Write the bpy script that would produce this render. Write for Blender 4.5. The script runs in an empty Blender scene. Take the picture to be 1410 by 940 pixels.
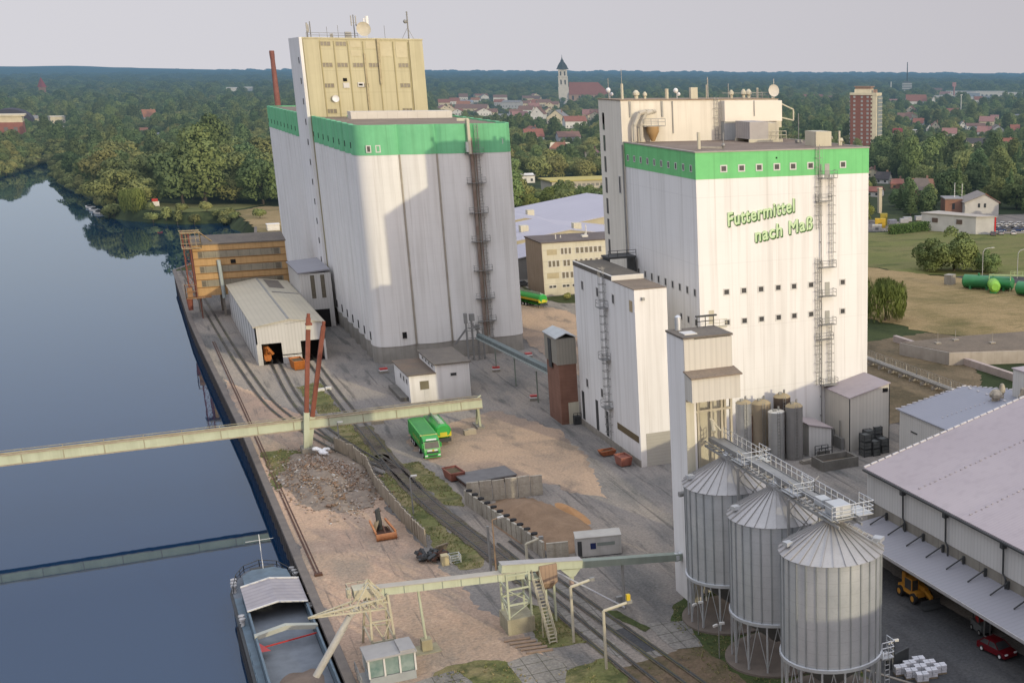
# Riverside grain silos and feed mill seen from the air - built in metres, Z up.
# X runs across the river towards the mill, Y runs along the quay away from the viewer.
import bpy, bmesh, math, random
import numpy as np
from mathutils import Vector, Matrix, Euler
from mathutils.geometry import tessellate_polygon
from mathutils.noise import noise as pnoise

SC = bpy.context.scene
COL = SC.collection
RND = random.Random(11)
rad = math.radians
PI = math.pi
OFF = {}                      # object name -> world origin of its root, so parts can be drawn in world metres

# ------------------------------------------------------------------ mesh builder
class MB:
    def __init__(s):
        s.v = []; s.f = []; s.mi = []; s.cur = 0
    def add(s, vs, fs):
        n = len(s.v)
        s.v.extend(tuple(v) for v in vs)
        for f in fs:
            s.f.append(tuple(i + n for i in f)); s.mi.append(s.cur)
        return s
    def mat(s, i):
        s.cur = i; return s
    def box(s, x0, x1, y0, y1, z0, z1):
        v = [(x0,y0,z0),(x1,y0,z0),(x1,y1,z0),(x0,y1,z0),(x0,y0,z1),(x1,y0,z1),(x1,y1,z1),(x0,y1,z1)]
        return s.add(v, [(0,3,2,1),(4,5,6,7),(0,1,5,4),(1,2,6,5),(2,3,7,6),(3,0,4,7)])
    def obox(s, c, size, rz=0, ry=0, rx=0):
        m = Matrix.Translation(c) @ Euler((rx,ry,rz)).to_matrix().to_4x4()
        a,b,d = size[0]/2,size[1]/2,size[2]/2
        v = [m @ Vector(q) for q in ((-a,-b,-d),(a,-b,-d),(a,b,-d),(-a,b,-d),(-a,-b,d),(a,-b,d),(a,b,d),(-a,b,d))]
        return s.add(v, [(0,3,2,1),(4,5,6,7),(0,1,5,4),(1,2,6,5),(2,3,7,6),(3,0,4,7)])
    def beam(s, p0, p1, w, h, up=(0,0,1)):
        p0=Vector(p0); p1=Vector(p1); d=(p1-p0).normalized(); u=Vector(up)
        if abs(d.dot(u))>.98: u=Vector((0,1,0))
        r=d.cross(u).normalized()*(w/2); t=r.cross(d).normalized()*(h/2)
        v=[p0-r-t,p0+r-t,p0+r+t,p0-r+t,p1-r-t,p1+r-t,p1+r+t,p1-r+t]
        return s.add(v,[(0,1,2,3),(4,7,6,5),(0,4,5,1),(1,5,6,2),(2,6,7,3),(3,7,4,0)])
    def tube(s, p0, p1, r, n=8, r2=None):
        p0=Vector(p0); p1=Vector(p1); r2=r if r2 is None else r2
        d=(p1-p0).normalized(); u=Vector((0,0,1)) if abs(d.z)<.95 else Vector((1,0,0))
        a=d.cross(u).normalized(); b=a.cross(d).normalized()
        v=[]
        for p,q in ((p0,r),(p1,r2)):
            for i in range(n):
                t=2*PI*i/n; v.append(p+a*(q*math.cos(t))+b*(q*math.sin(t)))
        f=[(i,(i+1)%n,n+(i+1)%n,n+i) for i in range(n)]
        f=[tuple(reversed(q)) for q in f]
        f+=[tuple(range(n)),tuple(reversed(range(n,2*n)))]
        return s.add(v,f)
    def path(s, pts, r, n=6):
        for a,b in zip(pts,pts[1:]): s.tube(a,b,r,n)
        return s
    def prism(s, poly, z0, z1):
        n=len(poly); area=sum(poly[i][0]*poly[(i+1)%n][1]-poly[(i+1)%n][0]*poly[i][1] for i in range(n))
        if area<0: poly=list(reversed(poly))
        zz0=z0 if callable(z0) else (lambda x,y:z0); zz1=z1 if callable(z1) else (lambda x,y:z1)
        v=[(x,y,zz0(x,y)) for x,y in poly]+[(x,y,zz1(x,y)) for x,y in poly]
        f=[(i,(i+1)%n,n+(i+1)%n,n+i) for i in range(n)]
        if n<=4:
            f+=[tuple(range(n,2*n)),tuple(reversed(range(n)))]
        else:
            tri=tessellate_polygon([[Vector((x,y,0)) for x,y in poly]])
            for t in tri:
                a,b,c=[Vector((*poly[i],0)) for i in t]
                up=(b-a).cross(c-a).z>0
                t=t if up else (t[0],t[2],t[1])
                f.append(tuple(n+i for i in t)); f.append((t[0],t[2],t[1]))
        return s.add(v,f)
    def extrude_xz(s, prof, y0, y1):      # profile in (x,z), pushed along y
        n=len(prof); v=[(x,y0,z) for x,z in prof]+[(x,y1,z) for x,z in prof]
        return s.add(v,[(i,(i+1)%n,n+(i+1)%n,n+i) for i in range(n)]+[tuple(range(n)),tuple(range(n,2*n))])
    def extrude_yz(s, prof, x0, x1):      # profile in (y,z), pushed along x
        n=len(prof); v=[(x0,y,z) for y,z in prof]+[(x1,y,z) for y,z in prof]
        return s.add(v,[(i,(i+1)%n,n+(i+1)%n,n+i) for i in range(n)]+[tuple(range(n)),tuple(range(n,2*n))])
    def lathe(s, prof, c=(0,0,0), n=24, capb=True, capt=True):
        v=[]; f=[]; cx,cy,cz=c
        for r,z in prof:
            for i in range(n):
                t=2*PI*i/n; v.append((cx+r*math.cos(t),cy+r*math.sin(t),cz+z))
        for k in range(len(prof)-1):
            for i in range(n):
                j=(i+1)%n; f.append((k*n+i,k*n+j,(k+1)*n+j,(k+1)*n+i))
        if capb and prof[0][0]>.001: f.append(tuple(reversed(range(n))))
        if capt and prof[-1][0]>.001: f.append(tuple(range((len(prof)-1)*n,len(prof)*n)))
        return s.add(v,f)
    def ball(s, c, r, n=10, m=6, sz=1.0):
        prof=[(max(r*math.sin(PI*k/m),.0005),-r*sz*math.cos(PI*k/m)) for k in range(m+1)]
        return s.lathe(prof,c,n,False,False)
    def quad(s,a,b,c,d): return s.add([a,b,c,d],[(0,1,2,3)])
    def xform(s, m):
        s.v=[tuple(m @ Vector(v)) for v in s.v]; return s

def obj(name, mb, mats, parent=None, smooth=False, local=False, kind=None, angle=35, fixn=True):
    me=bpy.data.meshes.new(name)
    vs=mb.v
    if parent is not None and not local:
        o=OFF.get(parent.name,(0,0,0)); vs=[(a-o[0],b-o[1],c-o[2]) for a,b,c in vs]
    me.from_pydata(vs,[],mb.f); 
    if not isinstance(mats,(list,tuple)): mats=[mats]
    for m in mats: me.materials.append(m)
    if len(mats)>1: me.polygons.foreach_set('material_index',mb.mi)
    me.validate()
    if fixn:
        bm=bmesh.new(); bm.from_mesh(me); bmesh.ops.recalc_face_normals(bm,faces=bm.faces); bm.to_mesh(me); bm.free()
    if smooth:
        me.polygons.foreach_set('use_smooth',[True]*len(me.polygons))
        me.set_sharp_from_angle(angle=rad(angle))
    me.update()
    o=bpy.data.objects.new(name,me); COL.objects.link(o)
    if parent is not None:
        o.parent=parent; OFF[o.name]=OFF.get(parent.name,(0,0,0))
    if kind: o['kind']=kind
    return o
def struct(name, mb, m, smooth=False): return obj(name,mb,m,None,smooth,kind='structure')
def tag(o,label,cat,group=None,kind=None):
    o['label']=label; o['category']=cat
    if group: o['group']=group
    if kind: o['kind']=kind
    return o
def thing(name,label,cat,loc=(0,0,0),rz=0,group=None):
    o=bpy.data.objects.new(name,None); COL.objects.link(o)
    o.empty_display_size=.5
    o.location=loc; o.rotation_euler=(0,0,rz); OFF[o.name]=tuple(loc)
    return tag(o,label,cat,group)
def dup(root,loc,rz=None,label=None,group=None,scale=None,top=True):
    r=root.copy(); COL.objects.link(r)
    if top:
        r.location=loc; OFF[r.name]=tuple(loc)
        if rz is not None: r.rotation_euler=(0,0,rz)
        if scale is not None: r.scale=scale if isinstance(scale,(tuple,list)) else (scale,)*3
        if label: r['label']=label
        if group: r['group']=group
    for ch in list(root.children):
        c=dup(ch,None,top=False); c.parent=r
    return r

# ------------------------------------------------------------------ materials
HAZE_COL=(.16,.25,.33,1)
def _haze_group():  # distance haze painted into far materials as a mixed-in glow
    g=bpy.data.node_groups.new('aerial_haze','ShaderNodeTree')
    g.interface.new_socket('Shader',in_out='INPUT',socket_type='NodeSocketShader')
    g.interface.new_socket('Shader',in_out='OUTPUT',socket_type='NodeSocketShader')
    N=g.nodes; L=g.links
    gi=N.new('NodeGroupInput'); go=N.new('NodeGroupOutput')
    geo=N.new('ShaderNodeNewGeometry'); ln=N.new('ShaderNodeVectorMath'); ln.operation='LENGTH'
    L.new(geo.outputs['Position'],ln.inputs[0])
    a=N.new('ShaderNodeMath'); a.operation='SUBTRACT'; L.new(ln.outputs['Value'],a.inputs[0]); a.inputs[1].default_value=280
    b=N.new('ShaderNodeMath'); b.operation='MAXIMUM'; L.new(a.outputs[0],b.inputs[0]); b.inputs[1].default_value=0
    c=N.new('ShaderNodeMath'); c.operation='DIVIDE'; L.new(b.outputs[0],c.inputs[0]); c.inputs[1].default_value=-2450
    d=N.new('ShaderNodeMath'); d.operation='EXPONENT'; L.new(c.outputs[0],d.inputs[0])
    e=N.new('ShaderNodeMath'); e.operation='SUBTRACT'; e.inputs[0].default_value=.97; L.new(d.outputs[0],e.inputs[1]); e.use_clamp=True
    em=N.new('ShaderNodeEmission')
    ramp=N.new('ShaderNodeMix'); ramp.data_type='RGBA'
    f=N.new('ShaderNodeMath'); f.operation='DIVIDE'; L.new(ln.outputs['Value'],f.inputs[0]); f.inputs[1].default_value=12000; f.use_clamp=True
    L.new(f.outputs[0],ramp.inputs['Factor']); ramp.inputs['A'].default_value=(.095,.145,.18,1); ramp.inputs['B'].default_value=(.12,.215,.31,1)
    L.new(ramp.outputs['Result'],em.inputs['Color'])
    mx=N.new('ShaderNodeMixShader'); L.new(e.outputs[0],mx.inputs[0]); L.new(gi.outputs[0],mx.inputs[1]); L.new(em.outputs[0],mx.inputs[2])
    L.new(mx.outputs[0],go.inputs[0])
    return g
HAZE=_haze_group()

def mat(name,col,col2=None,scale=.35,rough=.85,metal=0,spec=.3,streak=0,speck=0,bump=0,bscale=2,rib=None,ribamt=.12,
        seam=None,haze=False,rand=0,alpha=None,detail=4,trans=0,contrast=1.0,emit=None,objrand_hue=0,grime=.55):
    """procedural material: colour patches (noise), optional rain streaks, specks, ribs/seams, bump and per-object variation"""
    m=bpy.data.materials.new(name); m.use_nodes=True
    N=m.node_tree.nodes; L=m.node_tree.links; N.clear()
    out=N.new('ShaderNodeOutputMaterial'); bs=N.new('ShaderNodeBsdfPrincipled')
    bs.inputs['Roughness'].default_value=rough; bs.inputs['Metallic'].default_value=metal
    bs.inputs['Specular IOR Level'].default_value=spec
    geo=N.new('ShaderNodeNewGeometry'); pos=geo.outputs['Position']
    if col2 is None: col2=tuple(c*.8 for c in col)
    no=N.new('ShaderNodeTexNoise'); no.inputs['Scale'].default_value=scale; no.inputs['Detail'].default_value=detail; no.inputs['Roughness'].default_value=.6
    L.new(pos,no.inputs['Vector'])
    mr=N.new('ShaderNodeMapRange'); mr.inputs['From Min'].default_value=.5-.22/contrast; mr.inputs['From Max'].default_value=.5+.22/contrast
    L.new(no.outputs['Fac'],mr.inputs['Value'])
    mx=N.new('ShaderNodeMix'); mx.data_type='RGBA'
    L.new(mr.outputs['Result'],mx.inputs['Factor']); mx.inputs['A'].default_value=(*col,1); mx.inputs['B'].default_value=(*col2,1)
    cur=mx.outputs['Result']
    def mult(fac_socket,amt,dark=(0,0,0)):
        nonlocal cur
        k=N.new('ShaderNodeMath'); k.operation='MULTIPLY'; L.new(fac_socket,k.inputs[0]); k.inputs[1].default_value=amt; k.use_clamp=True
        q=N.new('ShaderNodeMix'); q.data_type='RGBA'; q.blend_type='MIX'
        L.new(k.outputs[0],q.inputs['Factor']); L.new(cur,q.inputs['A']); q.inputs['B'].default_value=(*dark,1)
        cur=q.outputs['Result']
    if streak:
        mp=N.new('ShaderNodeMapping'); mp.inputs['Scale'].default_value=(.9,.9,.035); L.new(pos,mp.inputs['Vector'])
        n2=N.new('ShaderNodeTexNoise'); n2.inputs['Scale'].default_value=1.0; n2.inputs['Detail'].default_value=5; L.new(mp.outputs[0],n2.inputs['Vector'])
        r2=N.new('ShaderNodeMapRange'); r2.inputs['From Min'].default_value=.48; r2.inputs['From Max'].default_value=.78; L.new(n2.outputs['Fac'],r2.inputs['Value'])
        mult(r2.outputs['Result'],streak,tuple(c*.45 for c in (col[0],col[1]*.95,col[2]*.85)))
        mp=N.new('ShaderNodeMapping'); mp.inputs['Scale'].default_value=(3.1,3.1,.05); mp.inputs['Location'].default_value=(5,9,2); L.new(pos,mp.inputs['Vector'])
        n2=N.new('ShaderNodeTexNoise'); n2.inputs['Scale'].default_value=1.0; n2.inputs['Detail'].default_value=4; L.new(mp.outputs[0],n2.inputs['Vector'])
        r2=N.new('ShaderNodeMapRange'); r2.inputs['From Min'].default_value=.55; r2.inputs['From Max'].default_value=.80; L.new(n2.outputs['Fac'],r2.inputs['Value'])
        mult(r2.outputs['Result'],streak*1.1,tuple(c*.5 for c in (col[0],col[1]*.92,col[2]*.8)))
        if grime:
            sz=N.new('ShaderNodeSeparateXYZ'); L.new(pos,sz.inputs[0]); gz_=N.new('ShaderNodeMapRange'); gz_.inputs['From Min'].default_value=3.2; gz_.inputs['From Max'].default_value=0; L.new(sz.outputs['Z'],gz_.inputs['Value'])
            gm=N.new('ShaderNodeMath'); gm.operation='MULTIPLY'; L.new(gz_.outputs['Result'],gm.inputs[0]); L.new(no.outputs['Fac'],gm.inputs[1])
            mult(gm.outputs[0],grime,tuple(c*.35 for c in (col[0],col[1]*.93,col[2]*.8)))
    if speck:
        n3=N.new('ShaderNodeTexNoise'); n3.inputs['Scale'].default_value=scale*14; n3.inputs['Detail'].default_value=3; L.new(pos,n3.inputs['Vector'])
        r3=N.new('ShaderNodeMapRange'); r3.inputs['From Min'].default_value=.5; r3.inputs['From Max'].default_value=.7; L.new(n3.outputs['Fac'],r3.inputs['Value'])
        mult(r3.outputs['Result'],speck,tuple(c*.35 for c in col))
    hsrc=None
    if rib:
        sep=N.new('ShaderNodeSeparateXYZ'); L.new(pos,sep.inputs[0])
        ad=N.new('ShaderNodeMath'); ad.operation='ADD'; 
        if rib[0]=='xy': L.new(sep.outputs['X'],ad.inputs[0]); L.new(sep.outputs['Y'],ad.inputs[1])
        else:
            L.new(sep.outputs[rib[0].upper()],ad.inputs[0]); ad.inputs[1].default_value=0
        dv=N.new('ShaderNodeMath'); dv.operation='DIVIDE'; L.new(ad.outputs[0],dv.inputs[0]); dv.inputs[1].default_value=rib[1]
        fr=N.new('ShaderNodeMath'); fr.operation='FRACT'; L.new(dv.outputs[0],fr.inputs[0])
        lt=N.new('ShaderNodeMath'); lt.operation='LESS_THAN'; L.new(fr.outputs[0],lt.inputs[0]); lt.inputs[1].default_value=.3
        mult(lt.outputs[0],ribamt,tuple(c*.4 for c in col))
    if seam:
        for ax,per,wd,amt in seam:
            sep=N.new('ShaderNodeSeparateXYZ'); L.new(pos,sep.inputs[0])
            dv=N.new('ShaderNodeMath'); dv.operation='DIVIDE'; L.new(sep.outputs[ax.upper()],dv.inputs[0]); dv.inputs[1].default_value=per
            fr=N.new('ShaderNodeMath'); fr.operation='FRACT'; L.new(dv.outputs[0],fr.inputs[0])
            lt=N.new('ShaderNodeMath'); lt.operation='LESS_THAN'; L.new(fr.outputs[0],lt.inputs[0]); lt.inputs[1].default_value=wd/per
            mult(lt.outputs[0],amt,tuple(c*.35 for c in col))
    if rand:
        oi=N.new('ShaderNodeObjectInfo')
        hs=N.new('ShaderNodeHueSaturation'); L.new(cur,hs.inputs['Color'])
        v=N.new('ShaderNodeMapRange'); L.new(oi.outputs['Random'],v.inputs['Value']); v.inputs['To Min'].default_value=1-rand; v.inputs['To Max'].default_value=1+rand
        L.new(v.outputs['Result'],hs.inputs['Value'])
        if objrand_hue:
            w=N.new('ShaderNodeMath'); w.operation='MULTIPLY'; L.new(oi.outputs['Random'],w.inputs[0]); w.inputs[1].default_value=7.31
            fr=N.new('ShaderNodeMath'); fr.operation='FRACT'; L.new(w.outputs[0],fr.inputs[0])
            hm=N.new('ShaderNodeMapRange'); L.new(fr.outputs[0],hm.inputs['Value']); hm.inputs['To Min'].default_value=.5-objrand_hue; hm.inputs['To Max'].default_value=.5+objrand_hue*.7
            L.new(hm.outputs['Result'],hs.inputs['Hue'])
        cur=hs.outputs['Color']
    L.new(cur,bs.inputs['Base Color'])
    if bump:
        nb=N.new('ShaderNodeTexNoise'); nb.inputs['Scale'].default_value=bscale; nb.inputs['Detail'].default_value=4; L.new(pos,nb.inputs['Vector'])
        bp=N.new('ShaderNodeBump'); bp.inputs['Strength'].default_value=bump; bp.inputs['Distance'].default_value=.3
        L.new(nb.outputs['Fac'],bp.inputs['Height']); L.new(bp.outputs['Normal'],bs.inputs['Normal'])
    sh=bs.outputs[0]
    if trans:
        tr=N.new('ShaderNodeBsdfTranslucent'); L.new(cur,tr.inputs['Color']); mt=N.new('ShaderNodeMixShader'); mt.inputs[0].default_value=trans
        L.new(sh,mt.inputs[1]); L.new(tr.outputs[0],mt.inputs[2]); sh=mt.outputs[0]
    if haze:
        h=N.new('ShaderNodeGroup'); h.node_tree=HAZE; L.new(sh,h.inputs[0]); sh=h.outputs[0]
    L.new(sh,out.inputs['Surface'])
    m.diffuse_color=(*col,1)
    return m

# ------------------------------------------------------------------ camera, sky, sun
def setup_view():
    yaw,pitch,roll=rad(29.8866),rad(16.4208),rad(.28363); foc=1765.52
    f=Vector((math.sin(yaw)*math.cos(pitch),math.cos(yaw)*math.cos(pitch),-math.sin(pitch)))
    r=Vector((math.cos(yaw),-math.sin(yaw),0)); u=r.cross(f)
    r2=r*math.cos(roll)+u*math.sin(roll); u2=u*math.cos(roll)-r*math.sin(roll)
    cd=bpy.data.cameras.new('camera'); cam=bpy.data.objects.new('camera',cd); COL.objects.link(cam)
    m=Matrix((r2,u2,-f)).transposed().to_4x4(); m.translation=(0,0,56); cam.matrix_world=m
    cd.sensor_width=36; cd.sensor_fit='HORIZONTAL'; cd.lens=foc/1410*36
    cd.shift_x=(705-1178.88)/1410; cd.shift_y=(616.81-470)/1410
    cd.clip_start=1; cd.clip_end=60000
    SC.camera=cam
    sunv=Vector((.309,-1,.182)).normalized()
    sd=bpy.data.lights.new('sun','SUN'); so=bpy.data.objects.new('sun',sd); COL.objects.link(so)
    sd.energy=SUN_E; sd.angle=rad(.6); sd.color=SUN_COL
    so.rotation_euler=sunv.to_track_quat('Z','Y').to_euler(); so.location=(60,-40,120)
    w=bpy.data.worlds.new('World'); SC.world=w; w.use_nodes=True
    N=w.node_tree.nodes; L=w.node_tree.links; N.clear()
    out=N.new('ShaderNodeOutputWorld'); bg=N.new('ShaderNodeBackground'); sk=N.new('ShaderNodeTexSky')
    sk.sky_type='NISHITA'; sk.sun_disc=False; sk.sun_elevation=math.asin(sunv.z); sk.sun_rotation=math.atan2(sunv.x,sunv.y)
    sk.altitude=60; sk.air_density=1.0; sk.dust_density=1.6; sk.ozone_density=1.2
    # the lowest degrees of sky are evened out by haze: look the sky up no lower than about 7 degrees
    tc=N.new('ShaderNodeTexCoord'); sp=N.new('ShaderNodeSeparateXYZ'); cb=N.new('ShaderNodeCombineXYZ'); mxz=N.new('ShaderNodeMath'); mxz.operation='MAXIMUM'; mxz.inputs[1].default_value=.13
    L.new(tc.outputs['Generated'],sp.inputs[0]); L.new(sp.outputs['X'],cb.inputs['X']); L.new(sp.outputs['Y'],cb.inputs['Y']); L.new(sp.outputs['Z'],mxz.inputs[0]); L.new(mxz.outputs[0],cb.inputs['Z']); L.new(cb.outputs[0],sk.inputs['Vector'])
    hs=N.new('ShaderNodeHueSaturation'); hs.inputs['Saturation'].default_value=SKY_SAT; L.new(sk.outputs[0],hs.inputs['Color'])
    tn=N.new('ShaderNodeMix'); tn.data_type='RGBA'; tn.blend_type='MULTIPLY'; tn.inputs['Factor'].default_value=1
    L.new(hs.outputs['Color'],tn.inputs['A']); tn.inputs['B'].default_value=SKY_TINT
    ad=N.new('ShaderNodeMix'); ad.data_type='RGBA'; ad.blend_type='ADD'; ad.inputs['Factor'].default_value=1
    L.new(tn.outputs['Result'],ad.inputs['A']); ad.inputs['B'].default_value=SKY_VEIL
    zr=N.new('ShaderNodeMapRange'); zr.inputs['From Min'].default_value=.34; zr.inputs['From Max'].default_value=.80; L.new(sp.outputs['Z'],zr.inputs['Value'])
    zc=N.new('ShaderNodeMix'); zc.data_type='RGBA'; zc.blend_type='ADD'; L.new(zr.outputs['Result'],zc.inputs['Factor']); L.new(ad.outputs['Result'],zc.inputs['A']); zc.inputs['B'].default_value=(8.0,8.6,9.8,1)
    L.new(zc.outputs['Result'],bg.inputs['Color']); bg.inputs['Strength'].default_value=SKY_E
    L.new(bg.outputs[0],out.inputs['Surface'])
    vs=SC.view_settings; vs.view_transform='Standard'; vs.look='None'; vs.exposure=0; vs.gamma=1
SUN_E=1.98; SUN_COL=(1,.87,.60); SKY_E=.12; SKY_SAT=.6; SKY_TINT=(.80,.71,.74,1); SKY_VEIL=(2.28,2.05,2.27,1)   # the veil is the even high haze of the evening sky
setup_view()
SC.cycles.max_bounces=6; SC.cycles.diffuse_bounces=3; SC.cycles.glossy_bounces=3; SC.cycles.transparent_max_bounces=4
SC.cycles.use_denoising=True

# ------------------------------------------------------------------ shared materials
WHITE=mat('white_render',(.77,.76,.735),(.71,.70,.67),scale=.12,streak=.34,rough=.9,bump=.05)
WHITE2=mat('white_paint_render',(.79,.78,.75),(.74,.73,.70),scale=.1,streak=.33,rough=.9,seam=(('z',9.6,.1,.10),('z',3.2,.06,.05)))
SILOW=mat('silo_concrete_white',(.77,.76,.725),(.70,.69,.655),scale=.1,streak=.36,rough=.92,seam=(('z',1.5,.06,.07),))
PLINTH=mat('plinth_grey',(.36,.34,.30),(.28,.27,.24),scale=.4,streak=.35)
GREEN=mat('green_band',(.19,.57,.22),(.155,.49,.185),scale=.35,streak=.3,rough=.8)
GREEND=mat('green_band_weathered',(.19,.54,.28),(.155,.46,.24),scale=.35,streak=.35,rough=.8)
YELLOWC=mat('cream_yellow_render',(.54,.50,.33),(.48,.44,.29),scale=.2,streak=.3)
CREAM=mat('cream_paint',(.56,.53,.42),(.50,.47,.36),scale=.3,streak=.3)
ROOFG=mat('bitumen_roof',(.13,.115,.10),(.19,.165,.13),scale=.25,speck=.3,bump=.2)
ROOFB=mat('gravel_roof',(.27,.215,.16),(.18,.145,.11),scale=.3,speck=.4)
CORR=mat('corrugated_light',(.58,.575,.545),(.52,.515,.49),scale=.15,rib=('xy',.6),ribamt=.16,streak=.15,rough=.6)
CORRB=mat('corrugated_beige',(.58,.555,.49),(.52,.495,.435),scale=.15,rib=('xy',.6),ribamt=.14,streak=.2,rough=.6)
ROOFP=mat('pale_mauve_sheet_roof',(.41,.36,.365),(.35,.305,.315),scale=.06,rib=('y',.5),ribamt=.10,rough=.55,speck=.12)
ROOFGR=mat('grey_sheet_roof',(.27,.27,.29),(.23,.23,.25),scale=.1,rib=('y',.7),ribamt=.1,rough=.5)
ROOFBL=mat('blue_grey_sheet_roof',(.33,.35,.42),(.28,.30,.37),scale=.05,rib=('x',.8),ribamt=.1,rough=.5,haze=True)
CONC=mat('concrete',(.36,.33,.28),(.27,.25,.215),scale=.5,streak=.45,speck=.25,bump=.25)
CONCD=mat('dark_concrete',(.2,.19,.17),(.14,.135,.12),scale=.5,streak=.3,speck=.25)
GALV=mat('galvanised_steel',(.60,.62,.625),(.49,.51,.52),scale=.4,metal=.55,rough=.40,speck=.1,seam=(('z',1.12,.03,.3),))
GALVR=mat('galvanised_roof',(.43,.42,.405),(.35,.345,.335),scale=.4,metal=.5,rough=.5,speck=.15)
STEEL=mat('grey_steel',(.31,.31,.295),(.23,.23,.22),scale=.8,metal=.3,rough=.55)
STEELD=mat('dark_steel',(.06,.065,.065),(.04,.042,.042),scale=.8,rough=.6)
PALEG=mat('pale_green_steel',(.50,.54,.40),(.43,.46,.33),scale=.6,streak=.3,rough=.6)
PALEGD=mat('grey_green_steel',(.26,.30,.25),(.21,.24,.20),scale=.6,streak=.3,rough=.6)
RUST=mat('rust_red_paint',(.25,.085,.055),(.17,.06,.04),scale=.7,streak=.4,rough=.75)
RUSTD=mat('rust_dark',(.11,.055,.035),(.07,.04,.03),scale=1.2,speck=.3)
BRICK=mat('red_brick',(.25,.135,.095),(.19,.10,.07),scale=.6,streak=.25,seam=(('z',.6,.05,.25),))
ORANGE=mat('ochre_board',(.52,.335,.155),(.44,.28,.13),scale=.5,streak=.25,rib=('xy',1.2),ribamt=.10)
SKIPO=mat('orange_skip_paint',(.55,.19,.04),(.42,.14,.035),scale=1.2,streak=.4,rough=.6)
PINK=mat('faded_red_skip_paint',(.36,.15,.11),(.29,.115,.085),scale=1.0,streak=.35,rough=.7)
GLASS=mat('dark_window_glass',(.025,.028,.032),(.06,.06,.06),scale=1.2,rough=.38,spec=.35)
GLASSB=mat('brown_window_glass',(.10,.085,.06),(.16,.14,.10),scale=1.5,rough=.3,spec=.5)
FRAME=mat('white_frame',(.62,.61,.57),(.56,.55,.52),scale=1)
DARK=mat('dark_opening',(.012,.012,.012),(.02,.02,.02),scale=.8,rough=.95)
GVEH=mat('green_vehicle_paint',(.035,.36,.06),(.03,.32,.055),scale=.6,rough=.35,spec=.5)
GTARP=mat('green_tarpaulin',(.06,.27,.07),(.05,.22,.06),scale=.5,rough=.65)
GTANK=mat('green_tank_paint',(.03,.20,.07),(.025,.165,.06),scale=.6,rough=.4,spec=.5,haze=True)
YEL=mat('yellow_paint',(.62,.45,.03),(.55,.40,.03),scale=1,rough=.5)
TELEY=mat('orange_yellow_paint',(.50,.235,.03),(.42,.19,.03),scale=1,rough=.5)
REDP=mat('red_paint',(.42,.03,.025),(.36,.025,.02),scale=1,rough=.4,spec=.5)
REDCAR=mat('dark_red_car_paint',(.13,.006,.011),(.11,.005,.009),scale=1,rough=.25,spec=.6)
WHITEP=mat('white_gloss',(.72,.72,.71),(.68,.68,.67),scale=1,rough=.4)
TYRE=mat('rubber',(.018,.018,.018),(.03,.03,.03),scale=2,rough=.9)
BLUED=mat('blue_deck_paint',(.14,.205,.25),(.11,.16,.20),scale=.8,streak=.2,rough=.5)
HULL=mat('grey_hull_paint',(.15,.17,.19),(.11,.125,.14),scale=.6,streak=.4,rough=.5)
HATCH=mat('hatch_sheet',(.37,.34,.34),(.28,.26,.265),scale=.5,rib=('y',1.0),ribamt=.3,rough=.5)
GRAINC=mat('grain_cargo',(.20,.155,.12),(.12,.09,.07),scale=.35,speck=.2)
HEAP=mat('brown_grain_heap',(.27,.18,.11),(.19,.125,.075),scale=.5,speck=.35,bump=.5,bscale=1.2)
WOOD=mat('weathered_wood',(.27,.22,.15),(.19,.155,.11),scale=1,streak=.4)
PARQ=mat('lamp_white',(.62,.61,.56),(.55,.54,.5),scale=1)
LETTER=mat('pale_green_letter',(.55,.70,.42),(.50,.65,.38),scale=1)
LETTERD=mat('dark_green_letter_edge',(.045,.14,.035),(.04,.12,.03),scale=1)
TANKB=mat('brown_grp_tank',(.30,.25,.18),(.24,.20,.14),scale=.5,rough=.5,streak=.3)
TANKS=mat('stainless_tank',(.60,.61,.60),(.52,.53,.52),scale=.4,metal=.7,rough=.3,seam=(('z',1.2,.05,.2),))
TANKG=mat('grey_grp_tank',(.24,.235,.22),(.19,.185,.175),scale=.5,rough=.5,streak=.3)
LEAFS={}

# ------------------------------------------------------------------ ground, water, yard sheets
def jitter_poly(poly,amp,step=3.0,seed=0):
    out=[]; n=len(poly)
    for i in range(n):
        a=Vector(poly[i]); b=Vector(poly[(i+1)%n]); L=(b-a).length; k=max(1,int(L/step))
        nr=Vector((-(b-a).y,(b-a).x)).normalized() if L>0 else Vector((0,0))
        for j in range(k):
            p=a.lerp(b,j/k)
            if j: 
                p=p+nr*amp*(pnoise((p.x*.21+seed,p.y*.21,seed*1.7))+.6*pnoise((p.x*.7+seed,p.y*.7,seed*.7))+.55*pnoise((p.x*2.1+seed,p.y*2.1,seed*.3)))
            out.append((p.x,p.y))
    return out
SHEET_N=[0]
def sheet(name,poly,z,m,amp=0,step=3,seed=0,stuff=None):
    z=.004+.003*SHEET_N[0]; SHEET_N[0]+=1
    if amp: poly=jitter_poly(poly,amp,.7 if step<5 else 2.0,seed)
    mb=MB(); v=[(x,y,z) for x,y in poly]
    tri=tessellate_polygon([[Vector((x,y,0)) for x,y in poly]])
    f=[]
    for t in tri:
        a,b,c=[Vector((*poly[i],0)) for i in t]
        f.append(tuple(t) if (b-a).cross(c-a).z>0 else (t[0],t[2],t[1]))
    mb.add(v,f)
    o=obj(name,mb,m,None,kind='structure',fixn=False)
    return o

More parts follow.
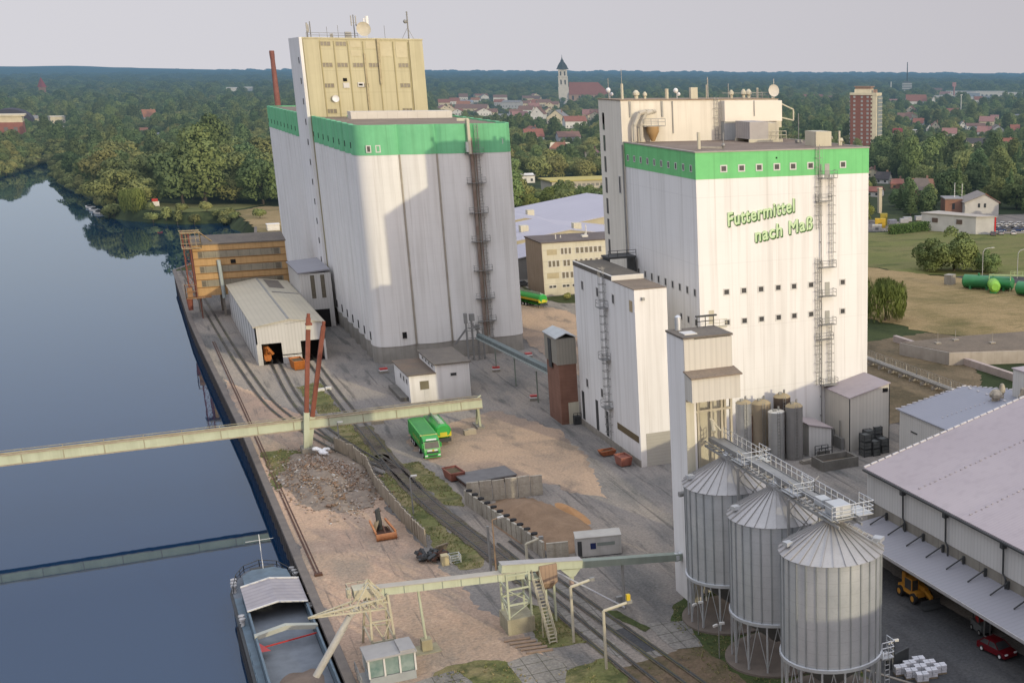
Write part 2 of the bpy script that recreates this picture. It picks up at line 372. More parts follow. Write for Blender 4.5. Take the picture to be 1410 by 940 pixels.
def ground_mat(name,base,layers,haze=False,rough=.95,bump=.35,bscale=1.1,grid=None):
    """layers: (colour, scale, lo, hi, amount, stretch) laid over each other through noise masks"""
    m=bpy.data.materials.new(name); m.use_nodes=True
    N=m.node_tree.nodes; L=m.node_tree.links; N.clear()
    out=N.new('ShaderNodeOutputMaterial'); bs=N.new('ShaderNodeBsdfPrincipled'); bs.inputs['Roughness'].default_value=rough; bs.inputs['Specular IOR Level'].default_value=.15; bs.inputs['Diffuse Roughness'].default_value=1.0 if min(base)>.13 and max(base)>.2 else 0
    geo=N.new('ShaderNodeNewGeometry')
    rgb=N.new('ShaderNodeRGB'); rgb.outputs[0].default_value=(*base,1); cur=rgb.outputs[0]
    for i,(c,sc,lo,hi,amt,st) in enumerate(layers):
        mp=N.new('ShaderNodeMapping'); mp.inputs['Location'].default_value=(i*37.3,i*11.9,0); mp.inputs['Scale'].default_value=(st[0],st[1],1); 
        if len(st)>2: mp.inputs['Rotation'].default_value=(0,0,rad(st[2]))
        L.new(geo.outputs['Position'],mp.inputs['Vector'])
        no=N.new('ShaderNodeTexNoise'); no.inputs['Scale'].default_value=sc; no.inputs['Detail'].default_value=6; no.inputs['Roughness'].default_value=.62; no.inputs['Distortion'].default_value=.4
        L.new(mp.outputs[0],no.inputs['Vector'])
        mr=N.new('ShaderNodeMapRange'); mr.inputs['From Min'].default_value=lo; mr.inputs['From Max'].default_value=hi; mr.inputs['To Max'].default_value=amt
        L.new(no.outputs['Fac'],mr.inputs['Value'])
        mx=N.new('ShaderNodeMix'); mx.data_type='RGBA'; L.new(mr.outputs['Result'],mx.inputs['Factor']); L.new(cur,mx.inputs['A']); mx.inputs['B'].default_value=(*c,1)
        cur=mx.outputs['Result']
    fn=N.new('ShaderNodeTexNoise'); fn.inputs['Scale'].default_value=3.1; fn.inputs['Detail'].default_value=7; fn.inputs['Roughness'].default_value=.75; L.new(geo.outputs['Position'],fn.inputs['Vector'])
    fr=N.new('ShaderNodeMapRange'); fr.inputs['From Min'].default_value=.32; fr.inputs['From Max'].default_value=.68; fr.inputs['To Min'].default_value=.66; fr.inputs['To Max'].default_value=1.28; L.new(fn.outputs['Fac'],fr.inputs['Value'])
    fm=N.new('ShaderNodeHueSaturation'); L.new(cur,fm.inputs['Color']); L.new(fr.outputs['Result'],fm.inputs['Value']); cur=fm.outputs['Color']
    if grid:
        for ax,per,wd,amt in grid:
            sp=N.new('ShaderNodeSeparateXYZ'); L.new(geo.outputs['Position'],sp.inputs[0]); dv=N.new('ShaderNodeMath'); dv.operation='DIVIDE'; L.new(sp.outputs[ax],dv.inputs[0]); dv.inputs[1].default_value=per
            fc=N.new('ShaderNodeMath'); fc.operation='FRACT'; L.new(dv.outputs[0],fc.inputs[0]); lt=N.new('ShaderNodeMath'); lt.operation='LESS_THAN'; L.new(fc.outputs[0],lt.inputs[0]); lt.inputs[1].default_value=wd/per
            ml=N.new('ShaderNodeMath'); ml.operation='MULTIPLY'; L.new(lt.outputs[0],ml.inputs[0]); ml.inputs[1].default_value=amt
            gx=N.new('ShaderNodeMix'); gx.data_type='RGBA'; L.new(ml.outputs[0],gx.inputs['Factor']); L.new(cur,gx.inputs['A']); gx.inputs['B'].default_value=(.05,.05,.035,1); cur=gx.outputs['Result']
    L.new(cur,bs.inputs['Base Color'])
    if bump:
        nb=N.new('ShaderNodeTexNoise'); nb.inputs['Scale'].default_value=bscale; nb.inputs['Detail'].default_value=5; L.new(geo.outputs['Position'],nb.inputs['Vector'])
        bp=N.new('ShaderNodeBump'); bp.inputs['Strength'].default_value=bump; bp.inputs['Distance'].default_value=.35; L.new(nb.outputs['Fac'],bp.inputs['Height']); L.new(bp.outputs['Normal'],bs.inputs['Normal'])
    sh=bs.outputs[0]
    if haze:
        h=N.new('ShaderNodeGroup'); h.node_tree=HAZE; L.new(sh,h.inputs[0]); sh=h.outputs[0]
    L.new(sh,out.inputs['Surface']); return m

G_LAND=ground_mat('countryside_ground',(.035,.05,.02),[((.06,.075,.028),.02,.42,.6,.8,(1,1)),((.02,.03,.014),.11,.45,.62,.7,(1,1)),((.10,.085,.04),.008,.55,.7,.5,(1,1))],haze=True)
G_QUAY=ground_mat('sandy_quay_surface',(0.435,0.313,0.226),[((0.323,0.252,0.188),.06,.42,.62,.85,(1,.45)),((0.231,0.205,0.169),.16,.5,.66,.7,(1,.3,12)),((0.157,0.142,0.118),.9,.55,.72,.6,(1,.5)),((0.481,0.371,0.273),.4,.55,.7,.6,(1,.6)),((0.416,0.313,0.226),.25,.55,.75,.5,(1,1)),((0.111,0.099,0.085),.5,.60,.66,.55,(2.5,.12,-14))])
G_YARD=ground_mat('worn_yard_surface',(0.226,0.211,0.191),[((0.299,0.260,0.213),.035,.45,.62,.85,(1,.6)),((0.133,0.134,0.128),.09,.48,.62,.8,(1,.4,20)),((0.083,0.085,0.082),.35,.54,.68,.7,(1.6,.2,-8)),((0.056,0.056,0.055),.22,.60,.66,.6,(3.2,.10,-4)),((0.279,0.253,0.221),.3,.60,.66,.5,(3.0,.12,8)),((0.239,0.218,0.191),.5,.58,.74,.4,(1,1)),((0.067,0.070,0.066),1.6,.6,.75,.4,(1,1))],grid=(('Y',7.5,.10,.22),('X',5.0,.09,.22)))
G_ASPH=ground_mat('dark_asphalt',(.062,.064,.066),[((.085,.085,.083),.08,.45,.62,.8,(1,1)),((.045,.045,.047),.3,.5,.66,.7,(1.4,.3)),((.12,.11,.10),.9,.6,.75,.35,(1,1))])
G_ROAD=ground_mat('dusty_sunlit_tan',(0.372,0.280,0.201),[((0.257,0.207,0.163),.06,.45,.6,.8,(1,1)),((0.124,0.112,0.100),.2,.52,.66,.6,(1,.4))])  # road dust, and the sunlit tan painted onto the yard
G_GRASS=ground_mat('rough_grass_ground',(.14,.145,.055),[((.24,.195,.10),.12,.45,.6,.8,(1,1)),((.05,.065,.022),.35,.48,.62,.75,(1,1)),((.23,.18,.11),.6,.58,.72,.5,(1,1))],bump=.6)
G_DGRASS=ground_mat('dark_grass_ground',(.055,.075,.026),[((.07,.075,.03),.3,.45,.6,.8,(1,1)),((.025,.035,.014),.8,.5,.66,.7,(1,1))],bump=.6)
G_EARTH=ground_mat('brown_earth_ground',(0.153,0.111,0.072),[((0.076,0.072,0.034),.25,.45,.6,.7,(1,1)),((0.170,0.128,0.085),.8,.52,.7,.6,(1,1)),((0.051,0.043,0.030),.5,.55,.7,.6,(1,1))],bump=.5)
G_SLAB=ground_mat('concrete_slabs',(0.262,0.247,0.217),[((0.150,0.146,0.131),.12,.45,.6,.8,(1,.5)),((0.105,0.101,0.090),.5,.55,.7,.5,(1.5,.3)),((0.075,0.083,0.038),1.4,.62,.72,.5,(1,1))],grid=(('Y',2.4,.13,.7),('X',1.7,.10,.6)))
G_FIELD=ground_mat('dry_field',(0.319,0.236,0.118),[((0.190,0.152,0.065),.05,.42,.6,.9,(1,.5,30)),((0.319,0.236,0.122),.35,.52,.66,.7,(.35,1,15)),((0.122,0.114,0.046),.4,.55,.7,.7,(.3,1,15)),((0.091,0.091,0.034),.03,.55,.68,.8,(1,1))],haze=True,bump=.6)
G_MEADOW=ground_mat('green_meadow',(0.152,0.164,0.052),[((0.176,0.160,0.068),.06,.42,.6,.8,(.5,1,20)),((0.064,0.088,0.024),.16,.5,.64,.7,(.4,1,20)),((0.216,0.192,0.088),.5,.56,.7,.5,(.3,1,20))],haze=True,bump=.6)
G_WASTE=ground_mat('bare_waste_ground',(0.192,0.148,0.092),[((0.080,0.068,0.040),.08,.42,.6,.8,(1,.5)),((0.176,0.132,0.080),.3,.52,.68,.7,(1,1)),((0.056,0.052,0.032),.5,.55,.7,.6,(1,1))],bump=.5)  # brown bare ground with darker patches
G_BALL=ground_mat('track_ballast',(.135,.115,.09),[((.07,.06,.05),.5,.45,.62,.8,(1,.3)),((.14,.135,.06),.25,.48,.62,.8,(1,1)),((.20,.17,.13),.7,.55,.7,.5,(1,.5))],bump=.8,bscale=4)

# water: one wide sheet under the land, deep blue, almost still
def water_mat():
    m=bpy.data.materials.new('river_water'); m.use_nodes=True
    N=m.node_tree.nodes; L=m.node_tree.links; N.clear()
    out=N.new('ShaderNodeOutputMaterial'); df=N.new('ShaderNodeBsdfDiffuse'); gl=N.new('ShaderNodeBsdfGlossy'); fr=N.new('ShaderNodeFresnel'); mx=N.new('ShaderNodeMixShader')
    df.inputs['Color'].default_value=(.004,.024,.064,1); gl.inputs['Color'].default_value=(.80,.93,1.0,1); fr.inputs['IOR'].default_value=1.75
    geo=N.new('ShaderNodeNewGeometry'); mp=N.new('ShaderNodeMapping'); mp.inputs['Scale'].default_value=(.25,.09,1); L.new(geo.outputs['Position'],mp.inputs[0])
    n=N.new('ShaderNodeTexNoise'); n.inputs['Scale'].default_value=1.6; n.inputs['Detail'].default_value=3; L.new(mp.outputs[0],n.inputs['Vector'])
    b=N.new('ShaderNodeBump'); b.inputs['Strength'].default_value=.08; b.inputs['Distance'].default_value=.1; L.new(n.outputs['Fac'],b.inputs['Height'])
    for q in (df,gl,fr): L.new(b.outputs['Normal'],q.inputs['Normal'])
    n2=N.new('ShaderNodeTexNoise'); n2.inputs['Scale'].default_value=.012; n2.inputs['Detail'].default_value=3; L.new(geo.outputs['Position'],n2.inputs['Vector'])
    r=N.new('ShaderNodeMapRange'); r.inputs['From Min'].default_value=.42; r.inputs['From Max'].default_value=.66; r.inputs['To Min'].default_value=.02; r.inputs['To Max'].default_value=.05; L.new(n2.outputs['Fac'],r.inputs['Value']); L.new(r.outputs['Result'],gl.inputs['Roughness'])
    L.new(fr.outputs[0],mx.inputs[0]); L.new(df.outputs[0],mx.inputs[1]); L.new(gl.outputs[0],mx.inputs[2]); L.new(mx.outputs[0],out.inputs['Surface']); return m
WATERM=water_mat()
WZ=-4.0
mb=MB(); mb.quad((-900,-400,WZ),(120,-400,WZ),(120,1400,WZ),(-900,1400,WZ))
obj('river_water',mb,WATERM,kind='structure',fixn=False)

SHORE=[(13.5,-350),(13.5,120),(13.5,217),(12.4,299),(12.2,330),(13.0,416),(27,447),(41.5,488),(44.5,520),(43.5,560),(42.3,583),(37.5,580),(25.6,581.5),(17,592),(10,601),(5,612),(1.2,624),(1.0,645),(1.5,668),(-3,700),(-7,734),(-13,770),(-19,815),(-21,880),(-23,955)]
LEFTB=[(-25,975),(-31,1000),(-38,998),(-45,948),(-54,892),(-72,800),(-105,640),(-150,400),(-190,100),(-220,-350)]
def land():
    near=jitter_poly(SHORE[8:]+LEFTB[:6],1.2,6,3)
    kk=max(1,int((Vector(LEFTB[5])-Vector(SHORE[8])).length/6)); near=near[:-kk]+[LEFTB[5]]
    river=SHORE[:8]+near+LEFTB[6:]
    poly=river+[(-9000,-350),(-20000,20000),(4000,27000),(24000,20000),(16000,-350)]
    mb=MB(); n=len(poly)
    tri=tessellate_polygon([[Vector((x,y,0)) for x,y in poly]])
    mb.add([(x,y,0) for x,y in poly],[tuple(t) for t in tri])
    k=len(river)
    nq=8; out=[]
    for i,p in enumerate(river):
        a=Vector(river[max(i-1,0)]); b=Vector(river[min(i+1,k-1)]); d=(b-a).normalized(); w=0 if i<=nq else min(5.5,(i-nq)*1.2)
        out.append((p[0]-d.y*w,p[1]+d.x*w))
    for i in range(k-1):
        a,b,c,d=river[i],river[i+1],out[i+1],out[i]
        mb.quad((*a,0),(*b,0),(*c,-5),(*d,-5))
    return struct('ground',mb,G_LAND)
land()

# site surfaces, each about 4 mm above the one below
YARD=[(13.6,60),(13.6,217),(12.5,299),(12.3,330),(13.1,414),(40,412),(72,404),(78,330),(84,345),(96,360),(105,330),(118,318),(122,290),(118,240),(118,205),(122,180),(122,60)]
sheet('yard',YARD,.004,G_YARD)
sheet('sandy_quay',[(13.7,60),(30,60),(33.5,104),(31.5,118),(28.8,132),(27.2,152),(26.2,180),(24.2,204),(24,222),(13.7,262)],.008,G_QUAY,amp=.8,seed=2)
sheet('sunlit_dust_tint',[(36,206),(52,214),(58,196),(57,180),(53,160),(49,168),(44,177),(38,182),(34.5,196)],.008,G_ROAD,amp=1.2,seed=4)  # dust tone, tinted tan here so this part of the yard looks sunlit
sheet('dark_yard_asphalt',[(56.5,60),(73,60),(73,124),(74,140),(64,137),(57,128)],.008,G_ASPH,amp=.25,seed=5)
sheet('bin_verge',[(45.6,84),(57,80),(57.2,124),(51,124.5),(47.2,122),(45.2,117),(45.6,112.6),(44.2,106)],.012,G_DGRASS,amp=.5,seed=6)
sheet('brown_earth',[(35.2,109),(38.5,110.5),(45.3,111.2),(46,104),(48,96),(47,84),(42,70),(33,70),(32,100)],.012,G_EARTH,amp=.6,seed=7)
sheet('front_verge',[(20.5,117),(24,118.5),(27.5,117),(29.5,112),(36.4,113),(37,108),(33,101),(24,96),(20,104)],.012,G_GRASS,amp=.9,seed=8)
sheet('tower_verge',[(31.6,119),(33.2,117.6),(35.9,117.2),(36.3,119.6),(35.2,126),(33.6,130),(32.2,126)],.012,G_GRASS,amp=.5,seed=9)
sheet('concrete_path',[(27.6,116.6),(30.8,117.4),(32.6,113.4),(31.2,109.5),(27.6,111)],.016,G_SLAB,amp=.15,seed=10)
sheet('concrete_apron',[(14.2,115.6),(22.6,117.4),(23.6,114),(14.2,109)],.016,G_SLAB,amp=.3,seed=11)
sheet('rail_verge',[(27.6,186),(29.6,186.5),(30.3,176),(30.9,165),(31.6,156),(33.0,146),(31.6,143),(29.4,143.5),(28.4,150),(28.2,164),(27.4,176)],.012,G_GRASS,amp=.6,seed=12)
sheet('grass_patch',[(31.8,190),(34.4,190),(35.4,178),(36.0,170),(35.2,166),(33.2,168),(32.0,178)],.012,G_GRASS,amp=.7,seed=13)
sheet('rail_grass',[(25.4,222),(29.2,224),(29.4,196),(27.6,196)],.012,G_GRASS,amp=.8,seed=14)
sheet('rail_grass_far',[(24.6,248),(28.8,250),(29.0,226),(25.4,226)],.012,G_GRASS,amp=.7,seed=15)
sheet('quay_grass',[(14.4,206),(17.5,207),(20,203.5),(19.5,199),(15.5,188),(14.4,184)],.012,G_GRASS,amp=.8,seed=16)
sheet('slab_strip',[(36.9,134.4),(38.4,133.6),(39.4,126),(41.3,112),(42.3,110.7),(41.2,110.6),(39.6,112.2)],.012,G_SLAB,amp=.12,seed=17)
sheet('slab_strip_left',[(34.6,128.4),(36,132.6),(37.6,125),(38.6,112.5),(37.6,111.8),(35.8,121)],.012,G_SLAB,amp=.15,seed=18)
sheet('slab_yard_edge',[(42.6,118.8),(46.8,117.4),(45.8,110.7),(43.0,111.4)],.012,G_SLAB,amp=.2,seed=19)
sheet('tar_patch',[(39.2,118.6),(40.6,118.8),(41.8,112.2),(39.8,112.2)],.016,G_ASPH,amp=.25,seed=20)
sheet('kerb_grass',[(39.8,124),(41.3,123.5),(42.8,117.4),(42.0,116.8)],.016,G_DGRASS,amp=.25,seed=21)
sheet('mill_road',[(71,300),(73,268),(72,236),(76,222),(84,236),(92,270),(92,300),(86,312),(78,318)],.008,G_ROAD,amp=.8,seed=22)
sheet('office_verge',[(92.5,342),(92.4,321.5),(112,321),(112,309),(102,306),(93.8,311),(90.4,326)],.012,G_DGRASS,amp=.6,seed=23)
# land east and north-east of the mill
sheet('waste_ground',[(104,174),(128,176),(150,214),(166,214),(153,236),(135,233),(128,226),(104,224)],.012,G_WASTE,amp=1.0,seed=30)
sheet('dry_field',[(150,262),(128,300),(150,345),(178,352),(192,326),(203,300),(212,285),(240,262),(260,230),(230,200),(166,214),(154,237)],.008,G_FIELD,amp=2,step=6,seed=31)
sheet('meadow',[(178,352),(205,430),(236,398),(266,396),(268,376),(300,372),(380,368),(360,300),(260,232),(238,263),(212,287),(203,301),(192,327)],.010,G_MEADOW,amp=2,step=6,seed=32)
sheet('tank_road',[(203,300),(214,299),(256,268),(250,254),(216,276)],.014,G_ASPH,amp=.4,seed=33)
sheet('car_lot',[(272,376),(276,400),(300,428),(345,420),(350,372),(300,366)],.016,G_YARD,amp=.4,seed=34)
sheet('storage_yard',[(196,436),(206,428),(238,400),(262,400),(262,430),(220,452)],.014,G_YARD,amp=.6,seed=35)
sheet('bank_grass',[(44,520),(43.2,560),(42.6,580),(56,596),(84,560),(84,500),(60,470),(43,492)],.010,G_FIELD,amp=1.5,seed=36)
sheet('peninsula_grass',[(42,584),(26,583),(12,602),(4,622),(8,640),(30,618),(58,604)],.014,G_MEADOW,amp=1,seed=37)
sheet('town_road',[(150,520),(170,560),(215,640),(222,630),(176,540),(160,505)],.012,G_YARD,amp=.5,seed=38)

# quay wall of driven sheet piles with a concrete coping
QW=[(13.5,-60),(13.5,120),(13.5,217),(12.4,299),(12.2,330),(13.0,416),(27,447),(41.5,488),(44.5,518)]
def quay():
    w=thing('quay_wall','long dark sheet pile quay wall with concrete coping along the river','quay wall',(13.5,120,0))
    mb=MB()
    for a,b in zip(QW,QW[1:]):
        a=Vector(a); b=Vector(b); d=(b-a); n=Vector((d.y,-d.x)).normalized()*-1
        k=max(1,int(d.length/.8)); pts=[]
        for i in range(k+1):
            off=.02 if (i//2)%2 else .24
            p=a.lerp(b,i/k)+n*off; pts.append(p)
        for p,q in zip(pts,pts[1:]): mb.quad((p.x,p.y,-5.5),(q.x,q.y,-5.5),(q.x,q.y,-.35),(p.x,p.y,-.35))
    obj('sheet_piling',mb,mat('sheet_pile_rust',(.075,.06,.052),(.045,.04,.037),scale=.8,streak=.4),w)
    mb=MB()
    for a,b in zip(QW,QW[1:]):
        a=Vector(a); b=Vector(b); d=(b-a).normalized(); n=Vector((-d.y,d.x))
        mb.obox(((a.x+b.x)/2-n.x*.35+n.x*.35,(a.y+b.y)/2,-.12),(.9,(b-a).length,.5),math.atan2(-d.x,d.y))
    obj('coping',mb,mat('coping_concrete',(.19,.165,.14),(.13,.115,.10),scale=.5,speck=.3),w)
quay()
mb=MB(); mb.box(14.55,14.75,150,300,.01,.10).box(14.95,15.1,150,300,.01,.06).box(14.4,15.25,149.4,150,.01,.3)
struct('crane_rail',mb,RUSTD)

# ------------------------------------------------------------------ railway tracks
def smooth_line(pts,step=2.0):
    out=[]; P=[pts[0]]+list(pts)+[pts[-1]]
    for i in range(1,len(P)-2):
        p0,p1,p2,p3=[Vector(q) for q in P[i-1:i+3]]
        k=max(1,int((p2-p1).length/step))
        for j in range(k):
            t=j/k; out.append(.5*((2*p1)+(p2-p0)*t+(2*p0-5*p1+4*p2-p3)*t*t+(3*p1-p0-3*p2+p3)*t**3))
    out.append(Vector(pts[-1])); return out
def track(center,label,groove=False,sleepers=None,ballast=None):
    pts=smooth_line(center)
    t=thing('railway_track',label,'railway track',(*center[0],0))
    rl=MB(); 
    for side in (-.75,.75):
        L=[]
        for i,p in enumerate(pts):
            d=(pts[min(i+1,len(pts)-1)]-pts[max(i-1,0)]).normalized(); n=Vector((-d.y,d.x)); L.append(p+n*side)
        for a,b in zip(L,L[1:]): rl.beam((a.x,a.y,.15),(b.x,b.y,.15),.13 ,.06)
    obj('rail',rl,STEELD,t)
    gm=MB()
    for side in ((-.75,.75)):
        for i in range(len(pts)-1):
            d=(pts[i+1]-pts[i]).normalized(); n=Vector((-d.y,d.x))
            a=pts[i]+n*side; b=pts[i+1]+n*side; w=n*.24
            gm.quad((a.x-w.x,a.y-w.y,.125),(a.x+w.x,a.y+w.y,.125),(b.x+w.x,b.y+w.y,.125),(b.x-w.x,b.y-w.y,.125))
    obj('rail_groove',gm,G_BALL,t,fixn=False)
    if sleepers:
        sm=MB()
        for i,p in enumerate(pts):
            if not(sleepers[0]<=p.y<=sleepers[1]): continue
            d=(pts[min(i+1,len(pts)-1)]-pts[max(i-1,0)]).normalized(); a=math.atan2(-d.x,d.y)
            for k in range(3):
                q=p+d*(k*.66); sm.obox((q.x,q.y,.115),(2.5,.26,.06),a)
        obj('sleepers',sm,mat('sleeper_wood',(.09,.075,.06),(.13,.11,.09),scale=1.5,speck=.3),t)
    if ballast:
        bmz=MB(); seg=[p for p in pts if ballast[0]<=p.y<=ballast[1]]
        for i in range(len(seg)-1):
            d=(seg[i+1]-seg[i]).normalized(); n=Vector((-d.y,d.x))*(1.35+.5*pnoise((i*.7,0,0))); n2=Vector((-d.y,d.x))*(1.35+.5*pnoise(((i+1)*.7,0,0)))
            a,b=seg[i],seg[i+1]; bmz.quad((a.x-n.x,a.y-n.y,.118),(a.x+n.x,a.y+n.y,.118),(b.x+n2.x,b.y+n2.y,.118),(b.x-n2.x,b.y-n2.y,.118))
        obj('ballast',bmz,G_BALL,t,fixn=False)
    return t
track([(15.4,420),(16.6,340),(17.4,290),(18.1,262),(19.0,240),(20.5,226),(22.6,214),(24.9,203),(27.4,192),(29.2,186)],'railway track nearest the river, passing the shed and curving inland')
track([(23.7,300),(23.7,271),(23.3,245),(23.7,228),(25.0,214),(26.8,202),(29.0,191)],'railway track leading out of the left doorway of the white shed')
track([(30.4,300),(30.25,262),(30.25,231),(30.45,210),(30.5,190),(31.1,176)],'railway track leading out of the right doorway of the white shed',ballast=(186,214),sleepers=(186,192))
track([(29.2,196),(30.45,188),(31.0,177),(31.8,166),(32.7,158),(34.2,145),(35.5,132),(36.6,120),(37.8,108),(39.6,92),(42,66)],'main railway track in dark ballast between the panel fence and the bunker',sleepers=(138,190),ballast=(136,196))
track([(36.2,150),(37.4,138),(38.9,126),(40.5,114),(42.6,98),(46,70)],'second railway track set in concrete slabs beside the gallery tower')

# ------------------------------------------------------------------ building helpers
def win_y(parent,x,z,w,h,y,frame=FRAME,pane=GLASS,fw=.12,name='window',mull=0):
    """window on a wall facing the viewer (-Y) whose face lies at y"""
    mb=MB(); a,b,c,d=x-w/2,x+w/2,z-h/2,z+h/2
    mb.box(a-fw,b+fw,y-.07,y+.02,c-fw,c).box(a-fw,b+fw,y-.07,y+.02,d,d+fw).box(a-fw,a,y-.07,y+.02,c,d).box(b,b+fw,y-.07,y+.02,c,d)
    for k in range(mull):
        xm=a+(k+1)*w/(mull+1); mb.box(xm-.05,xm+.05,y-.06,y+.02,c,d)
    f=obj(name,mb,frame,parent)
    p=MB(); p.box(a+.003,b-.003,y-.025,y+.015,c+.003,d-.003); obj('pane',p,pane,f)
    return f
def win_x(parent,y,z,w,h,x,frame=FRAME,pane=GLASS,fw=.12,name='window'):
    """window on a wall facing the river (-X) whose face lies at x"""
    mb=MB(); a,b,c,d=y-w/2,y+w/2,z-h/2,z+h/2
    mb.box(x-.07,x+.02,a-fw,b+fw,c-fw,c).box(x-.07,x+.02,a-fw,b+fw,d,d+fw).box(x-.07,x+.02,a-fw,a,c,d).box(x-.07,x+.02,b,b+fw,c,d)
    f=obj(name,mb,frame,parent)
    p=MB(); p.box(x-.025,x+.015,a+.003,b-.003,c+.003,d-.003); obj('pane',p,pane,f)
    return f
def rail_fence(mb,pts,h=1.1,r=.035,step=1.6,rails=(1.0,.55)):
    for a,b in zip(pts,pts[1:]):
        a=Vector(a); b=Vector(b); k=max(1,int((b-a).length/step))
        for i in range(k+1):
            p=a.lerp(b,i/k); mb.tube(p,p+Vector((0,0,h)),r,5)
        for q in rails: mb.tube(a+Vector((0,0,h*q)),b+Vector((0,0,h*q)),r,5)
    return mb
def ladder_y(parent,x,y,z0,z1,plats=(),pipe=None,name='ladder'):
    """caged ladder on a wall that faces -Y"""
    mb=MB()
    for s in (-.28,.28): mb.box(x+s-.035,x+s+.035,y-.32,y-.25,z0,z1)
    k=int((z1-z0)/.6)
    for i in range(k): mb.box(x-.28,x+.28,y-.30,y-.26,z0+i*.6+.2,z0+i*.6+.26)
    for i in range(int((z1-z0)/1.4)):
        z=z0+i*1.4+.7
        mb.box(x-.44,x-.41,y-.95,y-.02,z,z+.045).box(x+.41,x+.44,y-.95,y-.02,z,z+.045).box(x-.44,x+.44,y-.97,y-.94,z,z+.045)
    for s in (-.42,0,.42): mb.box(x+s-.012,x+s+.012,y-.965,y-.945,z0+2,z1)
    l=obj(name,mb,STEEL,parent)
    for px,pz,w in plats:
        pm=MB(); pm.box(px-w/2,px+w/2,y-1.15,y-.01,pz-.1,pz)
        rail_fence(pm,[(px-w/2,y-.05,pz),(px-w/2,y-1.12,pz),(px+w/2,y-1.12,pz),(px+w/2,y-.05,pz)],1.05,.03,1.2)
        obj('platform',pm,STEEL,parent)
    return l
def ladder_x(parent,y,x,z0,z1,plats=()):
    mb=MB()
    for s in (-.28,.28): mb.box(x-.32,x-.25,y+s-.035,y+s+.035,z0,z1)
    for i in range(int((z1-z0)/.6)): mb.box(x-.30,x-.26,y-.28,y+.28,z0+i*.6+.2,z0+i*.6+.26)
    for i in range(int((z1-z0)/1.2)):
        z=z0+i*1.2+1.2
        mb.box(x-.95,x-.02,y-.47,y-.42,z,z+.08).box(x-.95,x-.02,y+.42,y+.47,z,z+.08).box(x-.98,x-.93,y-.47,y+.47,z,z+.08)
    for s in (-.42,0,.42): mb.box(x-.97,x-.94,y+s-.02,y+s+.02,z0+2,z1)
    obj('ladder',mb,STEEL,parent)
    for pz in plats:
        pm=MB(); pm.box(x-1.3,x-.01,y-1.0,y+1.0,pz-.1,pz)
        rail_fence(pm,[(x-.05,y-1,pz),(x-1.28,y-1,pz),(x-1.28,y+1,pz),(x-.05,y+1,pz)],1.05,.03,1.2)
        obj('platform',pm,STEEL,parent)
def scallop(x0,x1,y0,y1,nx,ny,b,grow=0,seg=9):
    """rectangle outline whose four sides are rows of bulging silo cells"""
    pts=[]
    def side(a,c,n):
        a=Vector(a); c=Vector(c); d=(c-a); nr=Vector((d.y,-d.x)).normalized()
        for i in range(n):
            p=a.lerp(c,i/n); q=a.lerp(c,(i+1)/n)
            for k in range(seg):
                t=k/seg; s=(2*t-1)
                bul=b*(math.sqrt(max(0,1-.93*s*s))-.2646)/(1-.2646)
                pts.append(tuple(p.lerp(q,t)+nr*(bul+grow)))
    side((x0,y0),(x1,y0),nx); side((x1,y0),(x1,y1),ny); side((x1,y1),(x0,y1),nx); side((x0,y1),(x0,y0),ny)
    return pts
def ring_wall(poly_in,poly_out,z0,z1):
    mb=MB(); n=len(poly_out)
    vo=[(x,y,z0) for x,y in poly_out]+[(x,y,z1) for x,y in poly_out]
    mb.add(vo,[(i,(i+1)%n,n+(i+1)%n,n+i) for i in range(n)])
    vi=[(x,y,z0) for x,y in poly_in]+[(x,y,z1) for x,y in poly_in]
    mb.add(vi,[((i+1)%n,i,n+i,n+(i+1)%n) for i in range(n)])
    mb.add([(x,y,z1) for x,y in poly_out]+[(x,y,z1) for x,y in poly_in],[(i,(i+1)%n,n+(i+1)%n,n+i) for i in range(n)])
    mb.add([(x,y,z0) for x,y in poly_out]+[(x,y,z0) for x,y in poly_in],[((i+1)%n,i,n+i,n+(i+1)%n) for i in range(n)])
    return mb
def pole_mb(p,h,r=.06): 
    mb=MB(); mb.tube(p,(p[0],p[1],p[2]+h),r,6); return mb
def dish(mb,c,r,d=(0,-1,.1)):
    d=Vector(d).normalized(); c=Vector(c); a=d.cross(Vector((0,0,1))).normalized(); b=a.cross(d)
    n=16; v=[c]; 
    for k,(q,o) in enumerate(((.5,.04),(.85,.14),(1,.24))):
        for i in range(n):
            t=2*PI*i/n; v.append(c+a*(r*q*math.cos(t))+b*(r*q*math.sin(t))+d*(o*r))
    f=[(0,1+i,1+(i+1)%n) for i in range(n)]
    for k in range(2):
        for i in range(n): f.append((1+k*n+i,1+(k+1)*n+i,1+(k+1)*n+(i+1)%n,1+k*n+(i+1)%n))
    mb.add(v,f); mb.tube(c-d*.4*r,c,r*.45,10)
    return mb

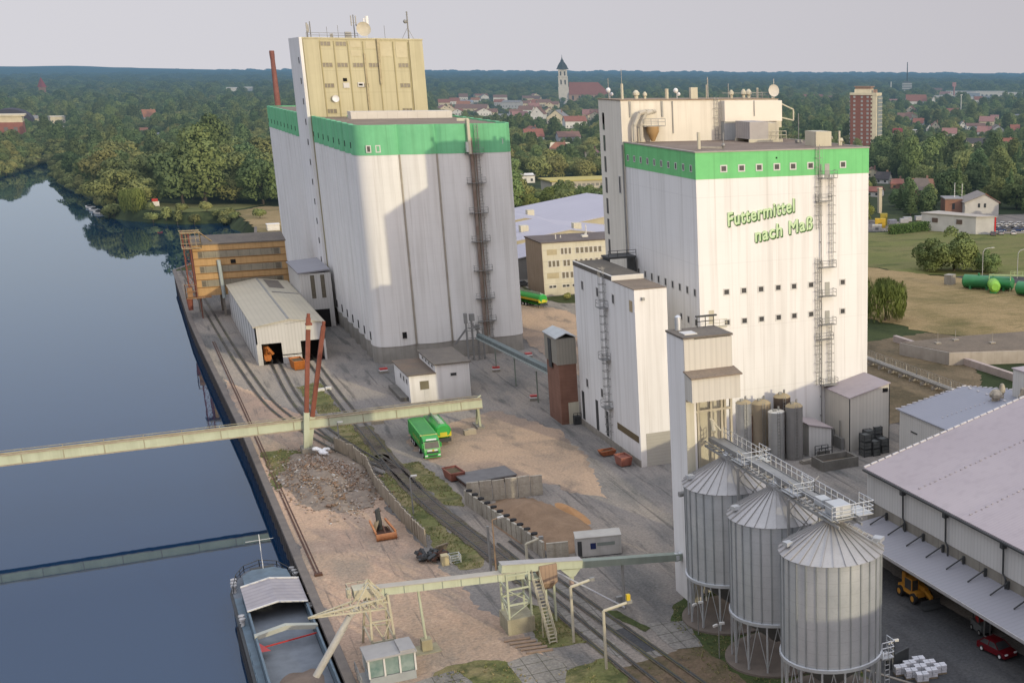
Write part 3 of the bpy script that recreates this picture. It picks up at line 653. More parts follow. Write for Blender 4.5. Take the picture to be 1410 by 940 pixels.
# ------------------------------------------------------------------ the big grain silo by the river
def grain_silo():
    s=thing('grain_silo','huge white grain silo of bulging cells with green top band and cream head tower','grain silo',(56,300,0))
    X0,X1=41.9,69.9
    for k,(y0,y1,nx,ny,zt) in enumerate(((260.7,315.8,4,8,45.4),(332.6,402,4,10,45.4))):
        base=scallop(X0,X1,y0,y1,nx,ny,.95); 
        mb=MB(); mb.prism(base,3.4,zt-.35); obj('cell_block',mb,SILOW,s,smooth=True,angle=28)
        mb=MB(); mb.prism(scallop(X0,X1,y0,y1,nx,ny,.95,-.12),0,3.4); obj('plinth',mb,PLINTH,s,smooth=True,angle=28)
        gb=ring_wall(scallop(X0,X1,y0,y1,nx,ny,.55,-.3),scallop(X0,X1,y0,y1,nx,ny,.95,.06),zt-5.3,zt+.25)
        obj('green_band',gb,GREEND,s,smooth=True,angle=28)
        mb=MB(); mb.prism(scallop(X0+.4,X1-.4,y0+.4,y1-.4,nx,ny,.6),zt-.3,zt-.02); obj('roof',mb,ROOFB,s)
        # little openings in the band and above the plinth, river side
        n=ny
        for i in range(n):
            yc=y0+(i+.5)*(y1-y0)/n
            w=MB(); w.box(X0-1.05,X0-.9,yc-.35,yc+.35,zt-4.1,zt-3.0); obj('vent_opening',w,DARK,s)
            if k==0:
                w=MB(); w.box(X0-1.02,X0-.85,yc-.45,yc+.45,4.4,6.0); obj('hatch_opening',w,DARK,s)
    for x in (43.3,45.0): win_y(s,x,41.3,.55,1.0,259.75,fw=.18)
    win_y(s,68.4,42.2,.4,.7,260.0,fw=.1)
    w=MB(); w.box(46.2,47.0,259.6,260.2,4.9,6.1); obj('hatch_opening',w,DARK,s)
    # seams between the front cells are stained
    for x in (48.9,55.9,62.9):
        mb=MB(); mb.box(x-.16,x+.16,260.45,260.75,3.4,40.1); obj('joint_strip',mb,mat('stained_joint',(.40,.37,.31),(.30,.27,.22),scale=.6,streak=.4),s)
    # head tower between the two blocks
    mb=MB(); mb.box(41.0,66.6,315.6,332.5,0,62.0)
    obj('tower_wall',mb,mat('tower_render',(.54,.50,.33),(.485,.445,.29),scale=.15,streak=.3,seam=(('z',4.6,.10,.25),)),s)
    mb=MB(); mb.box(40.4,41.0,315.4,333,0,62.3); obj('stair_wall',mb,WHITE,s)
    mb=MB(); mb.box(41.0,66.7,315.35,316.0,62.0,62.3).box(41,66.7,332,332.6,62.0,62.3).box(66.3,66.7,316.0,332,62,62.3); obj('parapet',mb,YELLOWC,s)
    mb=MB(); mb.box(41.0,66.3,316,332,62.0,62.12); obj('tower_roof',mb,ROOFG,s)
    mb=MB()
    for x in (44.6,47.5,50.4,53.6,56.7,60.1,63.4): mb.box(x-.11,x+.11,315.44,315.6,45.2,61.6)
    obj('pilaster',mb,mat('pilaster_dark_cream',(.38,.335,.19),(.34,.30,.17),scale=.4),s)  # pilasters in a darker cream than the wall
    for a,b in ((41.2,44.4),(63.6,66.55)):
        mb=MB(); mb.box(a,b,315.3,315.6,45.2,61.9); obj('corner_panel',mb,YELLOWC,s)
    for z,xs in ((61.0,(45.7,49.0)),(56.5,(45.7,48.9,52.2,55.6,62.0)),(52.1,(45.6,62.0,53.0)),(46.6,(45.6,62.0))):
        for x in xs: win_y(s,x,z,2.1,.85,315.58,frame=mat('cream_frame',(.45,.41,.25),scale=1),pane=GLASSB,fw=.08,mull=2)
    PP=mat('paler_patch',(.58,.53,.36),(.5,.45,.30),scale=.6)
    for a,b,c,d in ((50.9,53.1,60.3,61.7),(54.2,56.3,60.1,61.7),(57.2,59.7,58.4,61.6),(60.6,63,58.2,61.6),(50.9,53,58.4,59.6)):
        mb=MB(); mb.box(a,b,315.5,315.6,c,d); obj('repair_patch',mb,PP,s)
    for a,b,c,d in ((48.6,49.9,51.6,52.7),(51.7,53.0,51.8,52.8)):
        mb=MB(); mb.box(a,b,315.3,315.6,c,d); obj('sign_panel',mb,FRAME,s)
    mb=MB(); mb.box(48.7,49.5,315.4,315.6,53.0,53.7); obj('opening',mb,DARK,s)
    mb=MB(); mb.box(51.9,52.7,315.27,315.298,52.1,52.5); obj('sign_slot',mb,DARK,s)
    mb=MB(); mb.box(56.55,57.0,315.0,315.6,52.4,62.2).box(53.5,53.9,315.2,315.6,45.2,59); obj('downpipe',mb,mat('pale_pipe',(.48,.42,.26),(.30,.25,.16),scale=1.5,streak=.5),s)
    mb=MB(); dish(mb,(46.6,314.8,49.3),.75); obj('wall_dish',mb,WHITEP,s,smooth=True)
    for i in range(13):
        z=4+i*4.4; mb=MB(); mb.box(40.28,40.4,318.4,319.0,z,z+1.3); obj('stair_window',mb,GLASS,s)
    # white roof house on the front block
    mb=MB(); mb.box(47.1,68.4,300,304.5,45.38,46.9); obj('roof_house',mb,mat('white_roof_house',(.62,.59,.54),(.56,.53,.48),scale=.4,seam=(('x',2.1,.06,.3),)),s)
    # external ladder with landings and a rusty pipe
    px=62.6; mb=MB(); mb.tube((px-.3,259.6,4),(px-.3,259.6,43),.32,8).tube((px+.5,259.5,4),(px+.5,259.5,40),.12,6); obj('riser_pipe',mb,mat('rusty_riser',(.20,.13,.10),(.28,.24,.20),scale=.9,streak=.5),s)
    ladder_y(s,px+1.0,260.2,3,45.6,[(px+.2,z,3.6) for z in (40.0,34.4,28.6,23.0,17.2,11.6,7.0)])
    mb=MB(); mb.box(px-1.3,px-.6,259.0,260.2,40.3,42.2); obj('meter_box',mb,FRAME,s)
    mb=MB(); mb.box(px-.9,px-.4,258.9,260.1,40,46.6).box(px-2.6,px-.4,259.6,260.1,46.2,46.7); obj('access_frame',mb,CREAM,s)
    # aerials on the tower roof
    mb=MB(); rail_fence(mb,[(42.2,317,62.2),(53,317,62.2)],1.1,.05,2.4)
    obj('roof_railing',mb,STEEL,s)
    for (x,y,h,r,kind) in ((42.6,318,3.3,.16,0),(43.3,318,3.6,.12,1),(52.6,318.5,5.2,.12,2),(55.2,318.5,5.0,.12,3),(64.4,319,6.2,.14,4),(59.0,318,3.0,.05,5),(47.0,320,2.6,.05,5),(49.5,321,3.0,.05,5)):
        mb=MB(); mb.tube((x,y,62.1),(x,y,62.1+h),r,6)
        if kind==0: mb.obox((x,y-.2,64.4),(.35,.25,1.8)).obox((x+.3,y,64.2),(.25,.3,1.6))
        if kind==2: 
            for q in (-.5,.5): mb.obox((x+q,y,66),(.22,.2,2.2)); 
            mb.beam((x-.5,y,65.6),(x+.5,y,65.6),.08,.08)
        if kind==3: mb.obox((x+.35,y,66),(.5,.45,2.2)).obox((x-.35,y,65.4),(.25,.25,2.4))
        if kind==4:
            for i in range(12): mb.obox((x,y,62.6+i*.5),(.42,.42,.06))
            mb.tube((x-1.6,y,62.1),(x,y,65),.05,5).tube((x+1.2,y,62.1),(x,y,64.6),.05,5); mb.ball((x-.55,y-.2,66.1),.45)
        obj('antenna',mb,STEEL if kind not in (3,) else WHITEP,s)
    mb=MB(); dish(mb,(54.2,316.4,64.2),1.55); obj('roof_dish',mb,mat('cream_dish',(.55,.51,.40),scale=1),s,smooth=True)
    mb=MB(); mb.obox((50.9+.2,318,62.9),(1.3,1,1.4)).obox((47.5,317.4,62.7),(.6,.5,.9)); obj('equipment_cabinet',mb,STEEL,s)
grain_silo()

# low annex at the silo foot
def annex():
    s=thing('silo_annex','grey roofed white annex with two tall window strips leaning on the silo flank','annex',(37,306,0))
    mb=MB(); mb.box(33.8,40.3,306,326,0,12.2); obj('wall',mb,CORR,s)
    mb=MB(); mb.extrude_xz([(33.5,12.2),(40.3,12.7),(40.3,13.0),(33.5,12.5)],305.7,326.2); obj('roof',mb,ROOFGR,s)
    for x in (36.4,38.5): win_y(s,x,9.2,.9,5.2,306,pane=GLASSB)
    mb=MB(); mb.box(36.0,39.3,305.9,306.02,0,4.1); obj('doorway',mb,DARK,s)
annex()

# white shed with two doorways over the tracks
def rail_shed():
    s=thing('rail_shed','long white railway shed with low gable roof and two open doorways','shed',(27,270,0))
    X0,X1,Y0,Y1,E,RG=20.7,33.3,270.4,328.4,7.5,8.5
    mb=MB()
    mb.box(X0,X0+.25,Y0,Y1,0,E).box(X1-.25,X1,Y0,Y1,0,E)
    prof=[(X0,4.2),(X1,4.2),(X1,E),(27,RG),(X0,E)]
    mb.extrude_xz(prof,Y0,Y0+.25)
    for a,b in ((X0,21.6),(25.2,28.7),(32.9,X1)): mb.box(a+.002,b-.002,Y0+.004,Y0+.246,0,4.2)
    mb.box(25.2,28.7,Y0+.004,Y0+.246,1.6,1.8)
    mb.extrude_xz([(X0,0),(X1,0),(X1,E),(27,RG),(X0,E)],Y1-.25,Y1)
    obj('wall',mb,CORR,s)
    mb=MB(); mb.extrude_xz([(X0-.3,E-.02),(27,RG+.02),(X1+.3,E-.02),(X1+.3,E+.2),(27,RG+.24),(X0-.3,E+.2)],Y0-.3,Y1+.2)
    obj('roof',mb,mat('cream_sheet_roof',(.47,.43,.33),(.41,.375,.285),scale=.12,rib=('x',.9),ribamt=.12,rough=.6),s)
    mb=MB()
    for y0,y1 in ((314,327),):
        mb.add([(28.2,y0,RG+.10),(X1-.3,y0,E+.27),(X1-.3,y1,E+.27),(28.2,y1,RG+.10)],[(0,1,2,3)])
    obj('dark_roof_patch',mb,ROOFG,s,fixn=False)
    mb=MB(); mb.beam((28,307,RG+.2),(X1,307,E+.3),.5,.16).beam((27,Y0,RG+.28),(27,Y1,RG+.28),.35,.12); obj('ridge_cap',mb,STEEL,s)
    for i in range(9): 
        mb=MB(); y=276+i*6; mb.box(X0-.06,X0+.01,y,y+.25,0,E); obj('wall_post',mb,STEEL,s)
    mb=MB(); mb.box(X0+.3,X1-.3,Y0+6,Y0+6.1,0,7).box(X0+.3,X1-.3,Y0+.3,Y0+6,.03,.04); obj('dark_interior',mb,DARK,s)
rail_shed()

# ochre boarded building on legs over the quay
def ochre_house():
    s=thing('ochre_building','ochre boarded quayside building with grey window bands standing on legs','building',(24,331,0))
    X0,X1,Y0,Y1=14.6,34.3,331,341
    mb=MB(); mb.box(X0,X1,Y0,Y1,5.1,16.7); obj('wall',mb,ORANGE,s)
    mb=MB(); mb.extrude_yz([(Y0-.2,16.7),(Y0-.2,17.0),(Y1-3,18.2),(Y1+.2,17.6),(Y1+.2,16.7)],X0-.2,X1+.2); obj('roof',mb,ROOFG,s)
    for z,h in ((14.5,1.5),(11.1,1.5),(7.9,1.5)):
        mb=MB(); mb.box(X0+1.0,X1-1.2,Y0-.05,Y0,z-h/2,z+h/2)
        f=obj('window_band',mb,mat('grey_window_band',(.23,.21,.16),(.30,.27,.20),scale=.9,streak=.3,seam=(('x',2.4,.12,.4),)),s)
        p=MB(); p.box(X0+1.1,X0+1.9,Y0-.09,Y0-.052,z-h/2+.1,z+h/2-.1).box(X1-2.6,X1-1.5,Y0-.09,Y0-.052,z-h/2+.1,z+h/2-.1); obj('pane',p,GLASSB,f)
    mb=MB()
    for z in (15.35,13.6,12.0,10.2,8.8,7.0): mb.box(X0,X1,Y0-.09,Y0-.052,z-.07,z+.07)
    obj('board_edge',mb,mat('brown_edge',(.22,.12,.05),scale=1),s)
    mb=MB(); mb.box(X0-.06,X0,Y0,Y1,5.1,16.7); obj('river_wall',mb,mat('brick_red_boards',(.30,.11,.06),scale=.6,streak=.4),s)
    mb=MB(); mb.box(22.2,23.3,Y0-.12,Y0-.06,12.2,13.1); obj('opening',mb,DARK,s)
    mb=MB()
    for x in (15.0,19.8,26,33.6):
        for y in (332,340): mb.box(x-.25,x+.25,y-.25,y+.25,0,5.1)
    obj('leg',mb,CONC,s)
    mb=MB(); mb.tube((19.9,330.5,4.4),(19.7,330.5,13.2),.42,10); obj('pipe',mb,mat('pale_blue_pipe',(.42,.47,.44),(.33,.37,.35),scale=1,streak=.4),s,smooth=True)
ochre_house()
def quay_elevator():
    s=thing('ship_unloader','rusty lattice unloading tower at the river end of the ochre building','ship unloader',(14,328.5,0))
    mb=MB()
    for x,y in ((12.9,330),(14.2,330),(12.9,333),(14.2,333)):
        mb.box(x-.09,x+.09,y-.09,y+.09,4.6,19.6)
    for i in range(7):
        z=5.4+i*2.1
        mb.beam((12.9,330,z),(14.2,330,z+2),.08,.08).beam((14.2,330,z),(12.9,330,z+2),.08,.08).beam((12.9,330,z),(12.9,333,z+2),.08,.08).beam((12.9,333,z),(12.9,330,z+2),.08,.08)
        mb.beam((12.9,330,z),(14.2,330,z),.1,.1)
    obj('lattice',mb,RUST,s)
    mb=MB(); mb.box(12.5,16.5,329.4,333.6,16.2,16.35); rail_fence(mb,[(12.5,329.4,16.3),(16.5,329.4,16.3),(16.5,333.6,16.3)],3.4,.06,1.0,(1,.66,.33))
    mb.beam((12.4,329.4,19.9),(16.6,329.4,19.9),.3,.2).beam((12.4,333.4,19.9),(16.6,333.4,19.9),.3,.2).beam((16.4,330,19.8),(19,333,17.2),.25,.2)
    obj('head_frame',mb,mat('pale_rusty_steel',(.42,.36,.22),(.28,.17,.09),scale=1.5),s)
    mb=MB(); mb.box(12.0,17.2,329.0,331,4.9,5.1); rail_fence(mb,[(12.0,329,5.1),(14.4,329,5.1)],3.0,.08,1.2,(1,.5)); rail_fence(mb,[(12.0,329,5.1),(12,331,5.1)],3.0,.08,1.0,(1,.5))
    mb.box(12.3,13.4,329.2,330.6,5.2,7.4)
    obj('lower_platform',mb,mat('rusty_platform',(.34,.20,.10),(.22,.12,.06),scale=1.2),s)
    mb=MB(); mb.tube((12.6,330,2.2),(12.6,330,5),.5,8,.7).box(14.75,14.95,330.2,330.4,0,5); obj('chute',mb,RUST,s)
quay_elevator()

# ------------------------------------------------------------------ the feed mill block
def make_text(body,x0,x1,z0,slope,cap,y,m,name,parent,dx=0,dz=0,bold=.03,ext=.05):
    cu=bpy.data.curves.new('lettering','FONT'); cu.body=body; cu.size=1; cu.extrude=ext; cu.offset=0; cu.bevel_depth=bold; cu.bevel_resolution=1; cu.space_character=1.12
    to=bpy.data.objects.new('lettering',cu); COL.objects.link(to)
    dg=bpy.context.evaluated_depsgraph_get(); dg.update()
    me=bpy.data.meshes.new_from_object(to.evaluated_get(dg))
    bpy.data.objects.remove(to); bpy.data.curves.remove(cu)
    xs=[v.co.x for v in me.vertices]; a,b=min(xs),max(xs); k=(x1-x0)/(b-a)
    o=OFF[parent.name]
    for v in me.vertices:
        X=x0+(v.co.x-a)*k; Z=z0+v.co.y*cap/.70+(X-x0)*slope; Y=y-v.co.z
        v.co=(X+dx-o[0],Y-o[1],Z+dz-o[2])
    me.materials.clear(); me.materials.append(m); me.name=name
    ob=bpy.data.objects.new(name,me); COL.objects.link(ob); ob.parent=parent; OFF[ob.name]=o
    return ob
def feed_mill():
    s=thing('feed_mill','massive white feed mill block with bright green top band and green lettering','feed mill',(86,186,0))
    X0,X1,Y0,Y1,ZT=72.2,100.5,171.5,200.3,44.7
    mb=MB(); mb.box(X0,X1,Y0,Y1,0,ZT-3.7); obj('wall',mb,WHITE2,s)
    mb=MB(); mb.box(X0-.03,X1+.03,Y0-.03,Y1+.02,ZT-3.7,ZT); obj('green_band',mb,GREEN,s)
    mb=MB(); mb.box(X0-.12,X1+.12,Y0-.12,Y0+.35,ZT,ZT+.18).box(X0-.12,X0+.35,Y0+.35,Y1,ZT,ZT+.18).box(X1-.35,X1+.12,Y0+.35,Y1,ZT,ZT+.18); obj('parapet',mb,mat('parapet_sheet',(.40,.37,.32),(.32,.29,.25),scale=.6),s)
    mb=MB(); mb.box(X0+.35,X1-.35,Y0+.35,Y1-.01,ZT,ZT+.06); obj('roof',mb,mat('brown_roof_felt',(.17,.13,.10),(.25,.20,.16),scale=.2,speck=.3,seam=(('y',2.2,.1,.3),)),s)
    for z,w,h in ((42.4,.75,.7),(24.7,.75,.7),(20.2,.75,.7)):
        y=Y0-(.03 if z>41 else 0)
        for x in (76.5,79.3,82.1,84.95,87.6,90.5,96.0): win_y(s,x,z,w,h,y,pane=GLASS,fw=.17)
    w=MB(); w.box(84.8,85.05,Y0-.06,Y0-.02,43.55,43.8); obj('vent_opening',w,DARK,s)
    for i in range(10):
        win_x(s,198.7-i*2.85,42.45,.55,.8,X0-.03,fw=.1)
    for i in range(9): win_x(s,196.0-i*2.87,24.7,.7,1.0,X0,fw=.12)
    for y in (178.6,175.8,172.9): win_x(s,y,20.3,.7,.9,X0,fw=.12)
    # lettering on the front
    for dx,dz,y,m,nm in ((.15,-.15,Y0-.03,LETTERD,'sign_lettering_edge'),(0,0,Y0-.10,LETTER,'sign_lettering')):
        make_text('Futtermittel',76.9,87.75,34.25,.150,1.9,y,m,nm,s,dx,dz,bold=.026 if dx==0 else .04)
        make_text('nach Maß',81.2,90.75,31.75,.150,1.9,y,m,nm,s,dx,dz,bold=.026 if dx==0 else .04)
    # pipe and caged ladder with landings
    mb=MB(); mb.tube((92.1,Y0-.35,2.5),(92.1,Y0-.35,42.6),.09,8)
    for z in range(4,42,3): mb.box(92.0,92.2,Y0-.35,Y0,z,z+.12)
    obj('riser_pipe',mb,STEEL,s)
    for x,z0,z1 in ((93.9,27.4,41.0),(91.6,33,45.4),(91.5,9,28.8),(93.6,2,18.6)): ladder_y(s,x,Y0,z0,z1)
    for x,z,w in ((93.2,40.6,2.6),(92.4,37.2,2.2),(93.1,27.3,2.4),(93.1,22.9,2.4),(93.1,18.5,2.4),(92.6,16.2,2.4),(93.3,9.0,2.6)):
        pm=MB(); pm.box(x-w/2,x+w/2,Y0-1.15,Y0-.01,z-.1,z); rail_fence(pm,[(x-w/2,Y0-.05,z),(x-w/2,Y0-1.12,z),(x+w/2,Y0-1.12,z),(x+w/2,Y0-.05,z)],1.05,.03,1.2); obj('platform',pm,STEEL,s)
    for z in (41.7,24,19.6):
        d=MB(); d.box(92.9,93.7,Y0-.07,Y0,z-1.1,z+.9); obj('door',d,mat('grey_door',(.40,.40,.36),scale=1),s)
    d=MB(); d.box(73.6,74.4,Y0-.07,Y0,20.2,22.2).box(72.6,76.0,Y0-1.0,Y0,19.7,19.85); rail_fence(d,[(72.6,Y0-1,19.85),(76,Y0-1,19.85)],1.1,.04,1.1); obj('landing',d,CREAM,s)
    # penthouse and stair wall behind
    PX0,PX1,PY0,PY1,PZ=71.9,99.6,200.3,211,51.15
    mb=MB(); mb.box(PX0,PX1,PY0,PY1,0,PZ); obj('penthouse_wall',mb,mat('penthouse_render',(.74,.70,.60),(.66,.62,.53),scale=.2,streak=.3),s)
    mb=MB(); mb.box(PX0-.1,PX1+.1,PY0-.1,PY1+.1,PZ,PZ+.16); obj('penthouse_roof',mb,mat('rusty_eaves',(.24,.17,.11),(.30,.24,.18),scale=1),s)
    mb=MB(); mb.box(89.1,99.55,PY0-1.6,PY0,47.75,PZ-.1); obj('penthouse_bay',mb,mat('bay_render',(.76,.72,.63),(.69,.65,.57),scale=.3),s)
    mb=MB(); mb.box(89.1,92.0,PY0-1.3,PY0,44.8,47.7); obj('lean_to',mb,mat('lean_to_sheet',(.42,.44,.44),(.36,.38,.38),scale=.5,rib=('xy',.5)),s)
    for x,w in ((73.4,.3),(78.8,.3),(80.6,.14),(94.4,.14)):
        mb=MB(); mb.box(x-w/2,x+w/2,PY0-1.75 if x>90 else PY0-.2,PY0-.02 if x<90 else PY0-1.6,46 if w<.2 and x<90 else 48.6,PZ-.1); obj('downpipe',mb,STEEL,s)
    win_y(s,97.4,46.9,.7,.8,PY0,fw=.1)
    ladder_y(s,88.2,PY0,44.9,51.6)
    pm=MB()
    for q in (0,1.1): pm.path([(73.6+q,PY0-1.2,44.9),(73.6+q,PY0-1.2,47.4),(74.5+q,PY0-1.2,49.2),(75.6+q,PY0-1.2,49.5),(76.4+q,PY0-.2,49.5)],.34,8)
    obj('exhaust_duct',pm,mat('cream_duct',(.52,.49,.41),(.44,.41,.34),scale=1,streak=.3),s,smooth=True)
    mb=MB(); mb.lathe([(.3,0),(.7,.9),(1.0,1.5),(1.0,2.3)],(76.6,PY0-1.3,44.9),12); obj('hopper',mb,mat('ochre_hopper',(.40,.26,.12),scale=1),s,smooth=True)
    mb=MB(); mb.box(75,78.6,PY0-1.8,PY0,47.2,47.3); rail_fence(mb,[(75,PY0-1.8,47.3),(78.6,PY0-1.8,47.3)],1.1,.04,1.0); obj('duct_platform',mb,STEEL,s)
    for i in range(7):
        w=MB(); z=26+i*3.4; w.box(PX0-.06,PX0+.01,208.4,209.2,z,z+2.5); obj('stair_window',w,GLASS,s)
    for z in (48.2,):
        w=MB(); w.box(PX0-.06,PX0+.01,208.4,209.2,z-.9,z+.9); obj('stair_window',w,GLASS,s)
    win_x(s,202.2,38.0,.8,2.6,PX0,fw=.12)
    mb=MB(); mb.tube((71.75,200.0,8),(71.75,200.0,44.4),.14,6); obj('gutter_pipe',mb,STEEL,s)
    # things standing on the two roofs
    R=44.76
    def roof(name,mb,m,smooth=False): return obj(name,mb,m,s,smooth)
    mb=MB(); mb.tube((75.9,178.8,R),(75.9,178.8,R+2.4),.28,8); roof('vent_pipe',mb,CREAM,True)
    mb=MB(); mb.tube((78.7,176.3,R),(78.7,176.3,R+2.4),.10,6).ball((78.7,176.3,R+.6),.3); roof('vent_pipe',mb,STEEL)
    mb=MB(); mb.box(90.1,93.4,191.4,196.8,R+.5,R+3.2); roof('air_handling_unit',mb,mat('unit_sheet',(.42,.40,.38),(.36,.34,.33),scale=.5,rib=('y',.7),ribamt=.3))
    mb=MB(); mb.box(93.4,95.6,192.0,196.5,R+.5,R+3.0); roof('unit_front',mb,mat('unit_cream',(.52,.48,.38),(.46,.43,.34),scale=.7))
    mb=MB(); mb.box(89.9,95.9,191.2,191.5,R,R+.5).box(89.9,95.9,196.4,196.7,R,R+.5); rail_fence(mb,[(93.6,191.0,R+.4),(96.4,191.0,R+.4)],1.3,.05,.8); roof('unit_frame',mb,CREAM)
    mb=MB(); mb.box(94.6,97.3,177.4,181.0,R,R+2.2); roof('stair_hood',mb,CREAM)
    mb=MB(); mb.tube((99.2,178.3,R),(99.2,178.3,R+2.2),.16,8); roof('vent_pipe',mb,CREAM)
    mb=MB(); mb.tube((96.6,187,R),(96.6,187,R+4.6),.06,6).obox((96.6,187,R+.3),(.9,.9,.5)); roof('mast',mb,STEEL)
    mb=MB(); mb.lathe([(.3,0),(.7,.3),(.7,1.0),(.2,1.3)],(98.0,180.2,R),10); mb.tube((97.6,181,R+.7),(98.9,180,R+1.1),.25,8); roof('fan',mb,CREAM,True)
    mb=MB(); mb.lathe([(.25,0),(.25,.5),(.45,.7),(.3,1.1)],(99.7,178.8,R),10); roof('fan',mb,CREAM,True)
    mb=MB(); rail_fence(mb,[(75.9,178.8,R),(78.6,176.4,R)],.3,.05,3); roof('cable_tray',mb,CREAM)
    P=PZ+.16
    for (x,y,h,r,kind) in ((73.2,203,2.4,.22,'p'),(73.2,203,4.6,.05,'a'),(76.3,205,1.1,.55,'v'),(77.8,205,.9,.35,'v'),(81.2,204,1.6,.3,'p'),(83.8,206,1.4,0,'d'),(85.9,204,1.8,0,'b'),(88.9,205,3.4,.12,'a'),(89.2,206,2.2,.2,'p'),(92.2,204,2.4,.07,'a'),(96.4,205,1.2,.5,'v'),(93.2,205,1.1,.42,'v'),(95.0,204,1.2,.45,'v'),(97.6,204,1.7,.2,'p'),(98.3,204,1.2,.07,'a'),(70.5+2.2,208,3.2,.06,'a'),(69.9+2.3,206,1.5,0,'d')):
        mb=MB()
        if kind in 'pa': mb.tube((x,y,P),(x,y,P+h),r,7)
        elif kind=='v': mb.lathe([(r*.6,0),(r*.6,h*.45),(r,h*.55),(r,h*.9),(r*.35,h*1.25)],(x,y,P),10)
        elif kind=='d': mb.tube((x,y,P),(x,y,P+h),.06,6).ball((x-.2,y,P+h*.9),.42).ball((x+.3,y,P+h*.5),.3)
        elif kind=='b': mb.box(x-.6,x+.6,y-.4,y+.4,P,P+h)
        nm={'p':'vent_pipe','a':'antenna','v':'roof_ventilator','d':'small_dish','b':'equipment_cabinet'}[kind]
        obj(nm,mb,CREAM if kind in 'pvb' else WHITEP if kind=='d' else STEEL,s,smooth=kind in 'v')
    mb=MB(); dish(mb,(99.1,201.0,52.6),1.0); mb.tube((99.1,201.4,51.2),(99.1,201.4,52.6),.14,6).tube((99.6,201.8,P),(99.6,201.8,P+3.2),.06,5); obj('roof_dish',mb,mat('cream_dish_white',(.60,.57,.50),scale=1),s,smooth=True)
    mb=MB(); mb.beam((90.6,203,52.2),(99.2,202,52.2),.06,.06); rail_fence(mb,[(95,201.2,P),(99.4,201.2,P)],1.0,.04,1.1); obj('roof_railing',mb,STEEL,s)
    # corner frame and low box at the back right of the penthouse
    mb=MB(); mb.box(99.6,101.6,203,208,46.5,50.3); obj('side_bay',mb,CREAM,s)
    mb=MB(); mb.beam((101.6,204,50.6),(104.4,204,49.4),.2,.2).beam((104.4,204,49.4),(104.4,204,47.6),.2,.2).beam((104.4,204,47.6),(101.6,204,48.2),.2,.2); obj('jib_frame',mb,CREAM,s)
feed_mill()

def side_block():
    s=thing('bulk_loading_block','narrow tall white block with a caged ladder on its river side','loading block',(64.6,185,0))
    X0,X1,Y0,Y1=62.2,67.1,171.3,198.6
    mb=MB(); mb.box(X0,X1,Y0,Y1,0,26.1); obj('wall',mb,WHITE,s)
    mb=MB(); mb.box(X0-.05,X1,Y0-.05,180.4,26.1,26.2); obj('low_roof',mb,ROOFB,s)
    mb=MB(); mb.box(X0-.05,X1,180.5,Y1,26.1,26.75); obj('high_roof',mb,mat('dark_roof_felt',(.10,.092,.08),(.16,.14,.11),scale=.3,speck=.3),s)
    mb=MB(); mb.box(X0-.1,X1,180.3,180.5,26.1,26.9).box(X0-.1,X0+.2,180.5,Y1,26.75,26.85); obj('coping',mb,FRAME,s)
    for y,z in ((194.4,23.5),(187.3,23.5),(180.2,23.5),(194.6,7.8),(187.5,7.7)): win_x(s,y,z,.9,1.3,X0,fw=.12)
    w=MB(); w.box(X0-.06,X0+.01,172.2,173.4,22.8,24.4); obj('louvre',w,mat('tan_louvre',(.45,.36,.22),scale=1),s)
    for y,z0,z1 in ((197.2,1.2,5.9),(190.4,1.0,5.9),(185.7,1.2,5.2)):
        w=MB(); w.box(X0-.06,X0+.01,y-.55,y+.55,z0,z1); obj('tall_opening',w,STEELD,s)
    w=MB(); w.box(X0-.07,X0+.01,171.9,181,3.55,4.55); obj('strip_window',w,mat('brown_strip_glass',(.13,.10,.05),scale=1,rough=.4),s)
    ladder_x(s,183.6,X0,1.2,27.8,(21.8,13.9,6.4))
    w=MB(); w.box(63.1,67.1,Y0-.06,Y0+.01,0,5.0); obj('roller_door',w,mat('beige_roller_door',(.40,.385,.33),(.36,.345,.30),scale=.5,seam=(('z',.5,.04,.3),)),s)
    mb=MB(); mb.box(X0-.12,X0,Y0,Y1,0,1.0); obj('plinth',mb,CONC,s)
    mb=MB(); mb.box(63.2,63.6,Y0-.5,Y0,24.6,25.0); obj('lamp',mb,STEEL,s)
    # light connecting roof between this block and the mill
    mb=MB(); mb.box(67.15,71.85,196,199.5,27.0,27.3).box(67.3,67.5,196.2,199.3,20,27).box(71.5,71.7,196.2,199.3,20,27); rail_fence(mb,[(67.2,196,27.3),(71.8,196,27.3)],1.0,.05,1.5); obj('link_bridge',mb,STEELD,s)
side_block()

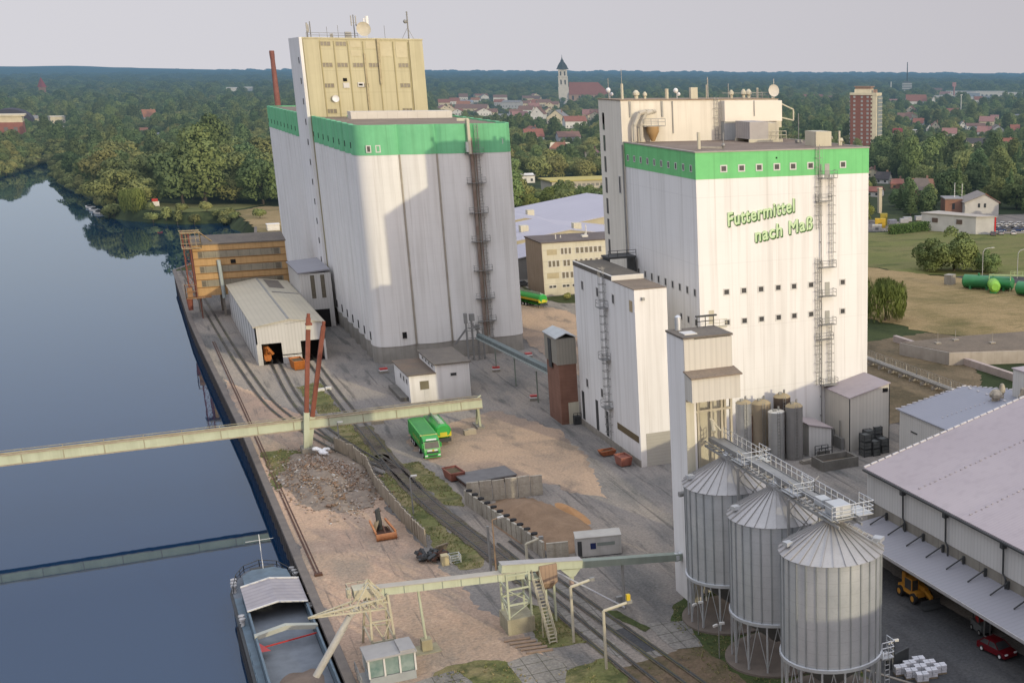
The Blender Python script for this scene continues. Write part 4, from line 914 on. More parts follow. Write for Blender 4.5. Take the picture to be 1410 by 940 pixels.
def elevator_tower():
    s=thing('elevator_tower','slender white elevator tower with sheet metal head beside the round bins','elevator tower',(51.6,123,0))
    mb=MB(); mb.box(49.0,50.2,121.0,125.6,0,29.4).box(50.2,54.4,123.6,125.6,0,29.2); obj('wall',mb,WHITE,s)
    mb=MB(); mb.box(49.03,54.4,120.9,125.5,25.9,29.3); obj('head_cladding',mb,CORRB,s)
    mb=MB(); mb.extrude_yz([(119.0,23.1),(120.9,23.1),(120.9,25.9),(119.0,25.55)],48.97,54.4); obj('mid_cladding',mb,CORRB,s)
    mb=MB(); mb.extrude_yz([(118.8,25.58),(121.0,25.95),(121.0,26.1),(118.8,25.72)],48.85,54.6); obj('canopy',mb,ROOFB,s)
    mb=MB(); mb.box(48.9,54.5,120.8,125.7,29.4,29.6); obj('roof',mb,ROOFG,s)
    mb=MB(); mb.box(49.02,49.9,120.9,121.0,0,23.1); obj('edge_panel',mb,CREAM,s)
    mb=MB(); mb.box(50.2,54.4,123.3,123.55,0,23.1); obj('recess_wall',mb,CREAM,s)
    mb=MB()
    for x in (50.0,50.5,52.0,53.2,53.6,54.3): mb.box(x-.12,x+.12,121.2,121.5,4,23.1)
    mb.box(50,54.3,121.15,121.45,21.4,21.65)
    obj('leg_casing',mb,mat('cream_steel',(.50,.46,.36),(.40,.37,.28),scale=1,streak=.4),s)
    mb=MB(); mb.tube((52,121.2,20.4),(51.8,120.2,19.4),.25,8).tube((51.8,121.2,20.6),(52.6,120.2,19.4),.12,8); obj('spout',mb,CREAM,s)
    mb=MB(); mb.lathe([(.35,0),(.35,1.4),(.1,1.6)],(50.1,125.0,29.6),12); obj('roof_ventilator',mb,GALV,s,smooth=True)
    mb=MB(); mb.box(49.6,51.0,122.0,123.6,29.6,29.7); obj('roof_light',mb,FRAME,s)
    mb=MB(); rail_fence(mb,[(52.4,125.3,29.6),(54.3,125.3,29.6)],1.1,.05,.9); mb.beam((52.2,125.2,30.8),(54.6,125.2,30.8),.3,.15); obj('roof_frame',mb,STEELD,s)
    mb=MB(); mb.tube((48.2,121.7,12.6),(49.1,121.7,12.6),.3,10); obj('wall_outlet',mb,STEEL,s,smooth=True)
elevator_tower()
def low_feed_house():
    # cream wall panel with door behind the bins
    s=thing('intake_house','pale sheet clad intake house behind the bins below the tower','intake house',(56.4,126,0))
    mb=MB(); mb.box(54.5,60.5,126,132,0,9.5); obj('wall',mb,CORRB,s)
    mb=MB(); mb.box(54.3,60.7,125.8,132.2,9.5,9.7); obj('roof',mb,ROOFGR,s)
    w=MB(); w.box(55.4,58.2,125.93,126.01,0,3.4); obj('door',w,CREAM,s)
low_feed_house()

# ------------------------------------------------------------------ round bins on legs
def make_bin():
    Rr=4.52; r=thing('hopper_bin','','hopper bin',(0,0,0),0,'three galvanised hopper bins on legs')
    mb=MB(); mb.lathe([(Rr,5.1),(Rr,15.1)],(0,0,0),48,False,False); obj('cylinder_wall',mb,GALV,r,smooth=True,fixn=False)
    mb=MB()
    for i in range(28):
        t=2*PI*(i+.5)/28; mb.obox((math.cos(t)*(Rr+.04),math.sin(t)*(Rr+.04),10.1),(.10,.13,10.0),t)
    obj('stiffener',mb,mat('stiffener_steel',(.36,.38,.38),(.28,.30,.30),scale=.8,metal=.5,rough=.5),r)
    mb=MB(); n=28
    for i in range(n):
        t0=2*PI*i/n; t1=2*PI*(i+1)/n
        a=(math.cos(t0)*(Rr+.25),math.sin(t0)*(Rr+.25),15.05); b=(math.cos(t1)*(Rr+.25),math.sin(t1)*(Rr+.25),15.05)
        c=(math.cos(t1)*.55,math.sin(t1)*.55,17.6); d=(math.cos(t0)*.55,math.sin(t0)*.55,17.6)
        mb.quad(a,b,c,d)
    obj('cone_roof',mb,GALVR,r,fixn=False)
    mb=MB()
    for i in range(n):
        t=2*PI*i/n; mb.beam((math.cos(t)*(Rr+.27),math.sin(t)*(Rr+.27),15.12),(math.cos(t)*.55,math.sin(t)*.55,17.68),.05,.09)
    obj('roof_rib',mb,GALVR,r)
    mb=MB(); mb.lathe([(.6,17.5),(.6,18.0),(.4,18.2)],(0,0,0),16); obj('roof_cap',mb,GALV,r,smooth=True)
    mb=MB()
    for s in (-.24,.24): mb.beam((1.2+s*1.2,-.9+s,17.4),(3.4+s*1.0,-2.8+s*1.2,15.75),.05,.08)
    for i in range(7):
        t=i/6.5; mb.beam((1.0+2.2*t,-1.15-1.9*t,17.42-1.62*t),(1.5+2.2*t,-.7-1.9*t,17.42-1.62*t),.05,.05)
    obj('roof_ladder',mb,GALV,r)
    for q,w,a in (((3.6,-2.1,15.95),.9,.6),((-3.8,1.0,15.85),.7,.2)):
        mb=MB(); mb.obox(q,(w,w,.35),a); obj('roof_hatch',mb,GALV,r)
    mb=MB(); mb.lathe([(Rr+.12,4.95),(Rr+.22,5.0),(Rr+.22,5.3),(Rr+.05,5.35)],(0,0,0),48,False,False); obj('ring_beam',mb,GALV,r,smooth=True)
    mb=MB(); mb.lathe([(.4,1.6),(Rr-.05,5.1)],(0,0,0),36,False,False); obj('hopper_cone',mb,mat('hopper_dark_steel',(.20,.21,.21),metal=.4,rough=.5),r,smooth=True)
    for i in range(14):
        t=2*PI*i/14; x,y=math.cos(t)*(Rr),math.sin(t)*(Rr)
        l=MB(); l.obox((x,y,2.6),(.17,.17,4.9),t); obj('leg',l,GALV,r)
    mb=MB()
    for i in range(14):
        for d in (1,-1):
            t0=2*PI*i/14; t1=2*PI*(i+d)/14
            mb.beam((math.cos(t0)*Rr,math.sin(t0)*Rr,.4),(math.cos((t0+t1)/2)*Rr*.99,math.sin((t0+t1)/2)*Rr*.99,4.9),.06,.06)
    obj('bracing',mb,GALV,r)
    mb=MB(); mb.lathe([(5.25,0),(5.25,.22)],(0,0,0),40); obj('base_slab',mb,mat('bin_base_concrete',(.19,.155,.125),(.13,.11,.09),scale=.6,speck=.3),r)
    return r
b0=make_bin(); b0.location=(51.6,94.2,.012); b0['label']='nearest galvanised bin with sunlit ribbed cone roof and outside ladder landing'
b1=dup(b0,(51.6,105.3,.012),0,'middle galvanised bin between the other two, under the overhead walkway')
b2=dup(b0,(51.6,116.4,.012),0,'farthest galvanised bin, closest to the white elevator tower')
# landing hung on the nearest bin
mb=MB(); mb.box(55.6-51.7,56.9-51.7,-2.6,-1.2,4.2,4.3); rail_fence(mb,[(3.9,-2.6,4.3),(5.2,-2.6,4.3),(5.2,-1.2,4.3)],1.6,.05,.6,(1,.66,.33))
mb.box(4.5,4.56,-2.1,-2.0,0,5).box(5.0,5.06,-2.1,-2.0,0,5)
for i in range(9): mb.box(4.5,5.06,-2.08,-2.02,.3+i*.5,.36+i*.5)
obj('side_landing',mb,GALV,b0,local=True)

def bin_gallery():
    s=thing('bin_gallery','galvanised conveyor walkway with handrails running over the three bins','conveyor gallery',(52,107,18))
    a=(51.6,120.6,18.6); b=(52.0,92.6,18.7)
    mb=MB(); mb.beam(a,b,.6,.45); obj('conveyor_casing',mb,STEEL,s)
    mb=MB()
    for x in (-1.0,1.25): 
        for i in range(18):
            y=120.4-i*1.62; y2=y-1.62
            mb.beam((51.8+x,y,18.0),(51.8+x,y2,18.0),.12,.22).beam((51.8+x,y,18.0),(51.8+x,y2,18.5),.07,.07).beam((51.8+x,y,18.5),(51.8+x,y2,18.5),.08,.1)
    for i in range(30): 
        y=120.2-i*.95; mb.beam((50.8,y,18.05),(53.05,y,18.05),.06,.1)
    obj('truss',mb,STEEL,s)
    mb=MB(); mb.box(52.3,53.1,92.6,120.6,18.42,18.47); obj('walkway',mb,STEEL,s)
    mb=MB(); rail_fence(mb,[(53.1,120.6,18.47),(53.1,92.4,18.47)],1.15,.04,1.1,(1,.55)); rail_fence(mb,[(50.7,112,18.4),(50.7,92.4,18.4)],1.0,.035,1.6,(1,)); obj('handrail',mb,GALV,s)
    for y,w in ((112.2,2.6),(101.0,1.6),(93.6,3.6)):
        mb=MB(); mb.box(50.6,51.2+w,y-1.4,y+1.2,18.36,18.42); rail_fence(mb,[(51.2+w,y-1.4,18.42),(51.2+w,y+1.2,18.42)],1.2,.04,.8,(1,.6,.3)); rail_fence(mb,[(50.6,y-1.4,18.42),(51.2+w,y-1.4,18.42)],1.2,.04,.9,(1,.6,.3)); obj('platform',mb,GALV,s)
    mb=MB(); mb.box(51.1,52.7,92.4,94.4,18.5,19.5).box(51.2,52.2,95.2,96.6,18.6,19.3); obj('drive_housing',mb,GALV,s)
    for y in (94.2,105.3,116.4):
        mb=MB(); mb.tube((51.7,y,17.9),(51.7,y,18.5),.35,8); obj('down_spout',mb,GALV,s)
    for x,y in ((50.2,110.8),(53.4,110.8),(50.2,99.8),(53.4,99.8)):
        mb=MB(); mb.box(x-.1,x+.1,y-.1,y+.1,4,18.2); obj('support_post',mb,STEEL,s)
    mb=MB()
    for y in (110.8,99.8):
        for z in range(5,18,3): mb.beam((50.2,y,z),(53.4,y,z+3),.08,.08).beam((53.4,y,z),(50.2,y,z+3),.08,.08)
    obj('post_bracing',mb,STEEL,s)
bin_gallery()

# ------------------------------------------------------------------ tanks, sheds and halls south of the mill
def tank(name,label,x,y,r,h,m,dome=.5,extra=None):
    s=thing(name,label,'tank',(x,y,0))
    mb=MB(); mb.lathe([(r,0),(r,h-dome),(r*.96,h-dome+.05)],(x,y,0),24); obj('shell',mb,m,s,smooth=True)
    mb=MB(); mb.lathe([(r*1.01,h-dome),(r*.8,h-dome*.55),(r*.4,h-.1),(.05,h)],(x,y,0),24,True,False); obj('lid',mb,mat('tank_lid',(.38,.31,.19) if dome>.3 else (.60,.58,.5),scale=.8),s,smooth=True)
    mb=MB(); mb.tube((x+r*.3,y,h-.2),(x+r*.3,y,h+.45),.16,8); mb.obox((x-r*.3,y-.2,h),(.5,.4,.35)); obj('nozzle',mb,STEEL,s)
    mb=MB(); 
    for q in (-.2,.2): mb.box(x-r*.2+q-.03,x-r*.2+q+.03,y-r-.12,y-r-.06,.5,h-dome*.4)
    for i in range(int(h/.5)): mb.box(x-r*.2-.2,x-r*.2+.2,y-r-.11,y-r-.07,.6+i*.5,.65+i*.5)
    obj('ladder',mb,STEEL,s)
    return s
tank('storage_tank','shiny stainless tank with pale rim, foremost of the tank cluster',81.3,165.3,1.25,7.7,TANKS,.25)
tank('storage_tank','tall grey tank with tan dome just right of the shiny stainless tank',83.9,164.6,1.3,8.7,TANKG,.6)
tank('storage_tank','dark brown topped tank at the very back of the cluster',84.0,168.8,1.3,9.2,mat('dark_brown_tank',(.12,.09,.07),(.09,.07,.055),scale=.6,rough=.5),.6)
tank('storage_tank','wide tan tank behind and left of the shiny stainless tank',80.6,169.0,1.45,8.6,TANKB,.6)
tank('storage_tank','short reddish brown tank half hidden between two paler tanks',78.9,170.0,1.0,6.7,mat('reddish_tank',(.22,.13,.09),(.17,.10,.07),scale=.6,rough=.5),.5)
tank('storage_tank','slim galvanised silo tank beside the elevator tower corner',75.2,163.6,1.15,10.4,TANKS,.5)
def shed_block():
    s=thing('boiler_shed','tall beige sheet shed with sloping pinkish roof at the mill front corner','shed',(96.3,168,0))
    X0,X1,Y0,Y1=92.8,99.8,163.5,171.4
    mb=MB(); mb.extrude_xz([(X0,0),(X1,0),(X1,9.9),(X0,8.35)],Y0,Y1); obj('wall',mb,CORRB,s)
    mb=MB(); mb.extrude_xz([(X0-.15,8.36),(X1+.15,9.96),(X1+.15,10.1),(X0-.15,8.5)],Y0-.15,Y1); obj('roof',mb,ROOFP,s)
    mb=MB(); mb.box(X0-.06,X0+.06,Y0-.06,Y0+.06,0,8.3).box(X1-.06,X1+.06,Y0-.06,Y0+.06,0,9.9); obj('corner_trim',mb,STEELD,s)
    mb=MB(); mb.box(X1-1.2,X1-.3,Y0-.08,Y0,8.7,9.3); obj('vent_opening',mb,DARK,s)
    mb=MB(); mb.box(X0-.6,X0-.1,165,167.5,0,1.8).box(X0-.4,X0-.1,168,170,0,2.6).tube((X0-.3,166,1.8),(X0-.3,166,4.4),.1,6); obj('switch_box',mb,STEEL,s)
shed_block()
def white_hut():
    s=thing('pump_hut','small white sheet hut with pink lean-to roof between the tanks and the tall shed','hut',(88.5,165.5,0))
    mb=MB(); mb.extrude_xz([(86.2,0),(90.0,0),(90.0,3.9),(86.2,4.9)],164.2,170); obj('wall',mb,CORR,s)
    mb=MB(); mb.extrude_xz([(86.0,4.95),(90.2,3.95),(90.2,4.1),(86.0,5.1)],164.0,170.2); obj('roof',mb,ROOFP,s)
white_hut()
def door_frame_box():
    s=thing('fuel_cage','dark steel frame cage standing in front of the small white hut','cage',(88,162.8,0))
    mb=MB(); 
    for x in (86.9,88.0,89.1):
        for y in (162.3,163.6): mb.box(x-.05,x+.05,y-.05,y+.05,0,1.7)
    for z in (.5,1.1,1.65): mb.box(86.9,89.1,162.27,162.33,z,z+.08).box(86.9,89.1,163.57,163.63,z,z+.08)
    obj('frame',mb,STEELD,s)
    mb=MB(); mb.box(87.1,88.9,162.6,163.3,.1,1.0); obj('drum_box',mb,CONCD,s)
door_frame_box()
def pit():
    s=thing('concrete_bunker','open topped concrete trough bunker in front of the small white hut','bunker',(87,157.5,0))
    mb=MB(); mb.box(84.6,90,156.4,156.7,0,1.5).box(84.6,90,159.6,159.9,0,1.5).box(84.3,84.6,156.4,159.9,0,1.5).box(90,90.3,156.4,159.9,0,1.5); obj('wall',mb,CONCD,s)
    mb=MB(); mb.box(84.6,90,156.7,159.6,.02,.6); obj('fill',mb,G_EARTH,s)
    s=thing('stack_of_boards','flat stack of pale boards lying beside the concrete trough bunker','board stack',(85,161.6,0))
    mb=MB(); mb.box(83.4,87.2,160.9,162.0,0,.35).obox((84.6,161.5,.45),(2.2,.8,.16),.2); obj('board',mb,CONC,s)
pit()
# dark crates stacked next to the tall shed
def crate():
    r=thing('wire_crate','','crate',(0,0,0),0,'dark wire mesh crates stacked beside the beige shed')
    mb=MB(); mb.box(-.6,.6,-.75,.75,.12,1.02); obj('load',mb,mat('crate_load',(.13,.135,.13),(.08,.085,.08),scale=2,speck=.3),r)
    mb=MB()
    for x in (-.62,.62):
        for y in (-.77,.77): mb.box(x-.05,x+.05,y-.05,y+.05,0,1.15)
    for z in (.1,.6,1.1): 
        for y in (-.77,.77): mb.box(-.62,.62,y-.03,y+.03,z-.03,z+.03)
        for x in (-.62,.62): mb.box(x-.03,x+.03,-.77,.77,z-.03,z+.03)
    obj('frame',mb,STEELD,r)
    return r
c0=crate(); first=True
lab='dark wire crate in the stacks between the beige shed and the hall'
for x,y,zs in ((93.9,160.6,(0,1.16,2.32)),(95.3,160.4,(0,1.16,)),(95.4,162.2,(0,1.16,2.32)),(96.9,162.0,(0,)),(97.1,161.0,(1.16,)),(97.2,161.0,(0,)),(97.6,163.6,(0,1.16,2.32))):
    for z in zs:
        if first: c0.location=(x,y,z+.012); c0['label']=lab; first=False
        else: dup(c0,(x,y,z+.012),RND.uniform(-.06,.06),lab)

def warehouse():
    s=thing('flat_warehouse','huge grey clad warehouse with pale mauve roof and lean-to canopy at right','warehouse',(90,110,0))
    X0,XR,X1=75,104,133; Y0,Y1=-30,127.8; E=9.75; RZ=17.0
    mb=MB(); mb.extrude_xz([(X0,5.9),(X1,5.9),(X1,E),(XR,RZ),(X0,E)],Y0,Y1); obj('wall',mb,CORR,s)
    mb=MB(); mb.box(X0+.06,X1-.06,Y0+.06,Y1-.06,0,5.9); obj('lower_wall',mb,mat('concrete_panel_wall',(.27,.255,.215),(.21,.195,.165),scale=.4,streak=.4,seam=(('y',4.0,.12,.5),)),s)
    k=(RZ-E)/(XR-X0)
    mb=MB(); mb.extrude_xz([(X0-.35,E-.35*k+.03),(XR,RZ+.03),(X1+.35,E-.35*k+.03),(X1+.35,E-.35*k+.2),(XR,RZ+.2),(X0-.35,E-.35*k+.2)],Y0-.2,Y1+.25); obj('roof',mb,ROOFP,s)
    mb=MB()
    for i in range(30):
        x=X0-.3+i*1.0; mb.beam((x,Y1+.22,E+(x-X0)*k+.28),(x+.8,Y1+.22,E+(x+.8-X0)*k+.28),.25,.14)
    obj('verge_flashing',mb,mat('white_flashing',(.6,.58,.57),scale=1),s)
    mb=MB()
    for yy in (117.2,107.0,97.0):
        for i in range(40):
            x=X0+.8+i*.7; z=E+(x-X0)*k+.25; mb.obox((x,yy+.05*math.sin(i*2.1),z),(.22 if i%3 else .4,.16,.08))
    mb.beam((95,123,E+20*k+.24),(95,0,E+20*k+.24),.06,.05)
    obj('roof_clip',mb,mat('pale_clip',(.45,.42,.43),(.2,.19,.2),scale=3),s)
    mb=MB(); mb.box(X0-.62,X0-.36,Y0,Y1+.1,E-.2,E+.0); obj('gutter',mb,STEELD,s)
    for y in (119.1,110.2,99.5,88):
        mb=MB(); mb.box(X0-.62,X0-.05,y-.25,y+.25,E-.75,E-.2); mb.path([(X0-.3,y,E-.7),(X0-.25,y,6.2),(X0-.25,y-.5,5.7),(X0-.25,y-.5,4.5)],.11,6); obj('downpipe',mb,STEELD,s)
    # canopy
    mb=MB(); mb.extrude_xz([(69.5,4.0),(X0+.05,4.55),(X0+.05,4.7),(69.5,4.15)],Y0-.2,124.6); obj('canopy_roof',mb,ROOFGR,s)
    mb=MB(); mb.box(69.42,69.5,Y0-.2,124.6,3.85,4.2); obj('canopy_fascia',mb,mat('pale_fascia',(.46,.45,.44),scale=1),s)
    for i in range(22):
        y=123.0-i*4.05
        mb=MB(); mb.beam((X0-.05,y,5.5),(X0-2.4,y-.05,4.55),.12,.12); mb.box(X0-.25,X0,y-.12,y+.12,4.7,5.6); obj('canopy_tie',mb,STEELD,s)
    for i in range(20):
        y=121-i*6.3
        mb=MB(); mb.box(X0-.05,X0+.05,y-1.6,y+1.6,.2,3.4); obj('sliding_door',mb,mat('drab_door',(.19,.175,.13),(.14,.13,.10),scale=.5,streak=.4),s)
        mb=MB(); mb.box(X0-.04,X0+.06,y-3.2,y-2.95,0,4.4); obj('wall_pillar',mb,CONCD,s)
warehouse()
def hall():
    s=thing('ventilated_hall','low hall with blue grey gable roof carrying roof ventilators, behind the mauve warehouse','hall',(108,150,0))
    X0,XR,X1,Y0,Y1=96.7,108.1,119.5,127.9,155.4; E=8.0; RZ=10.05
    mb=MB(); mb.extrude_xz([(X0,0),(X1,0),(X1,E),(XR,RZ),(X0,E)],Y0,Y1); obj('wall',mb,CORR,s)
    k=(RZ-E)/(XR-X0)
    mb=MB(); mb.extrude_xz([(X0-.3,E-.3*k+.02),(XR,RZ+.02),(X1+.3,E-.3*k+.02),(X1+.3,E-.3*k+.18),(XR,RZ+.18),(X0-.3,E-.3*k+.18)],Y0,Y1+.3); obj('roof',mb,mat('bluish_roof',(.27,.28,.32),(.24,.25,.285),scale=.1,rib=('y',.6),ribamt=.08,rough=.5),s)
    mb=MB()
    for i in range(24):
        x=X0-.2+i*.98; z=E+(x-X0)*k if x<XR else RZ-(x-XR)*k
        mb.obox((x,Y1+.26,z+.24),(.7,.2,.12))
    for i in range(14): mb.obox((X0+2+i*.8,147,E+(2+i*.8)*k+.24),(.2,.15,.08))
    for i in range(12): mb.obox((XR+.05,154-i*2.2,RZ+.24),(.3,.5,.1))
    obj('verge_flashing',mb,mat('white_flashing_small',(.6,.58,.57),scale=1),s)
    for x,y,r,h,k2 in ((107.6,146.6,.75,1.9,0),(109.4,147.6,.4,2.3,0),(112.4,145.6,1.2,1.5,1)):
        mb=MB(); z=RZ-.6
        if k2: mb.lathe([(.9,0),(1.5,.8),(1.5,1.1)],(x,y,z),4); mb.obox((x,y,z+1.6),(1.6,1.2,.9),.3)
        else: mb.lathe([(r*.8,0),(r*.8,h*.55),(r*1.25,h*.62),(r*1.3,h*.85),(r*.7,h*1.15),(.05,h*1.2)],(x,y,z),14)
        obj('roof_ventilator',mb,mat('cream_ventilator',(.50,.44,.33),(.16,.15,.13),scale=1.3),s,smooth=not k2)
    mb=MB(); mb.box(X0-.08,X0-.0,150.5,152.2,5.4,5.6); obj('wall_lamp',mb,STEELD,s)
hall()
def tall_box():
    s=thing('lift_house','grey clad lift house rising at the right edge behind the mauve warehouse','lift house',(116,150,0))
    mb=MB(); mb.box(113.1,119,143,150.0,8.5,13.5); obj('wall',mb,CORR,s)
    mb=MB(); mb.box(112.9,119.2,142.8,150.2,13.5,13.65); obj('roof',mb,ROOFP,s)
    mb=MB(); mb.box(113.0,119,143.1,149.9,0,8.5); obj('lower_wall',mb,CORR,s)
tall_box()
def flat_building():
    s=thing('earth_covered_tank','low flat brown roofed tank building with pale side wall in the waste ground','low building',(148,214,0))
    mb=MB(); mb.prism([(136,219),(139.5,206),(166,196),(166,216),(150,218.6)],0,2.6); obj('wall',mb,mat('pale_side_wall',(.45,.41,.36),(.38,.345,.30),scale=.4,streak=.3),s)
    mb=MB(); mb.prism([(136.3,218.7),(139.8,206.3),(166,196.4),(166,215.8),(150,218.3)],2.6,2.7); obj('roof',mb,mat('brown_gravel_roof',(.14,.115,.085),(.20,.16,.115),scale=.25,speck=.4),s)
    for x,y in ((142,214),(147,215),(152,209)):
        mb=MB(); mb.obox((x,y,2.85),(1.2,1.0,.25)); mb.tube((x,y,2.8),(x,y,4.9),.06,6); obj('roof_vent',mb,CONC,s)
flat_building()
def low_wall():
    s=thing('boundary_wall','long low pale concrete wall running across the waste ground','wall',(142,210,0))
    mb=MB(); mb.beam((142.2,231,.7),(143.4,170,.7),.9,1.4); obj('wall_run',mb,mat('pale_wall',(.50,.42,.38),(.43,.36,.325),scale=.5,streak=.2),s)
low_wall()
def pipe_bridge():
    s=thing('pipe_rack','grey pipe rack with handrail running along the back edge of the mill yard','pipe rack',(127,205,0))
    mb=MB()
    for x,z in ((125.6,1.3),(126.2,1.3),(126.2,.8)): mb.tube((x,222,z),(x,178,z),.16,6)
    for i in range(12):
        y=221-i*3.8; mb.box(125.3,126.6,y-.1,y+.1,0,.65).box(126.9,127.1,y-.1,y+.1,0,2.2)
    obj('pipe',mb,mat('pale_grey_pipe',(.40,.385,.35),scale=1,streak=.3),s)
    mb=MB(); rail_fence(mb,[(127.0,222,1.2),(127,178,1.2)],1.3,.05,1.0,(1,.66,.33)); mb.box(126.8,127.2,178,222,.9,1.2); obj('handrail',mb,CONC,s)
pipe_bridge()

# ------------------------------------------------------------------ river gantry, galleries, posts
def river_gantry():
    s=thing('river_gantry','long pale green girder gantry reaching from the yard out over the river','gantry',(20,203.5,0))
    mb=MB(); mb.box(-62,47.3,202.9,204.1,3.75,5.0); obj('girder',mb,PALEG,s)
    mb=MB(); mb.box(-62,47.3,202.75,204.25,5.0,5.14).box(-62,47.3,202.75,204.25,3.6,3.75); obj('flange',mb,mat('flange_paint',(.40,.36,.26),(.28,.22,.16),scale=1.2),s)
    mb=MB()
    for i in range(22):
        x=-60+i*4.95; mb.box(x-.06,x+.06,202.84,202.9,3.75,5.0); mb.tube((x,204.0,5.1),(x,204.0,5.5),.05,5)
    mb.tube((-62,204.0,5.45),(47,204.0,5.45),.05,5).tube((-62,203.2,5.3),(47,203.2,5.3),.09,6)
    obj('stiffener',mb,mat('stiffener_paint',(.36,.36,.26),(.27,.22,.15),scale=1),s)
    mb=MB(); mb.box(-62,47.2,203.1,203.9,5.14,5.2); obj('walkway',mb,mat('rusty_walkway',(.30,.22,.15),(.42,.40,.28),scale=1.2),s)
    mb=MB(); mb.beam((47.0,204.1,0),(46.7,203.6,3.7),.35,.35).beam((46.9,206.2,0),(46.7,203.9,3.7),.35,.35).beam((45.6,203.5,4.4),(47.3,203.5,5.6),.2,.2); obj('leg',mb,PALEG,s)
    mb=MB(); mb.box(46.4,47.6,203.4,207,0,.35); obj('footing',mb,CONC,s)
    mb=MB(); mb.beam((-60,203.5,-6),(-60,203.5,3.7),.9,.9); obj('river_pile',mb,PALEGD,s)
    # two raking masts
    mb=MB(); mb.beam((20.5,202.2,.8),(21.1,202.2,6.4),.75,.75); obj('mast_foot',mb,PALEG,s)
    mb=MB(); mb.beam((21.1,202.2,6.4),(22.9,202.2,20.6),.6,.6).tube((22.9,202.2,20.6),(22.98,202.2,21.2),.25,8).box(22.4,23.3,201.8,202.6,19.5,19.8); obj('mast',mb,RUST,s)
    mb=MB(); mb.beam((21.0,203.2,.8),(21.95,203.2,5.4),.75,.75); obj('mast_foot',mb,PALEG,s)
    mb=MB(); mb.beam((21.95,203.2,5.4),(24.95,203.2,19.0),.6,.6).tube((24.95,203.2,19.0),(25.1,203.2,19.7),.25,8); obj('mast',mb,RUST,s)
    mb=MB(); mb.beam((22.68,202.2,18.9),(22.78,202.2,19.6),.66,.66); obj('white_band',mb,CREAM,s)
    mb=MB(); mb.box(19.8,21.6,201.2,204.0,0,1.0); obj('mast_base',mb,CONC,s)
    mb=MB()
    mb.tube((22.9,202.2,20.3),(26,268,8.2),.02,4)
    obj('stay_rope',mb,STEELD,s)
river_gantry()

def loading_gallery():
    s=thing('loading_gallery','pale green enclosed conveyor gallery crossing the quay at the front, on one slim post','conveyor gallery',(22,123.6,0))
    mb=MB(); mb.beam((17.0,123.6,7.2),(31.6,123.6,6.15),1.0,.75); obj('casing',mb,PALEG,s)
    mb=MB(); mb.beam((17.0,123.6,7.62),(31.6,123.6,6.57),1.15,.06); obj('casing_lid',mb,mat('lid_sheet',(.42,.39,.33),(.36,.335,.28),scale=.8),s)
    mb=MB()
    for i in range(8):
        t=(i+.5)/8; mb.box(17+14.6*t-.04,17+14.6*t+.04,123.06,123.1,7.2-1.05*t-.37,7.2-1.05*t+.4)
    obj('joint_line',mb,PALEGD,s)
    mb=MB(); mb.tube((21.4,123.6,.9),(21.1,123.6,6.6),.13,8); obj('post',mb,PALEG,s)
    mb=MB(); mb.box(20.9,21.9,123.1,124.1,0,1.2).box(20.2,22.6,122.4,124.8,0,.06); obj('post_footing',mb,mat('yellowish_concrete',(.40,.37,.24),(.33,.30,.2),scale=.8,streak=.3),s)
    mb=MB(); mb.beam((29.3,123.6,7.25),(37.7,123.6,6.2),1.1,.85); obj('upper_casing',mb,PALEG,s)
    mb=MB(); mb.beam((29.3,123.6,7.72),(37.7,123.6,6.67),1.25,.06); obj('upper_lid',mb,mat('lid_sheet_upper',(.40,.39,.37),(.33,.32,.30),scale=.8),s)
    mb=MB(); mb.beam((37.7,123.6,6.1),(48.9,123.6,4.8),.9,.75); obj('grey_casing',mb,PALEGD,s)
    mb=MB(); mb.add([(35.4,123.2,5.95),(37.5,123.2,5.7),(36.9,123.2,5.0),(36.3,123.2,5.0),(35.4,124,5.95),(37.5,124,5.7),(36.9,124,5.0),(36.3,124,5.0)],[(0,1,2,3),(7,6,5,4),(0,4,5,1),(1,5,6,2),(2,6,7,3),(3,7,4,0)]); mb.tube((36.6,123.6,5.1),(36.6,123.6,4.5),.26,10); obj('chute',mb,PALEG,s)
    mb=MB(); mb.tube((36.6,123.6,4.5),(36.6,123.6,3.9),.25,10); obj('chute_boot',mb,mat('pinkish_boot',(.50,.38,.32),scale=1),s)
    mb=MB(); mb.tube((42.2,123.6,0),(42.2,123.6,5.2),.16,8).box(41.6,42.5,124.2,124.6,0,1.2); obj('grey_post',mb,STEEL,s)
    mb=MB(); mb.tube((34.4,123.4,6.2),(40.4,118.2,2.6),.09,6); obj('stay_pipe',mb,mat('pale_grey_tube',(.42,.42,.42),scale=1),s)
    mb=MB(); mb.lathe([(.2,0),(.5,.3),(.5,.8),(.2,1.0)],(48.4,123.6,4.3),10); mb.beam((48.2,123.6,4.8),(49.1,123.6,5.0),.6,.6); obj('discharge_head',mb,GALV,s,smooth=True)
loading_gallery()
